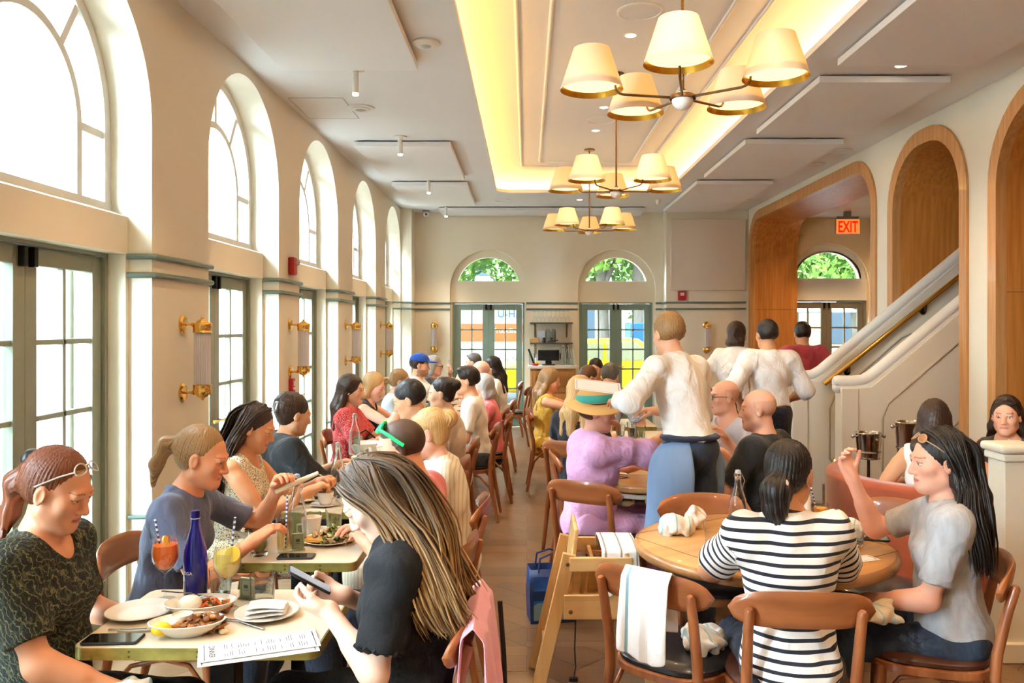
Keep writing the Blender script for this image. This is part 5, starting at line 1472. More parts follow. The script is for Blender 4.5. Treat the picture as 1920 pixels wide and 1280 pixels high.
# ---------------------------------------------------------------- waiter's station between the back doors
CABW = woodmat('cabinet_oak', (190, 138, 78), (168, 114, 58), .4, 'Z', 1.2, .2)
cb = thing('cabinet', 'oak waiter station with fluted panels between the two back doors', 'cabinet', (.41, 13.2, 0), 0)
m = MB(); m.box(-.36, .36, -.245, .245, .08, 1.0); m.build('body', CABW, cb, bevel=.004)
m = MB(); m.box(-.34, .34, -.20, .2, 0, .08); m.build('plinth', mat('cab_plinth', (120, 84, 46), .5), cb)
for s in (-1, 1):
    m = MB(); x0, x1 = (-.345, -.01) if s < 0 else (.01, .345); m.box(x0, x1, -.262, -.246, .62, .96)
    d = m.build('drawer', CABW, cb, bevel=.006)
    m = MB()
    for i in range(7): xx = x0+.07+i*.032; m.box(xx, xx+.02, -.268, -.262, .70, .88)
    m.build('fluting', mat('cab_flute', (150, 102, 52), .5), d)
    m = MB(); m.box(x0, x1, -.262, -.246, .12, .60); d = m.build('cabinet_door', CABW, cb, bevel=.006)
    m = MB()
    for i in range(7): xx = x0+.07+i*.032; m.box(xx, xx+.02, -.268, -.262, .20, .52)
    m.build('fluting', mat('cab_flute', (150, 102, 52), .5), d)
tag(MB().box(.02, .80, 12.92, 13.445, 1.0, 1.045).build('counter', mat('white_stone', (236, 232, 226), .25), bevel=.006), 'white stone counter on the oak waiter station', 'counter')
SH = mat('shelf_dark', (84, 82, 72), .4)
for z, lab in ((1.722, 'upper dark shelf with upside down wine glasses'), (1.392, 'lower dark shelf with the cork box and jars')):
    t = thing('wall_shelf', lab, 'shelf', (.395, YB, z), 0, 'two dark shelves above the waiter station')
    m = MB(); m.box(-.345, .345, -.26, 0, -.012, .008); m.build('board', SH, t, bevel=.002)
    for x in (-.265, .255):
        m = MB(); m.box(x-.012, x+.012, -.012, 0, -.24, -.012); m.bar((x, -.22, -.018), (x, -.015, -.20), .014, .014); m.build('bracket', mat('bracket_brass', (150, 120, 70), .35, .8), t)
t = thing('touch_screen', 'black touch screen till on the back counter', 'screen', (.345, 13.12, 1.045), 0)
m = MB(); m.box(-.17, .17, -.02, .0, .075, .245); m.build('bezel', BLACK, t, bevel=.006)
m = MB(); m.box(-.155, .155, -.0225, -.0195, .09, .232); m.build('display', mat('dark_screen', (26, 34, 40), .12), t)
m = MB(); m.box(-.10, .10, -.05, .08, 0, .018); m.box(-.05, .05, .0, .03, .018, .12); m.build('stand', BLACK, t, bevel=.004)
m = MB(); m.box(.178, .196, -.02, .02, .10, .20); m.build('card_reader', BLACK, t, bevel=.003)
t = thing('water_jug', 'clear jug holding a black handled whisk at the left of the back counter', 'jug', (.085, 13.1, 1.045), 0)
m = MB(); m.lathe([(.05, 0), (.052, .01), (.056, .16), (.06, .19)], (0, 0, 0), 24); m.f = m.f[:-1]; m.m = m.m[:-1]; m.build('vessel', glassmat('thin_glass', (232, 236, 236), .05), t)
m = MB(); m.bar((.03, 0, .02), (-.06, -.01, .26), .03, .03); m.build('whisk', BLACK, t)
t = thing('fruit_bowl', 'red and yellow dish at the left end of the back counter', 'bowl', (.13, 12.99, 1.045), 0)
m = MB(); m.lathe([(.04, 0), (.07, .03), (.068, .032), (.03, .008)], (0, 0, 0), 24); m.build('dish', mat('dish_red', (196, 40, 44), .4), t)
m = MB(); m.ball((.03, 0, .045), .028, 12); m.build('lemon', mat('lemon', (240, 200, 60), .45), t)

# ---------------------------------------------------------------- shopping bag on the floor
bg = thing('shopping_bag', 'blue illustrated shopping bag on the floor by the pink dress', 'bag', (.135, 4.72, 0), math.radians(8))
m = MB(); vs = []
for z, w, d in ((0, .125, .085), (.16, .13, .08), (.30, .125, .065)): vs += [(-w, -d, z), (w, -d, z), (w, d, z), (-w, d, z)]
m.add(vs, [(3, 2, 1, 0)]+[(i*4+j, i*4+(j+1) % 4, i*4+4+(j+1) % 4, i*4+4+j) for i in range(2) for j in range(4)])
m.build('body', mat('bag_navy', (34, 62, 120), .4), bg, solid=.003)
def bagprint():
    m = mat('bag_print', (60, 130, 230), .35, var=.9, vs=(5, 5, 9), col2=(30, 70, 170)); return m
m = MB(); m.add([(-.11, -.0885, .02), (.11, -.0885, .02), (.11, -.074, .26), (-.11, -.074, .26)], [(0, 1, 2, 3)]); m.build('printed_panel', bagprint(), bg, smooth=0)
m = MB(); P_ = [[(-.11+.22*i/12, -.0905, .02+.07*j+(.03*math.sin(i*.55+.5) if j else 0)) for i in range(13)] for j in (0, 1)]; m.grid(P_); m.build('wave_print', mat('bag_wave', (120, 160, 176), .5), bg, smooth=0)
m = MB(); m.ball((.075, -.083, .13), .035, 14, sc=(1.3, .12, .8)); m.build('shell_print', mat('bag_shell', (206, 140, 80), .5), bg)
for s in (-1, 1):
    m = MB(); m.tube([(-.08, s*.064, .28), (-.07, s*.06, .36), (0, s*.05, .385), (.07, s*.06, .36), (.08, s*.064, .28)], .006, 6); m.build('handle', mat('bag_navy', (34, 62, 120), .4), bg)
# ---------------------------------------------------------------- the guests and staff
def cloth(n, c, var=.06, rough=.9, bump=.18): return mat('cloth_'+n, c, rough, var=var, vs=(14, 14, 14), bump=bump, bs=(260, 260, 260), sheen=.15, fold=.6)
DENIM = mat('denim', (52, 66, 88), .9, var=.35, vs=(20, 20, 6), bump=.2, bs=(300, 300, 300), fold=.7); NAVY = cloth('navy', (30, 38, 56)); BLK = cloth('black', (22, 22, 25)); WHT = cloth('white', (236, 230, 220)); GRY = cloth('dark_grey', (70, 72, 76))
WG = 'guests seated along the window side'; AG = 'guests seated along the aisle side'
CHAIRS = []
def seat_at(p, label, group, back=-.10, brown=False):
    x, y, z = p['pos']; f = p['f']; chair(x-f[0]*back, y-f[1]*back, p['face'], label, group, brown)
CW = 'chairs along the window side'; CA = 'chairs along the aisle side'; CR = 'chairs around the right hand tables'
TAN = (226, 172, 138); PALE = (240, 200, 174); OLIVE = (206, 152, 114); DEEP = (190, 134, 98); PINKISH = (234, 180, 156)

# ---- window side, facing the aisle
LEAF = blobs('palm_leaf_print', (24, 26, 25), [(70, 70, 50), (104, 98, 66), (44, 50, 38)], 15, .085, leaf=True)
w1 = person('woman with auburn hair in a black palm leaf blouse at the near left corner', (-1.425, 2.50, 1.180), 0, lean=2, head=(-4, 22, 0), hair='auburn', style='pony', skin=(214, 150, 116), top='blouse', tops=LEAF, sleeve=.40, loose=.35, scoop=.055,
            hl=(-.20, .24, .70), hr=(.16, .36, .63), heavy=.35, legs=BLK, group=WG, hair_extra=[[(0, -.10, .03, .035, 'h'), (0, -.135, -.03, .034, 'h'), (.0, -.12, -.13, .024, 'h'), (0.03, -.10, -.20, .010, 'h')]])
hcl = Field(); hcl.ell(w1['H'](0, -.118, .058), v3(.035, .03, .03), w1['Rh']); sub_part(w1, 'hair_clip', hcl, mat('clip_black', (20, 20, 22), .4))
spectacles(w1, mat('specs_pale', (196, 190, 180), .3), True)
POLO = cloth('slate_polo', (92, 98, 124))
w2 = person('blonde woman in a slate blue polo reaching over the second table', (-1.300, 3.30, 1.150), 0, lean=14, head=(0, 16, 0), hair='dirty', style='pony', skin=(222, 152, 112), top='polo_shirt', tops=POLO, sleeve=.40, collar=True,
            hl=(-.14, .44, 1.0), hr=(.08, .42, .84), hand_l=dict(curl=40), hand_r=dict(curl=34), legs=NAVY, group=WG, hair_extra=[[(0, -.10, .03, .03, 'h'), (0, -.16, .01, .03, 'h'), (0, -.18, -.08, .026, 'h'), (0, -.17, -.17, .010, 'h')]])
seat_at(w2, 'chair of the woman in the slate blue polo, dark at the left edge', CW)
FLOR = blobs('floral_white_print', (236, 224, 196), [(52, 50, 96), (196, 168, 60), (90, 86, 120)], 20, .30)
w3 = person('woman with long dark hair in a sleeveless floral dress cutting her food', (-1.420, 4.30, 1.145), 0, lean=6, head=(0, 22, 0), hair='dark', style='long', skin=(212, 148, 106), top='dress', tops=FLOR, sleeve=0, scoop=.07, hl=(-.10, .42, .84), hr=(.09, .42, .83),
            hand_l=dict(curl=55), hand_r=dict(curl=55), skirt=(FLOR, .9), group=WG)
side_locks(w3, 'dark', 420, .26)
seat_at(w3, 'chair of the woman in the floral dress', CW)
w4 = person('woman in a loose black top with dark pinned up hair, seen from behind', (-1.410, 4.98, 1.140), 28, lean=8, head=(6, 14, 0), hair='dark', style='updo', skin=OLIVE, top='top', tops=BLK, sleeve=.72, loose=1.3, heavy=.5, hl=(-.10, .40, .80), hr=(.12, .44, .82), legs=BLK, group=WG)
seat_at(w4, 'chair of the woman in the loose black top', CW)
hp = Field()
for k in range(14): a = RNG.random(3)-.5; hp.cone(w4['H'](.03+a[0]*.05, -.13, .03+a[2]*.05), w4['H'](.03+a[1]*.06, -.135, .03+a[0]*.06), .0025)
sub_part(w4, 'hair_pin', hp, mat('pin_silver', (150, 146, 150), .3, .9), h=.004)
REDP = blobs('red_dot_print', (188, 18, 26), [(240, 222, 214)], 38, .30)
w5 = person('woman with long curly dark hair in a red dotted blouse', (-1.425, 6.70, 1.150), 0, lean=2, head=(-8, 4, 0), hair='dark', style='curly', skin=TAN, top='blouse', tops=REDP, sleeve=.42, loose=.6, hl=(-.14, .42, .80), hr=(.10, .36, .80), legs=NAVY, group=WG)
seat_at(w5, 'chair of the woman in the red dotted blouse', CW)
w6 = person('blonde woman in a black tank top lifting a cup', (-1.375, 7.40, 1.130), 0, lean=8, head=(-10, 20, 0), hair='blonde', style='bob', skin=PINKISH, top='tank_top', tops=BLK, sleeve=0, scoop=.05, hl=(-.10, .38, .98), hr=(.07, .40, 1.0), hand_l=dict(curl=45), hand_r=dict(curl=45), legs=NAVY, group=WG)
seat_at(w6, 'chair of the blonde woman in the black tank top', CW)
BLUF = blobs('blue_floral_print', (206, 220, 232), [(110, 150, 190), (150, 182, 210)], 44, .33)
w7 = person('woman with a light brown ponytail in a pale blue floral blouse', (-1.250, 8.12, 1.120), 0, lean=8, head=(6, 18, 0), hair='dirty', style='pony', skin=PINKISH, top='blouse', tops=BLUF, sleeve=.70, loose=.5, legs=NAVY, group=WG, hair_extra=[[(0, -.10, .0, .03, 'h'), (0, -.15, -.03, .03, 'h'), (0, -.15, -.12, .02, 'h')]])
seat_at(w7, 'chair of the woman in the pale blue blouse', CW)
w8 = person('man with a moustache in a blue cap and white tee looking at a phone', (-1.195, 9.20, 1.235), 0, male=True, lean=3, head=(0, 6, 0), hair='dark', style='short', skin=TAN, top='tee', tops=WHT, hl=(-.10, .36, 1.02), hr=(.10, .40, 1.12), hand_r=dict(curl=45, dir=(0, .3, .95), palm=(0, -1, 0)), legs=DENIM, group=WG, beard=.55)
seat_at(w8, 'chair of the man in the blue cap', CW)
cp = Field(); H = w8['H']; R3 = w8['Rh']
cp.ell(H(0, -.012, .055), v3(.092, .112, .085), R3); cp.half(H(0, 0, .048), R3 @ v3(0, 0, -1)); cp.ell(H(0, .125, .052), v3(.07, .07, .010), R3, .01)
CAPB = cloth('cap_blue', (28, 76, 168)); sub_part(w8, 'cap', cp, CAPB)
w9 = person('older woman with glasses and grey hair behind the man in the cap', (-1.12, 9.95, 1.19), 0, lean=3, head=(0, 8, 0), hair='grey', style='bob', skin=PINKISH, top='top', tops=GRY, sleeve=.6, legs=NAVY, group=WG)
seat_at(w9, 'last chair of the window side, in the corner', CW); spectacles(w9, BLACK)

# ---- aisle side, facing the windows
BLKD = mat('cloth_black_crepe', (20, 21, 26), .85, bump=.3, bs=(160, 160, 160), fold=.6)
a1 = person('woman with long highlighted hair in a black dress texting in the foreground', (-.470, 2.52, 1.150), 180, lean=6, head=(4, 40, 0), hair='ombre', style='long', skin=(238, 196, 172), top='dress', tops=BLKD, sleeve=.40, loose=.9, hr=(.05, .24, .835), hl=(-.10, .25, .84),
            hand_l=dict(curl=38, dir=(.25, .95, .1), palm=(.55, -.1, .8), thumb=30), hand_r=dict(curl=46, dir=(-.2, .95, .12), palm=(-.5, -.15, .85), thumb=32), er=(.6, -.2, -.8), el=(-.5, -.35, -.9), skirt=(BLKD, 1.0), group=AG)
seat_at(a1, 'nearest aisle chair, with the pink jacket of the texting woman', CA)
H = a1['H']; N1 = a1['N']; f1, r1 = a1['f'], a1['r']; up1 = v3(0, 0, 1)
sp = []
for s in (-1, 1):
    for yy, zz, d1, d2 in ((.055, .085, .03, .0), (.02, .112, .0, -.03), (-.03, .115, -.02, -.06), (-.07, .09, -.04, -.09)):
        p0 = H(s*.012, yy, zz+.012); p1 = H(s*.070, yy*.8-.01, zz*.55+.012); p2 = H(s*.098, yy*.35-.02, -.03)
        p3 = N1+r1*s*(.125 if s > 0 else .12)+f1*(d1-.03)+up1*.03; p4 = N1+r1*s*(.15)+f1*(d2-.05)-up1*.09; p5 = N1+r1*s*.16+f1*(d2-.085)-up1*.17; p6 = N1+r1*s*.145+f1*(d2-.12)-up1*.23
        sp.append(([p0, p1, p2, p3, p4, p5, p6], .013))
for x in (-.06, -.02, .02, .06):
    p0 = H(x*.4, -.05, .122); p1 = H(x, -.118, .05); p2 = H(x*1.2, -.128, -.05); p3 = N1+r1*x*1.6-f1*.12+up1*.02; p4 = N1+r1*x*1.9-f1*.135-up1*.12; p5 = N1+r1*x*2.0-f1*.15-up1*.23
    sp.append(([p0, p1, p2, p3, p4, p5], .014))
locks(a1, sp, 'ombre', 1300, .0036, 5)
TOPK = cloth('pink_tee', (206, 112, 112))
a2 = person('man in a pink tee with bright green sunglasses arms on his cropped head', (-.515, 3.36, 1.180), 172, male=True, lean=8, head=(8, 12, 0), hair='dark', style='buzz', skin=(222, 158, 128), top='tee', tops=TOPK, sleeve=.42, heavy=.25, hl=(-.06, .24, .79), hr=(.12, .30, .80), legs=NAVY, group=AG)
seat_at(a2, 'second aisle chair, of the man in the pink tee', CA)
spectacles(a2, mat('neon_green', (30, 210, 120), .35), True, mat('dark_lens', (24, 26, 28), .1), wide=1.03, style='sunglasses', thick=3.2)
CREAM = stripes('cream_fine_stripe', (238, 226, 202), (214, 200, 176), 'X', .018, .35)
a3 = person('blonde woman with a loose bun in a cream pleated top', (-.495, 4.12, 1.140), 180, lean=8, head=(0, 12, 0), hair='blonde', style='bun', skin=PINKISH, top='blouse', tops=CREAM, sleeve=.62, loose=1.0, skirt=(CREAM, 1.7), group=AG)
seat_at(a3, 'third aisle chair, of the blonde woman with the bun', CA)
a4 = person('man with thick black hair leaning far over his table', (-.770, 5.35, 1.195), 180, male=True, lean=16, head=(0, 22, 0), hair='black', style='short', skin=OLIVE, top='shirt', tops=cloth('grey_shirt', (150, 150, 152)), sleeve=.5, legs=NAVY, group=AG)
seat_at(a4, 'aisle chair of the man with thick black hair', CA)
a5 = person('woman with a low black bun in a beige blouse', (-.655, 6.25, 1.160), 180, lean=7, head=(0, 8, 0), hair='black', style='bun', skin=(232, 186, 154), top='blouse', tops=cloth('beige', (226, 208, 184)), sleeve=.8, loose=.5, legs=BLK, group=AG)
seat_at(a5, 'aisle chair of the woman in the beige blouse', CA)
a6 = person('dark haired man in a white tee seen from the side', (-.530, 7.20, 1.195), 178, male=True, lean=8, head=(4, 4, 0), hair='black', style='quiff', skin=TAN, top='tee', tops=WHT, sleeve=.42, legs=GRY, group=AG)
seat_at(a6, 'aisle chair of the man in the white tee', CA)
a7 = person('grey haired woman in a coral pink top', (-.430, 7.95, 1.085), 180, lean=7, head=(0, 10, 0), hair='grey', style='bob', skin=PINKISH, top='top', tops=cloth('coral', (226, 118, 122)), sleeve=.6, legs=NAVY, group=AG)
seat_at(a7, 'aisle chair of the grey haired woman', CA)
a8 = person('bald man in a taupe tee', (-.490, 8.65, 1.190), 178, male=True, lean=8, head=(0, 10, 0), hair='salt', style='baldstub', skin=PINKISH, top='tee', tops=cloth('taupe', (128, 112, 98)), legs=NAVY, heavy=.3, group=AG)
seat_at(a8, 'aisle chair of the bald man in the taupe tee', CA)
a9 = person('woman with very long black hair in a white top', (-.420, 9.60, 1.195), 180, lean=8, head=(0, 6, 0), hair='black', style='long', skin=TAN, top='blouse', tops=WHT, sleeve=.7, legs=NAVY, group=AG)
seat_at(a9, 'aisle chair of the woman with very long black hair', CA)
a10 = person('man with sunglasses on his head, farthest along the aisle', (-.715, 10.8, 1.190), 180, male=True, lean=6, head=(0, 6, 0), hair='salt', style='crop', skin=PINKISH, top='tee', tops=cloth('olive', (96, 98, 84)), legs=NAVY, group=AG)
seat_at(a10, 'aisle chair of the man farthest back', CA); spectacles(a10, BLACK, True, style='sunglasses')

# ---- right side, back group
RG = 'guests at the middle tables'
YEL = cloth('mustard', (222, 176, 70), .12)
r1p = person('woman with long wavy hair in a sleeveless mustard dress', (.245, 8.50, 1.110), 0, lean=3, head=(0, 10, 0), hair='dirty', style='curly', skin=(222, 160, 122), top='dress', tops=YEL, sleeve=0, scoop=.02, hl=(-.08, .34, 1.03), hr=(.08, .33, 1.04), hand_l=dict(curl=60), hand_r=dict(curl=60), loose=.8, skirt=(YEL, .8), group=RG)
seat_at(r1p, 'chair of the woman in the mustard dress', CR)
BWP = blobs('blue_white_print', (232, 234, 238), [(58, 92, 160), (92, 124, 180)], 30, .34)
r2p = person('brown haired guest in a blue and white print shirt, bending down', (.68, 9.0, 1.11), 20, male=True, lean=18, head=(0, 22, 0), hair='brown', style='short', skin=TAN, top='shirt', tops=BWP, legs=NAVY, group=RG)
r3p = person('woman with wavy blonde hair and a black top, back turned', (.415, 6.25, 1.165), 60, lean=2, head=(-20, 10, 0), hair='blonde', style='curly', skin=TAN, top='top', tops=cloth('ink', (26, 30, 42)), sleeve=.3, legs=BLK, group=RG)
seat_at(r3p, 'chair of the woman in the black top, back turned', CR)
r4p = person('grey haired man in a navy leaf print shirt, seen from behind', (.80, 7.85, 1.19), 62, male=True, lean=14, head=(0, 22, 0), hair='salt', style='crop', skin=TAN, top='shirt', tops=blobs('navy_leaf_print', (226, 230, 236), [(34, 62, 116), (60, 92, 150)], 34, .4), sleeve=.46, loose=.6, hr=(.26, .34, .84), legs=NAVY, group=RG)
seat_at(r4p, 'chair of the man in the navy leaf print shirt', CR)
r5p = person('dark haired guest hidden behind the back group', (.80, 9.6, 1.170), 250, lean=6, hair='black', style='short', skin=TAN, top='top', tops=GRY, legs=NAVY, group=RG)

# ---- hat woman and the table behind the waiter
GAUZE = mat('lilac_gauze', (226, 172, 214), .9, bump=.5, bs=(60, 60, 190), var=.06, vs=(10, 10, 60), sheen=.2, fold=.7)
hw = person('older woman in a lilac gauze dress and striped straw hat, pointing', (.415, 4.88, 1.165), 14, lean=2, head=(-18, 4, 0), hair='brown', style='short', skin=(228, 168, 142), top='blouse', tops=GAUZE, sleeve=.62, loose=1.5, collar=True, heavy=.5, hr=(.02, .50, 1.03), hl=(-.16, .36, .80),
            hand_r=dict(curls=[8, 60, 66, 70], curl=40, dir=(0, .97, .25)), er=(.5, .1, -.7), skirt=(GAUZE, 1.9), group=RG)
chair(.43, 4.74, 58, 'chair of the woman in the straw hat, its back towards the high chair', CR)
chair(.44, 5.62, 0, 'empty chair just behind the woman in the straw hat', CR)
H = hw['H']; R3 = hw['Rh']; ht = Field(); S_ = R3 @ rot((1, 0, 0), -8)
ht.ell(H(0, -.015, .075), v3(.095, .112, .095), S_); ht.half(H(0, 0, .060), R3 @ v3(0, .12, -1)); 
V, Q = ht.mesh(.006); Lz = (V-hw['HC']) @ R3
cr = mesh_obj('hat_crown', V, Q, mat('straw', (222, 178, 112), .8, bump=.5, bs=(20, 20, 260)), hw['root'], hw['o'])
hb = Field(); hb.ell(H(0, -.015, .078), v3(.0985, .1155, .093), S_); hb.half(H(0, 0, .064), R3 @ v3(0, .12, -1)); hb.half(H(0, 0, .112), R3 @ v3(0, -.12, 1)); sub_part(hw, 'hat_band', hb, mat('teal_ribbon', (60, 176, 170), .6), h=.005)
br = MB(); n = 40; rows = []
for k, (rr, dz) in enumerate(((.092, .062), (.125, .050), (.160, .030), (.172, .020), (.172, .016), (.155, .026), (.09, .056))):
    rows.append([H(rr*.95*math.sin(a), -.015+rr*1.12*math.cos(a), dz+.02*math.cos(2*a)*rr/.17) for a in np.linspace(0, 2*math.pi, n+1)])
br.grid(rows); b_ = br.build('hat_brim', mat('straw', (222, 178, 112), .8), hw['root'])
for v in b_.data.vertices: v.co -= Vector(hw['o'])
m1 = person('bald man with black glasses in a pale grey tee holding a menu', (1.365, 5.68, 1.185), 222, male=True, lean=3, head=(-36, 2, 0), hair='dark', style='baldstub', skin=(230, 178, 152), top='tee', tops=cloth('pale_grey', (190, 192, 204)), sleeve=.40, scoop=.045, hl=(-.16, .36, .86), hr=(.12, .36, .82),
            hand_l=dict(curl=45, dir=(.5, .8, .3)), legs=NAVY, group=RG)
seat_at(m1, 'chair of the bald man with glasses', CR); spectacles(m1, mat('specs_black', (24, 24, 26), .3))
m2 = person('bald man in a black tee, seen from behind at the clipped corner table', (1.345, 4.78, 1.190), 140, male=True, lean=3, head=(22, 4, 0), hair='salt', style='baldstub', skin=(226, 172, 146), top='tee', tops=cloth('charcoal', (40, 40, 42)), sleeve=.42, heavy=.35, hl=(-.16, .36, .80), hr=(.10, .32, .98),
            legs=NAVY, group=RG)
seat_at(m2, 'chair of the bald man in the black tee', CR)
# ---- staff and standing guests
SG = 'standing staff and guests'
SHIRT = mat('cloth_white_shirt', (238, 234, 230), .85, var=.04, vs=(6, 6, 6), bump=.12, bs=(200, 200, 200), fold=.8)
APR = mat('apron_blue', (122, 148, 184), .9, var=.12, vs=(10, 10, 3)); TROU = cloth('dark_blue', (46, 58, 80))
wt = person('waiter in a white shirt and blue apron standing with their back turned, handing out menus', (.80, 4.66, 1.630), 108, sc=1.0, stand=True, lean=16, twist=14, side=-2, head=(-6, 14, 0), hair='dirty', style='short', skin=TAN, top='shirt', tops=SHIRT, sleeve=.93, loose=.5, bust=0, collar=True, tucked=True,
            hl=(-.33, .22, 1.26), hr=(-.02, .34, 1.18), er=(.25, .2, -1), el=(-.7, -.1, -.6), legs=TROU, group=SG)
# apron: skirt wrapped round the waist, tied behind
ap = Field(); Pw = v3(*wt['pos']); fw, rw = wt['f'], wt['r']; upw = v3(0, 0, 1); Rw = np.stack([rw, fw, upw], 1)
ap.ell(Pw+upw*-.12, v3(.205, .170, .26), Rw, .05); ap.cone(Pw-rw*.07+fw*.03+upw*-.1, Pw-rw*.10+fw*.04-upw*.46, .13, .15, .08); ap.cone(Pw+rw*.07+fw*.03+upw*-.1, Pw+rw*.09+fw*.05-upw*.46, .13, .13, .08)
ap.half(Pw+upw*.08, upw); ap.half(Pw-upw*.47, -upw); ap.box(Pw-fw*.16+rw*.10-upw*.30, v3(.14, .16, .55), Rw, .02, .01, sub=True)
sub_part(wt, 'apron', ap, APR, h=.008, disp=waves(5, .005, 26, 6, (1, 1, .2)))
bl = Field(); bl.ell(Pw+upw*.085, v3(.172, .134, .030), Rw, .02); sub_part(wt, 'apron_waistband', bl, cloth('navy_band', (38, 46, 70)), h=.007)
s1 = person('dark haired server in a white shirt by the stairs, back turned', (2.040, 7.00, 1.600), 95, male=True, stand=True, lean=4, head=(10, 6, 0), hair='black', style='short', skin=OLIVE, top='shirt', tops=SHIRT, sleeve=.62, loose=.6, collar=True, tucked=True, heavy=.3, hl=(-.24, .05, 1.0), hr=(.22, .2, 1.02), legs=cloth('dark_navy', (28, 32, 44)), group=SG)
s2 = person('dark haired server in a white shirt half hidden behind the other server', (1.985, 7.75, 1.590), 60, stand=True, lean=6, head=(-20, 10, 0), hair='dark', style='bob', skin=OLIVE, top='shirt', tops=SHIRT, sleeve=.75, loose=.5, collar=True, tucked=True, hl=(-.22, .12, 1.02), hr=(.18, .2, 1.05), legs=BLK, group=SG)
s3 = person('black haired man in a raspberry polo walking towards the vestibule', (2.930, 8.75, 1.590), 92, male=True, stand=True, lean=3, head=(-4, 6, 0), hair='black', style='short', skin=OLIVE, top='polo_shirt', tops=cloth('raspberry', (186, 70, 84)), sleeve=.42, loose=1.0, heavy=.4, collar=True, hl=(-.26, .02, .95), hr=(.26, .02, .95), legs=NAVY, group=SG)
s4 = person('dark haired woman in white seated far back by the wall, looking left', (2.345, 9.50, 1.180), 190, lean=2, head=(10, 6, 0), hair='black', style='long', skin=PINKISH, top='top', tops=WHT, sleeve=.4, hr=(.12, .34, 1.05), legs=NAVY, group=RG)
seat_at(s4, 'chair of the woman far back by the wall', CR)
# ---- round table in the foreground
BRET = stripes('breton_stripe', (236, 230, 222), (30, 32, 42), 'Z', .0335, .36, attr='band')
st = person('woman in a striped tee with her back turned at the round table', (.935, 2.92, 1.150), 86, sc=.97, lean=8, head=(-34, 8, 0), hair='black', style='pony', skin=(208, 146, 108), top='tee', tops=BRET, sleeve=.42, loose=.7, heavy=.45, hl=(-.10, .44, .79), hr=(.12, .44, .79), el=(-.75, -.1, -.65), er=(.75, -.1, -.65), legs=NAVY, group=RG, hair_extra=[[(0, -.10, -.03, .045, 'h'), (0, -.135, -.06, .05, 'h'), (0, -.13, -.12, .042, 'h'), (.01, -.115, -.17, .02, 'h')]])
seat_at(st, 'nearest chair on the right, of the woman in the striped tee', CR, -.09, True)
sc_ = Field(); H = st['H']
for k in range(10):
    a0, a1_ = 2*math.pi*k/10, 2*math.pi*(k+1)/10; sc_.cone(H(.036*math.cos(a0), -.140+.012*math.sin(a0), -.045+.030*math.sin(a0)), H(.036*math.cos(a1_), -.140+.012*math.sin(a1_), -.045+.030*math.sin(a1_)), .009+.003*(k % 2))
sub_part(st, 'scrunchie', sc_, cloth('scrunchie', (236, 214, 196)), h=.005)
TEEG = mat('heather_grey', (178, 178, 182), .9, var=.18, vs=(40, 40, 14), bump=.15, bs=(260, 260, 260), fold=.6)
gw = person('woman with long dark hair in a grey tee, sunglasses on her head, raising a hand', (1.560, 3.12, 1.165), 158, lean=2, head=(18, 6, 0), hair='black', style='long', skin=(232, 172, 146), top='tee', tops=TEEG, sleeve=.40, heavy=.15, hl=(-.05, .30, .62), hr=(.14, .36, 1.06), er=(.3, .3, -.9),
            hand_l=dict(curl=30), hand_r=dict(curl=38, dir=(-.1, .35, .92), palm=(-.6, -.6, .2)), legs=DENIM, group=RG)
side_locks(gw, 'black', 620, .23)
seat_at(gw, 'chair of the woman in the grey tee, brown leather seat', CR, -.09, True)
spectacles(gw, mat('amber_frame', (232, 190, 150), .2, trans=.4), True, mat('amber_lens', (214, 150, 110), .1, trans=.5), style='sunglasses')
# ---- orange booth
b1 = person('dark haired woman in a white top seated in the orange booth, back turned', (2.41, 4.86, 1.120), 60, lean=8, head=(6, 2, 0), hair='dark', style='long', skin=OLIVE, top='tank_top', tops=WHT, sleeve=0, hr=(.34, .30, .80), hl=(-.2, .2, .72), er=(.9, -.1, -.5), legs=NAVY, group=RG)
b2 = person('smiling woman in the booth facing the room, sunglasses on her brown hair', (2.965, 5.08, 1.120), 232, lean=6, head=(0, 2, 0), hair='dark', style='long', skin=(232, 172, 140), top='tank_top', tops=GRY, sleeve=0, scoop=.03, hl=(-.18, .25, .80), hr=(.16, .30, .78), legs=NAVY, group=RG)
spectacles(b2, BLACK, True, style='sunglasses')

# ---- empty chairs
EC = 'empty chairs'
chair(.575, 3.09, 52, 'empty chair with a towel over its back, lower centre', EC)
chair(.88, 3.90, 268, 'empty chair tucked in at the far left of the round table', EC)
chair(1.62, 3.86, 213, 'empty chair tucked in at the far right of the round table', EC)
chair(-.34, 12.55, 180, 'empty chair before the left back door, side on', EC)
chair(-.22, 11.6, 172, 'empty chair in the aisle near the left back door', EC)
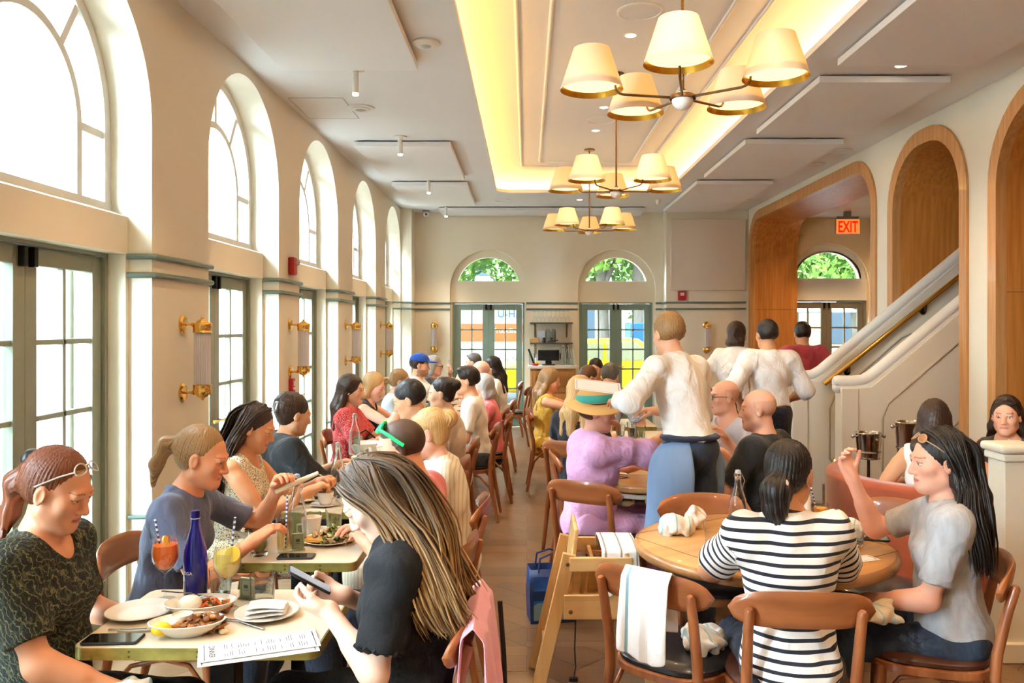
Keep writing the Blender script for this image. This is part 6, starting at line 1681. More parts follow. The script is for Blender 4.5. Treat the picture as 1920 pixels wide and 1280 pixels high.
# ---------------------------------------------------------------- things on the tables
TZ = .75
TG = glassmat('thin_glass', (248, 250, 250), .05)
def realglass(n, c=(253, 254, 254)): return glassmat(n, c, .07)
TUMBLER = mat('solid_clear_glass', (250, 253, 253), .01, trans=1.0, ior=1.42)
WATER = glassmat('water', (240, 246, 246), .06)
PORCE = mat('white_porcelain_plate', (240, 237, 230), .16, coat=.3)
STEEL = mat('cutlery_steel', (196, 194, 190), .18, 1.0)
def plate(x, y, label, r=.105, z=TZ, group='white plates'):
    t = thing('plate', label, 'plate', (x, y, z), 0, group)
    m = MB(); m.lathe([(.001, .002), (r*.55, .002), (r*.60, 0), (r*.66, .003), (r, .016), (r-.001, .019), (r*.68, .0075), (r*.6, .006), (.001, .006)], (0, 0, 0), 56); m.build('dish', PORCE, t, smooth=60); return t
def bowl(x, y, label, r=.10, h=.045, z=TZ, sx=1.0, sy=1.0, rot_=0, group='white bowls'):
    t = thing('bowl', label, 'bowl', (x, y, z), rot_, group)
    m = MB(); m.lathe([(.001, 0), (r*.5, 0), (r*.55, .003), (r*.85, h*.55), (r, h), (r-.004, h+.001), (r*.82, h*.55), (r*.5, .008), (.001, .007)], (0, 0, 0), 56, sx=sx, sy=sy); m.build('dish', PORCE, t, smooth=60); return t
def tumbler(x, y, label, fill=.5, r=.040, h=.095, z=TZ, group='clear water tumblers', lemon=False, liquid=None):
    t = thing('tumbler', label, 'glass', (x, y, z), 0, group)
    m = MB(); m.lathe([(.001, 0), (r*.74, 0), (r*.80, .006), (r, h), (r-.0022, h), (r*.78-.002, .012), (.001, .012)], (0, 0, 0), 28); m.build('vessel', TUMBLER if liquid is None else realglass('clear_glass'), t, smooth=50)
    if fill:
        m = MB(); z1 = .013+(h-.013)*fill; rr = r*(.78+.22*fill)-.0032; m.lathe([(.001, .0128), (r*.755, .0128), (rr, z1), (.001, z1)], (0, 0, 0), 28); m.build('water' if liquid is None else 'drink', liquid or WATER, t)
    if lemon:
        m = MB(); m.lathe([(.001, -.004), (.026, -.004), (.026, .004), (.001, .004)], (0, 0, 0), 20); m.xf(Matrix.Translation((.004, -.01, .040)) @ Matrix.Rotation(math.radians(65), 4, 'X')); m.build('lemon_slice', mat('lemon_flesh', (246, 212, 84), .4), t)
    return t
def straw(t, p0, p1, c=(52, 86, 150)):
    m = MB(); p0 = Vector(p0); p1 = Vector(p1); m.tube([p0, p1], .0036, 10)
    o = m.build('straw', stripes('paper_straw', (240, 238, 234), c, 'Z', .017, .5), t); return o
def swing_bottle(x, y, label, fill=.45, h=.29, r=.041, z=TZ, group='clear swing top water bottles'):
    t = thing('water_bottle', label, 'bottle', (x, y, z), 0, group)
    m = MB(); k = h/.29
    m.lathe([(.001, 0), (r*.92, 0), (r, .006), (r, .13*k), (r*.88, .165*k), (r*.48, .215*k), (r*.36, .245*k), (r*.36, .265*k), (r*.42, .268*k), (r*.42, .282*k), (r*.30, .283*k), (r*.28, .245*k), (r*.42, .213*k), (r*.82, .163*k), (r*.93, .13*k), (r*.93, .010), (.001, .010)], (0, 0, 0), 24); m.build('vessel', TUMBLER, t, smooth=40)
    m = MB(); z1 = .012+.12*k*fill/.45*.95; m.lathe([(.001, .011), (r*.91, .011), (r*.91, z1), (.001, z1)], (0, 0, 0), 24); m.build('water', WATER, t)
    m = MB(); m.tube([(-.012, 0, .262*k), (-.018, 0, .275*k), (0, 0, h+.008), (.018, 0, .275*k), (.03, 0, .25*k), (.02, 0, .225*k)], .0016, 6); m.lathe([(.014, .283*k), (.012, h+.006), (.004, h+.009)], (0, 0, 0), 16); m.build('swing_top', mat('stopper_clear', (220, 222, 224), .2, trans=.5), t)
    return t
def phone(x, y, label, rotz=0, z=TZ, w=.145, d=.072):
    t = thing('phone', label, 'phone', (x, y, z), rotz)
    MB().prism(rrect(w, d, .011, 4), 0, .0085).build('case', mat('phone_case', (34, 40, 50), .4), t, bevel=.0025)
    MB().prism(rrect(w-.008, d-.008, .008, 4), .0084, .0089).build('display', mat('phone_glass', (14, 16, 20), .06, coat=.5), t); return t
def stemglass(x, y, label, col, name, z=TZ):
    t = thing('cocktail_glass', label, 'drink', (x, y, z), 0)
    m = MB(); m.lathe([(.001, 0), (.034, .001), (.033, .003), (.008, .007), (.0035, .02), (.0032, .085), (.010, .094), (.030, .108), (.043, .135), (.0455, .158), (.042, .188), (.0385, .21), (.0370, .21), (.0405, .188), (.0437, .158), (.041, .135), (.028, .110), (.001, .097)], (0, 0, 0), 36); m.build('vessel', realglass('clear_glass'), t, smooth=60)
    m = MB(); m.lathe([(.001, .0985), (.027, .112), (.0398, .136), (.0426, .158), (.0396, .187), (.001, .187)], (0, 0, 0), 36); m.build('drink', mat(name, col, .2, spec=.4), t, smooth=60)
    return t
def napkin_stack(x, y, z, label, rotz=0, w=.11, d=.085, h=.018, group='white cloth napkins with thin stripes'):
    t = thing('napkin', label, 'napkin', (x, y, z), rotz, group)
    NAPS = stripes('napkin_linen', (236, 230, 222), (150, 158, 160), 'Y', .045, .07)
    for i in range(3):
        m = MB(); rows = []
        for a in range(9):
            u = -1+a/4; rows.append([(u*w/2*(1-.03*i), v*d/2*(1-.05*i)+.004*i, h*(i+.5)/3+.004*math.sin(u*2.2+i)+.006*(1-v*v)*.5) for v in (-1, -.5, 0, .5, 1)])
        m.grid(rows); m.build('fold', NAPS, t, solid=.0045, subd=1)
    return t
def crumple(x, y, z, label, size, seed, rotz=0, group='crumpled striped cloths', stripe=(150, 180, 186), base=(226, 216, 200)):
    G = Field(); rg = np.random.default_rng(seed)
    n = max(4, int(len(size)))
    for i in range(7):
        a = rg.random()*6.28; d = rg.random()*.55
        G.ell((math.cos(a)*d*size[0], math.sin(a)*d*size[1], size[2]*(.25+.45*rg.random())), (size[0]*(.35+.3*rg.random()), size[1]*(.35+.3*rg.random()), size[2]*(.35+.35*rg.random())), rot((rg.random()-.5, rg.random()-.5, rg.random()), 60*rg.random()), .02)
    G.half((0, 0, 0), (0, 0, -1))
    V, Q = G.mesh(.0042, disp=waves(seed, .0085, 75, 8))
    o = mesh_obj('cloth', V, Q, stripes('towel_%d' % seed, base, stripe, 'X', .06, .12), None)
    o.location = (x, y, z); o.rotation_euler = (0, 0, rotz); tag(o, label, 'cloth', group); return o
def fork(x, y, label, rotz, z=TZ, knife=False, group='steel cutlery', tilt=0):
    t = thing('knife' if knife else 'fork', label, 'knife' if knife else 'fork', (x, y, z), rotz, group)
    m = MB()
    if knife:
        m.prism([(-.11, -.006), (.0, -.005), (.0, .005), (-.11, .006)], .001, .006); m.prism([(0, -.007), (.08, -.009), (.105, -.002), (.1, .006), (0, .006)], .002, .0035); m.build('blade_and_handle', STEEL, t, bevel=.001)
    else:
        m.tube([(-.10, 0, .004), (-.03, 0, .007), (.02, 0, .012), (.05, 0, .007)], [.005, .0035, .0025, .004], 8, sq=.6)
        m.tube([(.045, -.0, .007), (.055, 0, .005)], [.004, .011], 8, sq=.35)
        m.build('handle', STEEL, t)
        m = MB()
        for k in (-1.5, -.5, .5, 1.5): m.tube([(.052, k*.006, .005), (.075, k*.0062, .0035), (.098, k*.0058, .007)], [.0018, .0016, .001], 6)
        m.build('tines', STEEL, t)
    return t
def food(name, label, x, y, z, cols, n, rr, seed, sx=1, sy=1, hgt=.03, size=.012, rotz=0, long=1.0, leaf=True):
    rg = np.random.default_rng(seed); m = MB(); mats = [mat('%s_%d' % (name, i), c, .55, var=.25, vs=(60, 60, 60)) for i, c in enumerate(cols)]
    for k in range(n):
        a = rg.random()*6.283; d = math.sqrt(rg.random())*rr; px, py = d*math.cos(a)*sx, d*math.sin(a)*sy; pz = hgt*(1-(d/rr)**2)*rg.random()+.004
        ci = int(rg.integers(len(cols))); s_ = size*(.6+.8*rg.random()); M_ = Matrix.Translation((px, py, pz)) @ Euler((rg.random()*2-1, rg.random()*2-1, rg.random()*6)).to_matrix().to_4x4()
        b = len(m.v)
        if leaf and rg.random() < .6:
            m.add([M_ @ Vector(p) for p in ((-s_*1.4, 0, 0), (-.4*s_, s_*.8, .3*s_), (.6*s_, s_*.7, 0), (1.5*s_, 0, .2*s_), (.5*s_, -s_*.8, 0), (-.5*s_, -s_*.7, .2*s_))], [(0, 1, 2, 3, 4, 5)], ci)
        else:
            L = long; m.tube([M_ @ Vector(p) for p in ((-s_*L, 0, 0), (-s_*L*.4, .2*s_, .1*s_), (s_*.5*L, -.1*s_, 0), (s_*L, .1*s_, 0))], [s_*.25, s_*.5, s_*.5, s_*.2], 6, m=ci)
    o = m.build(name, mats, None, smooth=60); o.location = (x, y, z); o.rotation_euler = (0, 0, rotz); tag(o, label, 'food', kind='stuff'); return o
def sign_card(x, y, label, rotz=0, w=.052, h=.072, z=TZ, group='small clear table signs'):
    t = thing('table_sign', label, 'sign', (x, y, z), rotz, group)
    m = MB(); m.box(-w/2, w/2, -.009, -.0055, .003, h); m.box(-w/2, w/2, .0055, .009, .003, h); m.box(-w/2-.004, w/2+.004, -.018, .018, 0, .003); m.build('clear_stand', glassmat('acrylic', (240, 244, 240), .05), t)
    m = MB(); m.box(-w/2+.002, w/2-.002, -.005, .005, .005, h-.002); m.build('card', mat('card_sage', (200, 202, 176), .7), t)
    m = MB()
    for a, b, c, d in ((-w*.36, w*.36, h*.88, h*.90), (-w*.36, w*.36, h*.12, h*.14), (-w*.36, -w*.34, h*.12, h*.9), (w*.34, w*.36, h*.12, h*.9), (-w*.18, w*.18, h*.40, h*.42), (-w*.15, w*.15, h*.5, h*.66)): m.box(a, b, -.0056, -.005, c, d)
    m.build('printed_frame', mat('card_print', (92, 96, 80), .7), t); return t

# nearest table
t = stemglass(-1.228, 2.79, 'orange spritz in a stemmed glass with a striped straw, on the nearest table', (255, 118, 44), 'orange_spritz')
straw(t, (-.012, .01, .12), (-.042, .015, .268)); m = MB(); m.lathe([(.001, -.003), (.024, -.003), (.024, .003), (.001, .003)], (0, 0, 0), 20); m.xf(Matrix.Translation((.008, -.01, .196)) @ Matrix.Rotation(math.radians(70), 4, 'Y')); m.build('citrus_slice', mat('citrus', (250, 186, 60), .4), t)
m = MB(); m.tube([(-.01, 0, .214), (.022, 0, .219)], .0012, 6); m.tube([(.012, 0, .19), (.012, 0, .228)], .0012, 6); m.build('cocktail_pick', mat('pick', (110, 96, 60), .5), t)
t = stemglass(-.985, 2.70, 'pale yellow cocktail in a stemmed glass with lemon slice and striped straw', (236, 206, 106), 'yellow_cocktail')
straw(t, (.008, .0, .13), (.026, .0, .30)); m = MB(); m.lathe([(.001, -.0025), (.024, -.0025), (.026, 0), (.024, .0025), (.001, .0025)], (0, 0, 0), 22); m.xf(Matrix.Translation((.026, -.028, .186)) @ Matrix.Rotation(math.radians(80), 4, 'X') @ Matrix.Rotation(.3, 4, 'Y')); m.build('lemon_slice', mat('lemon_flesh', (246, 212, 84), .4), t)
t = thing('blue_bottle', 'tall cobalt blue glass water bottle on the nearest table', 'bottle', (-1.130, 2.80, TZ), 0)
COBALT = mat('cobalt_glass', (20, 22, 150), .06, trans=.35, ior=1.45, coat=.6)
m = MB(); m.lathe([(.001, 0), (.036, 0), (.039, .005), (.039, .13), (.036, .165), (.024, .215), (.0155, .245), (.0135, .27), (.0135, .272)], (0, 0, 0), 40); m.build('vessel', COBALT, t, smooth=60)
m = MB(); m.lathe([(.0145, .270), (.0150, .272), (.0150, .296), (.013, .300), (.001, .300)], (0, 0, 0), 28); m.build('cap', mat('cobalt_cap', (16, 18, 110), .3), t)
m = MB(); m.tube([(.0148*math.cos(a), .0148*math.sin(a), .274) for a in np.linspace(0, 6.283, 25)], .0012, 6, cap=False); m.build('neck_ring', mat('label_silver', (222, 224, 232), .4), t)
def wrap_text(body, size, zc, r, a0, parent, m, name='label_text'):
    o = text(name, body, size, Matrix.Identity(4), m, parent, ext=.0002)
    for v in o.data.vertices:
        a = a0+v.co.x/r; zz = v.co.y+zc; rr = r+.0006+v.co.z; v.co = Vector((rr*math.sin(a), -rr*math.cos(a), zz))
    return o
LAB = mat('label_white', (226, 228, 236), .5)
wrap_text('SARATOGA', .0155, .095, .039, math.radians(-52), t, LAB)
m = MB()
for a, b, c, d in ((-.006, .006, .068, .0688), (-.006, .006, .081, .0818), (-.006, -.0052, .068, .0818), (.0052, .006, .068, .0818)):
    m.add([(.0397*math.sin(-.78+x/.039), -.0397*math.cos(-.78+x/.039), z) for x, z in ((a, c), (b, c), (b, d), (a, d))], [(0, 1, 2, 3)])
m.build('label_emblem', LAB, t, smooth=0)
plate(-1.245, 2.645, 'empty white plate on the nearest table, at the left', .105)
t = bowl(-1.055, 2.655, 'oval white bowl of soft cheese and tomatoes on the nearest table', .108, .04, sx=1.05, sy=.72, rot_=.2)
food('tomato_salad', 'orange tomato salad with herbs in the oval bowl, nearest table', -1.02, 2.665, TZ+.012, [(240, 112, 40), (246, 136, 54), (96, 130, 60), (196, 84, 40)], 110, .062, 4, 1.05, .62, .03, .009)
o = MB().ball((0, 0, 0), .034, 24, sc=(1.1, 1, .8)).build('soft_cheese', mat('burrata', (246, 240, 226), .35), None); o.location = (-1.085, 2.645, TZ+.035); tag(o, 'white ball of soft cheese in the oval bowl of tomatoes', 'cheese')
bowl(-1.025, 2.478, 'oval white bowl of fried artichokes on the nearest table, front', .112, .042, sx=1.0, sy=.66, rot_=.15)
food('fried_artichokes', 'crispy brown fried artichokes piled in the front oval bowl', -.985, 2.49, TZ+.014, [(160, 100, 48), (190, 130, 66), (126, 74, 34)], 150, .066, 8, 1.0, .56, .034, .013, .15, 1.6)
o = MB().lathe([(.001, 0), (.026, 0), (.031, .036), (.029, .036), (.025, .01), (.001, .008)], (0, 0, 0), 28).build('ramekin', PORCE, None); o.location = (-1.055, 2.515, TZ+.012); tag(o, 'small white ramekin of pale sauce in the front oval bowl', 'ramekin')
MB().lathe([(.001, .030), (.028, .030), (.001, .031)], (0, 0, 0), 24).build('sauce', mat('aioli', (244, 230, 196), .4), o)
o = MB().ball((0, 0, 0), .027, 20, sc=(1.1, .9, .75)).build('lemon_half', mat('lemon_rind', (246, 204, 36), .4, bump=.2, bs=(300, 300, 300)), None); o.location = (-1.085, 2.437, TZ+.030); tag(o, 'bright yellow half lemon in the front oval bowl', 'lemon')
phone(-1.222, 2.425, 'dark phone lying at the near left corner of the nearest table', .05, w=.162, d=.078)
fork(-1.165, 2.515, 'knife lying between the dark phone and the empty plate', .12, knife=True)
fork(-1.13, 2.50, 'white handled knife beside the steel knife near the front bowl', .10, knife=True)
fork(-.89, 2.555, 'steel fork lying beside the plate with the folded napkin', math.radians(152))
fork(-1.12, 2.70, 'steel fork resting on the rim of the cheese bowl', math.radians(-20), TZ+.042)
plate(-.833, 2.630, 'white plate with a folded napkin on the nearest table', .100)
napkin_stack(-.833, 2.632, TZ+.008, 'folded napkin on the white plate of the nearest table', .12, .13, .10, .03)
tumbler(-1.055, 2.83, 'half full water tumbler behind the blue bottle, nearest table', .5)
tumbler(-.885, 2.755, 'half full water tumbler on the right of the nearest table', .5, .044, .098)
sign_card(-.955, 2.80, 'small sage table sign standing by the right tumbler of the nearest table', -.3)
o = MB().ball((0, 0, 0), .010, 10, sc=(1.5, 1, .8)).build('bread_crumb', mat('crumb', (240, 222, 186), .8), None); o.location = (-.915, 2.475, TZ+.008); tag(o, 'pale bread crumb beside the front oval bowl', 'crumb')
# the menu, overhanging the table edge, with a second sheet under it
PAPER = mat('paper', (238, 236, 238), .8); INK = mat('ink', (52, 54, 70), .8)
def menu_sheet(name, label, M, w, d, title=None, group=None, lines=True, seed=1, blue=False):
    t = thing(name, label, 'menu', (0, 0, 0), 0, group); t.matrix_world = M
    m = MB(); m.box(-w/2, w/2, -d/2, d/2, -.0006, .0004); m.build('sheet', PAPER, t, smooth=0)
    m = MB(); e = .010
    for a, b, c, dd in ((-w/2+e, w/2-e, d/2-e-.0012, d/2-e), (-w/2+e, w/2-e, -d/2+e, -d/2+e+.0012), (-w/2+e, -w/2+e+.0025, -d/2+e, d/2-e), (w/2-e-.0025, w/2-e, -d/2+e, d/2-e)): m.box(a, b, c, dd, .0003, .0007)
    if lines:
        rg = random.Random(seed)
        x = -w/2+.065
        while x < w/2-.03:
            for y0, y1 in ((d*.05, d*.36), (-d*.36, -d*.06)):
                if rg.random() < .82: L = (y1-y0)*(.45+.55*rg.random()); m.box(x, x+.0017, y0, y0+L, .0003, .0007)
            x += .0068 if rg.random() < .8 else .018
    m.build('print', INK, t, smooth=0)
    if title: text('title', title, .024, Matrix.Translation((-w/2+.031, 0, .0008)) @ Matrix.Rotation(math.radians(-90), 4, 'Z'), INK, t, .0002)
    return t
Mm = Matrix.Translation((-.770, 2.372, TZ+.0065)) @ Matrix.Rotation(math.radians(22), 4, 'Z')
menu_sheet('menu', 'printed white dinner menu overhanging the front edge of the nearest table', Mm, .325, .135, 'DINNER')
menu_sheet('menu', 'second menu sheet just under the dinner menu', Matrix.Translation((-.768, 2.352, TZ+.003)) @ Matrix.Rotation(math.radians(21), 4, 'Z'), .325, .145, None, lines=False)

# second table
phone(-.925, 3.295, 'black phone near the front edge of the second table', .04)
tumbler(-1.087, 3.335, 'tumbler with a lemon slice on the second table', .45, .045, .10, lemon=True)
t = tumbler(-.995, 3.37, 'tall iced drink with a striped straw on the second table', .8, .036, .15, liquid=glassmat('iced_water', (240, 226, 186), .06), group='tall glasses'); straw(t, (.004, 0, .02), (.012, 0, .235))
sign_card(-.948, 3.40, 'small sage table sign before the bottle of the second table', .25)
swing_bottle(-.981, 3.50, 'half full swing top water bottle on the second table', .5)
bowl(-1.185, 3.60, 'white bowl of salad at the left of the second table', .095, .045)
food('salad', 'green salad in the left bowl of the second table', -1.185, 3.60, TZ+.02, [(96, 128, 54), (190, 140, 90), (210, 190, 150)], 80, .07, 21, 1, 1, .03, .013)
plate(-.850, 3.53, 'white plate of green salad and bread at the right of the second table', .112)
food('salad', 'leafy green salad with shredded carrot on the right plate of the second table', -.835, 3.54, TZ+.008, [(84, 128, 48), (112, 150, 60), (206, 112, 60), (224, 196, 150)], 170, .088, 22, 1, .9, .05, .016)
o = MB().prism([(-.05, -.03), (.05, -.035), (.045, .03), (-.04, .04)], 0, .012).build('flatbread', mat('flatbread', (232, 180, 92), .7), None, bevel=.003); o.location = (-.915, 3.50, TZ+.014); tag(o, 'golden wedge of bread on the right plate of the second table', 'bread')
def cup(x, y, label, saucer=True, z=TZ, h=.062, r=.043, group='white coffee cups'):
    t = thing('coffee_cup', label, 'cup', (x, y, z), .4, group); dz = .010 if saucer else 0
    m = MB(); m.lathe([(.001, dz), (r*.62, dz), (r*.8, dz+.012), (r, dz+h), (r-.003, dz+h), (r*.78, dz+.014), (.001, dz+.006)], (0, 0, 0), 32); m.build('vessel', PORCE, t, smooth=60)
    m = MB(); m.tube([(-r*.92, 0, dz+h*.78), (-r*1.45, 0, dz+h*.75), (-r*1.5, 0, dz+h*.45), (-r*.85, 0, dz+h*.28)], .004, 8); m.build('handle', PORCE, t)
    m = MB(); m.lathe([(.001, dz+h*.85), (r*.93, dz+h*.85), (.001, dz+h*.851)], (0, 0, 0), 24); m.build('coffee', mat('coffee', (196, 150, 110), .4), t)
    if saucer: m = MB(); m.lathe([(.001, .002), (.04, .002), (.075, .012), (.075, .014), (.04, .006), (.001, .006)], (0, 0, 0), 40); m.build('saucer', PORCE, t, smooth=60)
    return t
cup(-.957, 3.655, 'white mug without saucer behind the bottle of the second table', False, h=.08)
tumbler(-.975, 3.765, 'small clear creamer jug at the back of the second table', .5, .03, .075, group='')
tumbler(-.879, 3.745, 'water tumbler at the back right of the second table', .4)
# third table
plate(-1.195, 4.38, 'white plate of colourful salad on the third table', .12)
food('salad', 'colourful salad with tomato on the plate of the third table', -1.195, 4.38, TZ+.008, [(84, 122, 50), (196, 60, 48), (214, 170, 130), (232, 200, 160)], 130, .09, 31, 1, .9, .05, .018)
cup(-1.040, 4.24, 'white coffee cup on a saucer at the front of the third table')
swing_bottle(-1.025, 4.45, 'swing top water bottle on the third table', .25)
tumbler(-1.10, 4.58, 'water tumbler at the back of the third table', .4)
fork(-.95, 4.22, 'small spoon like fork beside the coffee saucer of the third table', .3)
# fourth and fifth tables
plate(-1.08, 5.22, 'white plate before the woman in black, fourth table', .11)
phone(-1.20, 5.40, 'dark phone beside the plate of the fourth table', 1.2)
swing_bottle(-1.245, 5.93, 'swing top water bottle at the left of the fifth table', .6)
bowl(-1.20, 6.12, 'large white bowl at the back of the fifth table', .115, .06)
cup(-1.10, 5.90, 'white coffee cup at the front of the fifth table', False)
tumbler(-.98, 5.92, 'water tumbler at the front right of the fifth table', .4)
sign_card(-1.28, 6.22, 'small sage table sign at the back left of the fifth table', .2, .07, .095)
# tables farther back
plate(-1.05, 7.05, 'white plate on the sixth table', .11); tumbler(-1.18, 7.22, 'water tumbler on the sixth table', .4)
bowl(-1.08, 7.90, 'white bowl on the seventh table', .09, .05); tumbler(-.95, 8.05, 'water tumbler on the seventh table', .4)
plate(-1.0, 9.0, 'white plate on the eighth table', .11); tumbler(-.9, 8.85, 'water tumbler on the eighth table', .4)
t = thing('green_bottle', 'green glass water bottle far back on the last window table', 'bottle', (-.965, 10.15, TZ), 0)
m = MB(); m.lathe([(.001, 0), (.036, 0), (.037, .15), (.028, .20), (.014, .235), (.0135, .28), (.001, .281)], (0, 0, 0), 24); m.build('vessel', mat('green_glass', (24, 140, 60), .1, trans=.4), t, smooth=60)
m = MB(); m.lathe([(.0375, .05), (.0375, .12)], (0, 0, 0), 24); m.f = m.f[:-2]; m.m = m.m[:-2]; m.build('paper_label', mat('label_pale', (220, 232, 210), .6), t)

# round table in the foreground
crumple(.655, 3.66, TZ, 'large crumpled striped cloth on the left of the round table', (.085, .075, .075), 3)
crumple(.775, 3.78, TZ, 'second crumpled cloth beside the first on the round table', (.055, .05, .07), 14, 1.0, stripe=(176, 166, 150))
swing_bottle(.925, 3.60, 'swing top water bottle on the round table, behind the striped sleeve', .2)
tumbler(.765, 3.35, 'empty tumbler by the left elbow of the striped tee, round table', 0)
tumbler(1.385, 3.475, 'half full water tumbler at the right of the round table', .55, .044, .098)
crumple(1.475, 3.70, TZ, 'white rolled napkin behind the right tumbler of the round table', (.075, .04, .04), 9, -.5)
phone(1.500, 3.575, 'black phone at the right edge of the round table', -.3)
menu_sheet('menu', 'small white card with purple print at the right of the round table', Matrix.Translation((1.33, 3.27, TZ+.0016)) @ Matrix.Rotation(.35, 4, 'Z'), .13, .075, None, lines=False)
t = tumbler(1.38, 3.86, 'orange drink with a striped straw at the back of the round table', .7, .038, .10, liquid=mat('orange_juice', (240, 168, 50), .3), group='tall glasses'); straw(t, (-.01, 0, .02), (-.045, .0, .17))
t = thing('loop_bottle', 'cream flask with a thin dark loop handle at the back of the round table', 'bottle', (1.275, 3.80, TZ), 0)
m = MB(); m.lathe([(.001, 0), (.04, 0), (.041, .006), (.036, .14), (.02, .165), (.018, .18), (.001, .181)], (0, 0, 0), 28); m.build('body', mat('flask_cream', (232, 226, 216), .4), t, smooth=60)
m = MB(); m.tube([(-.014, 0, .176), (-.016, 0, .22), (0, 0, .255), (.016, 0, .22), (.014, 0, .176)], .003, 8); m.build('loop', mat('loop_grey', (70, 78, 92), .5), t)
# clipped corner table
plate(.66, 5.40, 'plate with a napkin and cutlery before the hat woman', .11); napkin_stack(.66, 5.40, TZ+.01, 'napkin folded on the plate before the hat woman', .2, .14, .10, .03)
fork(.55, 5.30, 'knife on the far edge of the clipped corner table', .1, knife=True)
napkin_stack(.56, 5.03, TZ, 'napkin lying at the near left of the clipped corner table', .3, .12, .08, .025)
tumbler(1.13, 5.22, 'water tumbler before the bald man with glasses', .5, .044, .098)
napkin_stack(1.13, 4.96, TZ, 'napkin with cutlery at the right of the clipped corner table', .5, .13, .07, .022)
fork(1.22, 5.02, 'knife beside the right napkin of the clipped corner table', .0, knife=True)
# tables of the back group
for x, y, lab in ((.86, 6.68, 'nearest water tumbler on the table with papers'), (.94, 6.78, 'second water tumbler on the table with papers'), (.78, 6.86, 'third water tumbler on the table with papers'), (.90, 7.06, 'farthest water tumbler on the table with papers')): tumbler(x, y, lab, .4, .042, .10)
menu_sheet('menu', 'red edged menu on the near corner of the table with papers', Matrix.Translation((.80, 6.63, TZ+.0016)) @ Matrix.Rotation(.1, 4, 'Z'), .22, .12, None, lines=False)
t = thing('green_bottle', 'green glass bottle with a pale label beside the hat woman', 'bottle', (.66, 6.75, TZ), 0)
m = MB(); m.lathe([(.001, 0), (.038, 0), (.038, .15), (.028, .2), (.014, .235), (.0135, .27), (.001, .271)], (0, 0, 0), 24); m.build('vessel', mat('green_glass', (24, 140, 60), .1, trans=.4), t, smooth=60)
m = MB(); m.lathe([(.0385, .05), (.0385, .12)], (0, 0, 0), 24); m.f = m.f[:-2]; m.m = m.m[:-2]; m.build('paper_label', mat('label_pale', (220, 232, 210), .6), t)
# booth table
t = stemglass(2.76, 4.76, 'green minty spritz with two striped straws in the booth', (176, 196, 84), 'green_spritz', .735); straw(t, (-.01, 0, .12), (-.03, 0, .29)); straw(t, (.012, 0, .12), (.035, 0, .29))
food('mint', 'mint leaves in the green spritz of the booth', 2.76, 4.76, .915, [(96, 140, 52), (130, 170, 70)], 30, .03, 44, 1, 1, .03, .012)
tumbler(2.66, 4.86, 'water tumbler on the booth table', .5, .042, .095, .735)
menu_sheet('menu', 'printed menu lying on the booth table', Matrix.Translation((2.86, 4.86, .7366)) @ Matrix.Rotation(.4, 4, 'Z'), .2, .12, None)

# ---------------------------------------------------------------- things held
def held(info, s): return info['hands'][s]
hL, hR = held(a1, -1), held(a1, 1)
pc = (np.mean(hL['tips'], 0)+np.mean(hR['tips'], 0))/2
t = thing('phone', 'phone with a lit screen in the hands of the texting woman', 'phone', tuple(pc+v3(.0, .0, .014)), 0)
t.rotation_euler = (math.radians(0), math.radians(32), math.radians(16))
MB().prism(rrect(.145, .070, .010, 4), -.004, .0045).build('case', mat('phone_case_dark', (40, 36, 40), .35), t, bevel=.002)
MB().prism(rrect(.137, .063, .008, 4), .0044, .0050).build('display', mat('phone_screen', (150, 160, 172), .1, emit=(150, 164, 180), es=.25), t)
hd = held(wt, -1); c0 = hd['palm']+v3(-.10, -.02, .10)
menu_sheet('menu', 'white menu in the outstretched hand of the waiter', Matrix.Translation(tuple(c0)) @ Matrix.Rotation(.12, 4, 'Y') @ Matrix.Rotation(.40, 4, 'X'), .26, .14, None, lines=False)
hd = held(m1, -1); c0 = np.mean(hd['tips'], 0)
menu_sheet('menu', 'tall menu held upright by the bald man with glasses', Matrix.Translation(tuple(c0+v3(-.05, -.01, .09))) @ Matrix.Rotation(math.radians(70), 4, 'X') @ Matrix.Rotation(math.radians(100), 4, 'Z'), .24, .13, None, lines=False)
hd = held(w8, 1); c0 = hd['palm']
t = thing('phone', 'phone held up by the man in the blue cap', 'phone', tuple(c0+v3(.015, 0, .05)), 0); t.rotation_euler = (0, math.radians(70), 0)
MB().prism(rrect(.14, .07, .01, 4), -.004, .004).build('case', mat('phone_pale', (190, 196, 210), .3), t, bevel=.002)
hd = held(w6, 1); c0 = (held(w6, 1)['palm']+held(w6, -1)['palm'])/2
o = cup(float(c0[0]), float(c0[1]), 'white bowl cup held by the blonde woman in the black tank top', False, float(c0[2])-.03, .05, .06)
hd = held(hw, 1); c0 = hd['palm']
t = thing('phone', 'black phone under the pointing hand of the hat woman', 'phone', tuple(c0+v3(.03, .0, -.03)), .2); MB().prism(rrect(.14, .07, .01, 4), -.004, .004).build('case', mat('phone_case_dark', (40, 36, 40), .35), t, bevel=.002)
for hd_, lab, kn in ((held(w3, 1), 'fork in the right hand of the woman in the floral dress', False), (held(w3, -1), 'knife in the left hand of the woman in the floral dress', True)):
    c0 = hd_['palm']; o = fork(float(c0[0])+.04, float(c0[1]), lab, -.2, float(c0[2])-.03, kn); o.rotation_euler = (0, math.radians(35), -.3)
hd = held(w2, -1); c0 = hd['palm']
t = thing('breadstick', 'pale breadstick held by the woman in the slate blue polo', 'bread', tuple(c0), 0); m = MB(); m.tube([(-.03, .0, -.04), (.06, .02, .0), (.14, .03, .035)], [.010, .012, .008], 10); m.build('crust', mat('breadstick', (226, 206, 164), .7), t)

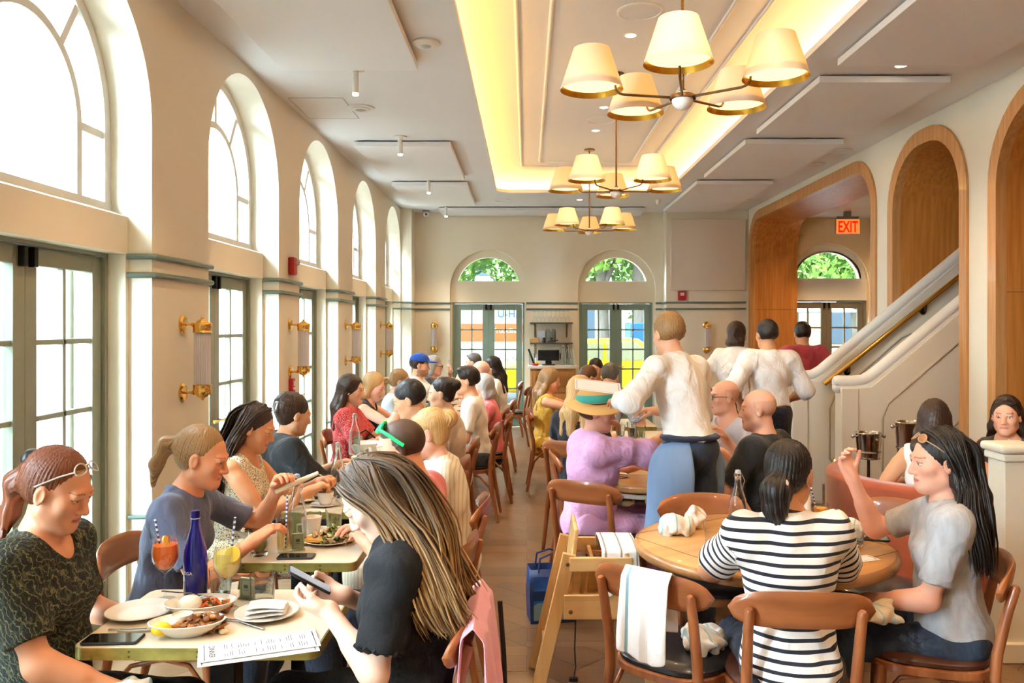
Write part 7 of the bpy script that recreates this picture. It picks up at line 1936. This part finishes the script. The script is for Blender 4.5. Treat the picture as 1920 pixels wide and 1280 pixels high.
# ---------------------------------------------------------------- cloths hung on furniture
def drape(name, label, cat, M, path, w, m, seed, wob=.008, group=None, nu=14, solid=.004):
    """cloth strip following a path (y,z) across width w in local coordinates"""
    rg = random.Random(seed); P_ = []; ph = [rg.random()*6 for _ in range(4)]
    pts = []
    for (a, b) in zip(path[:-1], path[1:]):
        for k in range(5): pts.append((a[0]+(b[0]-a[0])*k/5, a[1]+(b[1]-a[1])*k/5))
    pts.append(path[-1]); top = max(p[1] for p in pts)
    for i in range(nu+1):
        u = i/nu-.5; row = []
        for j, (y, z) in enumerate(pts):
            dn = min((top-z)/.25, 1); s = 1 if j > len(pts)/2 else -1
            sk = (1+.10*dn*math.sin(ph[0]+s)); row.append((u*w*sk+.012*dn*math.sin(ph[1]+6*z), y+s*wob*dn*(math.sin(u*17+ph[2])+.6*math.sin(u*31+ph[3])), z-.012*dn*math.sin(u*5+ph[1])))
        P_.append(row)
    o = MB().grid(P_).build(name, m, None, solid=solid, subd=1); o.matrix_world = M; return tag(o, label, cat, group)
TOWEL = stripes('towel_linen', (232, 228, 222), (140, 174, 180), 'X', .30, .035, offset=.07)
Mc = Matrix.Translation((.575, 3.09, 0)) @ Matrix.Rotation(math.radians(52-90), 4, 'Z')
drape('towel', 'white towel with a blue stripe hung over the empty chair back', 'towel', Mc @ Matrix.Translation((.03, 0, 0)), [(-.335, .535), (-.325, .70), (-.318, .805), (-.288, .838), (-.262, .82), (-.24, .70), (-.23, .62)], .185, TOWEL, 4, .006)
crumple(-1.13, 2.30, .605, 'white striped napkin on the lap of the woman in the leaf blouse', (.16, .10, .05), 41, .3)
crumple(1.30, 3.02, .60, 'beige napkin on the lap of the woman in the grey tee', (.10, .08, .05), 52, .6, base=(206, 186, 156))
p = Mc @ Vector((.08, .0, .487)); crumple(p.x, p.y, .487, 'beige striped cloth crumpled on the black seat of the empty chair', (.12, .085, .06), 23, .4)
drape('towel', 'white striped cloth hung over the front bar of the high chair', 'towel', Matrix.Translation((.42, 3.85, 0)) @ Matrix.Rotation(math.radians(0), 4, 'Z'), [(-.18, .46), (-.178, .60), (-.165, .672), (-.0, .68), (.16, .672), (.17, .60)], .17, stripes('towel_brown', (236, 230, 222), (140, 130, 112), 'X', .07, .12), 8, .008)
# pink jacket over the nearest aisle chair
x, y, z = a1['pos']; fx = a1['f']; Mj = Matrix.Translation((x+fx[0]*.10, y+fx[1]*.10, 0)) @ Matrix.Rotation(math.radians(180-90), 4, 'Z')
PINKJ = mat('pink_cotton', (226, 158, 176), .85, var=.05, vs=(10, 10, 10), sheen=.2)
j = drape('jacket', 'pink jacket hung over the nearest aisle chair', 'jacket', Mj, [(-.345, .36), (-.34, .50), (-.328, .66), (-.318, .79), (-.285, .832), (-.25, .80), (-.235, .62)], .46, PINKJ, 11, .016, None, 26, .006)
m = MB(); m.tube([(.10, -.35, .80), (.12, -.362, .62), (.115, -.37, .40)], .008, 8, sq=.4); m.build('strap', BLACK, j)
# handbag strap on the chair by the woman in red
t = thing('handbag', 'dark red handbag with a black strap on the chair beside the woman in red', 'bag', (-1.30, 6.52, .52), .2)
m = MB(); m.prism(rrect(.22, .10, .03, 4), 0, .17); m.build('body', mat('bag_red', (120, 26, 34), .5), t, bevel=.02); m = MB(); m.tube([(-.09, 0, .16), (-.07, 0, .28), (.02, 0, .33), (.09, 0, .27), (.10, 0, .16)], .007, 8); m.build('strap', BLACK, t)
# ruffles on the black dress
for s in (-1, 1):
    E, S = (a1['EL'], a1['SL']) if s < 0 else (a1['ER'], a1['SR']); d = unit(E-S); c0 = S+d*.215; u_ = unit(np.cross(d, v3(0, 0, 1))); w_ = np.cross(d, u_)
    m = MB(); pts = []
    for k in range(61):
        a = 2*math.pi*k/60; rr = .062+.007*math.sin(a*15); pts.append(c0+(u_*math.cos(a)+w_*math.sin(a))*rr+d*.004*math.cos(a*15))
    m.tube(pts, .009, 6, cap=False); o = m.build('ruffle', BLKD, a1['root'])
    for v in o.data.vertices: v.co -= Vector(a1['o'])

# ---------------------------------------------------------------- shelves and counter
SZ = 1.722+.008
for i in range(9):
    x = .12+.068*i; yy = YB-.10-(.07 if i % 2 else 0)
    t = thing('wine_glass', 'upside down wine glass on the upper shelf', 'glass', (x, yy, SZ), 0, 'upside down wine glasses on the upper shelf')
    m = MB(); m.lathe([(.030, 0), (.036, .045), (.034, .07), (.012, .10), (.003, .112), (.003, .17), (.032, .186), (.032, .188), (.001, .19)], (0, 0, 0), 20); m.build('vessel', realglass('clear_glass'), t, smooth=60)
z2 = 1.392+.008
o = MB().box(.045, .195, YB-.2, YB-.1, z2, z2+.075).build('cork_box', mat('cork', (206, 166, 108), .8, var=.3, vs=(40, 40, 40)), bevel=.008); tag(o, 'cork coloured box at the left of the lower shelf', 'box')
o = MB().box(.165, .295, YB-.03, YB-.018, z2, z2+.19).build('paper_notice', mat('notice_paper', (222, 226, 236), .7), smooth=0); tag(o, 'pale framed notice at the back of the lower shelf', 'notice')
for x, lab in ((.345, 'left tall clear jar on the lower shelf'), (.435, 'right tall clear jar on the lower shelf')):
    t = thing('glass_jar', lab, 'jar', (x, YB-.10, z2), 0, 'tall clear jars on the lower shelf'); m = MB(); m.lathe([(.001, 0), (.036, 0), (.038, .18), (.028, .20), (.028, .22), (.026, .22), (.035, .178), (.034, .006), (.001, .006)], (0, 0, 0), 22); m.build('vessel', TG, t, smooth=60)
for x, yy, lab in ((.275, YB-.19, 'left small dark jar on the lower shelf'), (.40, YB-.2, 'right small dark jar on the lower shelf')):
    t = thing('spice_jar', lab, 'jar', (x, yy, z2), 0, 'small dark jars on the lower shelf'); m = MB(); m.lathe([(.001, 0), (.026, 0), (.026, .05), (.02, .058), (.001, .058)], (0, 0, 0), 16); m.build('vessel', mat('jar_dark', (52, 34, 38), .3), t); m = MB(); m.lathe([(.021, .058), (.021, .085), (.001, .086)], (0, 0, 0), 16); m.build('lid', BLACK, t)
o = MB().bar((.33, YB-.22, z2+.012), (.50, YB-.19, z2+.045), .02, .018).build('peeler', BLACK, bevel=.004); tag(o, 'black handled tool lying on the lower shelf', 'tool')
swing_bottle(.575, 13.12, 'leftmost swing top bottle on the back counter', .3, .31, .036, 1.045); swing_bottle(.655, 13.20, 'middle swing top bottle on the back counter', .3, .31, .040, 1.045); swing_bottle(.72, 13.10, 'rightmost swing top bottle on the back counter', .3, .31, .040, 1.045)
# ---------------------------------------------------------------- the street outside
struct(MB().box(-40, 40, 13.9, 60, -.16, -.10).build('ground_street', mat('asphalt', (112, 112, 114), .9, var=.15, vs=(3, 3, 3)), smooth=0))
struct(MB().box(-40, -2.6, -20, 13.9, -.16, -.08).build('ground_side_street', mat('pavement', (150, 148, 144), .9, var=.1, vs=(2, 2, 2)), smooth=0))
LEAFM = mat('tree_leaf', (74, 112, 44), .6, var=.5, vs=(3, 3, 3), col2=(126, 160, 62))
BARK = mat('bark', (120, 112, 100), .9, var=.3, vs=(12, 12, 3), bump=.6, bs=(30, 30, 8))
def tree(x, y, label, r, zc, trunk=.13, n=5200, seed=1, size=.16):
    t = thing('tree', label, 'tree', (x, y, 0), 0, 'street trees beyond the back windows'); rg = np.random.default_rng(seed)
    m = MB(); m.tube([(0, 0, -.1), (.05, 0, 1.5), (.0, .05, 3.0), (.15, 0, zc)], [trunk*1.25, trunk, trunk*.9, trunk*.5], 12)
    for k in range(5): a = k*1.3; m.tube([(0, 0, 2.6+.3*k), (math.cos(a)*r*.4, math.sin(a)*r*.4, zc-.2+.2*k), (math.cos(a)*r*.8, math.sin(a)*r*.8, zc+.3)], [trunk*.5, trunk*.3, trunk*.1], 7)
    m.build('trunk', BARK, t)
    c = rg.normal(size=(n, 3)); c /= np.linalg.norm(c, axis=1)[:, None]; c *= (rg.random(n)**.45)[:, None]*r*(1+.25*np.sin(c[:, :1]*5+seed)); c[:, 2] = c[:, 2]*.75+zc
    u = rg.normal(size=(n, 3)); u /= np.linalg.norm(u, axis=1)[:, None]; w = np.cross(u, rg.normal(size=(n, 3))); w /= np.linalg.norm(w, axis=1)[:, None]; s = size*(.5+rg.random(n))[:, None]
    V = np.stack([c-u*s*.7, c+w*s*.35, c+u*s*.7, c-w*s*.35], 1).reshape(-1, 3); Q = np.arange(4*n).reshape(-1, 4)
    o = mesh_obj('foliage', V, Q, LEAFM, t); o.location = (0, 0, 0)
tree(-2.9, 23, 'leafy street tree beyond the left back door', 3.0, 4.4, .2, 7000, 1)
tree(.6, 27, 'leafy street tree between the two back doors, farther off', 3.4, 4.6, .2, 7000, 2)
tree(1.95, 21.5, 'street tree whose pale trunk shows left in the right arched window', 2.4, 4.8, .16, 4200, 3)
tree(2.85, 21.0, 'street tree whose pale trunk shows right in the right arched window', 2.3, 4.9, .17, 4200, 4)
tree(5.4, 26, 'leafy street tree beyond the right back door', 3.2, 4.3, .2, 7000, 5)
tree(8.8, 22, 'leafy street tree beyond the vestibule window', 2.2, 3.5, .16, 5000, 6)
# white removal truck with an orange band
t = thing('truck', 'white box truck with an orange band parked beyond the left back door', 'truck', (-.9, 18.2, 0), 0)
TW = mat('truck_white', (204, 206, 208), .4); TO = mat('truck_orange', (206, 78, 40), .4)
MB().box(-1.9, 1.25, 0, 2.0, .55, 2.28).build('box_body', TW, t, bevel=.03)
MB().box(-1.905, 1.255, -.006, .02, 1.32, 1.72).build('orange_band', TO, t, smooth=0)
MB().box(-3.4, -1.92, .1, 1.9, .5, 1.9).build('cab', TW, t, bevel=.15, segs=3)
MB().box(-3.2, -2.1, .08, .12, 1.2, 1.75).build('cab_window', mat('car_window', (40, 52, 60), .1), t)
for x in (-2.8, -.1):
    m = MB(); m.lathe([(.2, -.12), (.38, -.12), (.40, -.1), (.40, .1), (.38, .12), (.2, .12)], (x, .25, .33), 28, axis='Y'); m.build('wheel', BLACK, t)
RX = Matrix.Rotation(math.pi/2, 4, 'X')
text('lettering', 'U-HAUL', .23, Matrix.Translation((.66, -.012, 1.93)) @ RX, mat('letter_blue', (34, 84, 150), .5), t, .002, bold=.004)
text('lettering', 'TruckShare', .15, Matrix.Translation((.48, -.012, 1.56)) @ RX, TW, t, .002)
text('lettering', 'Gentle Ride', .15, Matrix.Translation((.46, -.012, .95)) @ RX, mat('letter_grey', (110, 112, 120), .5), t, .002)
# yellow taxi
t = thing('taxi', 'bright yellow taxi parked beyond the right back door', 'car', (1.45, 16.2, 0), 0)
TY = mat('taxi_yellow', (232, 172, 12), .35, coat=.2)
prof = [(-2.1, .35), (-2.1, .78), (-1.9, .90), (-1.1, .98), (-.55, 1.38), (.75, 1.42), (1.35, 1.02), (2.0, .92), (2.15, .75), (2.15, .35)]
m = MB(); n = len(prof); vs = [(x, y, z) for y in (0, 1.7) for x, z in prof]; m.add(vs, [tuple(range(n)), tuple(range(2*n-1, n-1, -1))]+[(i, (i+1) % n, n+(i+1) % n, n+i) for i in range(n)]); m.build('car_body', TY, t, bevel=.08, segs=3)
m = MB(); m.add([(-.95, -.006, 1.0), (.05, -.006, 1.0), (.05, -.006, 1.32), (-.5, -.006, 1.32)], [(0, 1, 2, 3)]); m.add([(.12, -.006, 1.0), (1.15, -.006, 1.0), (.72, -.006, 1.34), (.12, -.006, 1.34)], [(0, 1, 2, 3)]); m.build('side_window', mat('taxi_window', (150, 150, 120), .1), t, smooth=0)
for x in (-1.35, 1.4):
    m = MB(); m.lathe([(.15, -.1), (.31, -.1), (.32, .1), (.15, .1)], (x, .05, .32), 26, axis='Y'); m.build('wheel', BLACK, t)
o = MB().box(2.45, 3.6, 19.6, 20.6, -.1, 1.75).build('street_container', mat('container_blue', (30, 84, 176), .45), bevel=.03); tag(o, 'blue street container beyond the right back door', 'container')
# parasol and houses
t = thing('parasol', 'white parasol outside the vestibule door', 'umbrella', (5.6, 17.0, 0), 0)
m = MB(); m.lathe([(1.3, 1.95), (.7, 2.2), (.02, 2.42)], (0, 0, 0), 8); m.build('canopy', mat('parasol_white', (232, 234, 236), .8), t, smooth=0); m = MB(); m.tube([(0, 0, -.1), (0, 0, 2.4)], .025, 8); m.build('pole', mat('grey_metal', (120, 120, 120), .5), t)
def house(label, x0, x1, y0, y1, h, colr, rows, cols, face='-Y'):
    t = thing('street_house', label, 'building', (x0, y0, 0), 0)
    MB().box(0, x1-x0, 0, y1-y0, -.1, h).build('wall', mat('stone_%d_%d_%d' % colr, colr, .85, var=.1, vs=(2, 2, 2)), t)
    W = mat('house_window', (70, 84, 96), .15)
    for i in range(cols):
        for k in range(rows):
            z = 1.0+3.1*k
            if face == '-Y': w = (x1-x0)/cols; a = w*(i+.28); m = MB().box(a, a+w*.44, -.03, .05, z, z+1.8)
            else: w = (y1-y0)/cols; a = w*(i+.28); m = MB().box(x1-x0-.05, x1-x0+.03, a, a+w*.44, z, z+1.8)
            m.build('window', W, t, smooth=0)
house('brown stone house beyond the vestibule window', 6.0, 18, 31, 36, 11, (176, 150, 128), 3, 5)
house('pale stone house across the street behind the trees', -16, 4, 40, 46, 12, (196, 190, 180), 3, 8)
house('pale terrace across the side street, seen through the nearest tall window', -24, -17, -6, 26, 13, (206, 196, 184), 4, 12, '+X')
t = thing('parked_car', 'dark parked car in the side street by the nearest door', 'car', (-5.6, 3.2, 0), 0)
prof = [(-2.1, .3), (-2.1, .75), (-1.1, .92), (-.6, 1.35), (.8, 1.38), (1.5, .98), (2.1, .85), (2.1, .3)]
m = MB(); n = len(prof); vs = [(x, y, z) for x in (-.85, .85) for y, z in prof]; m.add(vs, [tuple(range(n)), tuple(range(2*n-1, n-1, -1))]+[(i, (i+1) % n, n+(i+1) % n, n+i) for i in range(n)]); m.build('car_body', mat('car_teal', (46, 84, 96), .25, coat=.5), t, bevel=.08, segs=3)
for y in (-1.3, 1.3):
    m = MB(); m.lathe([(.15, -.1), (.31, -.1), (.32, .1), (.15, .1)], (.80, y, .3), 24, axis='X'); m.build('wheel', BLACK, t)
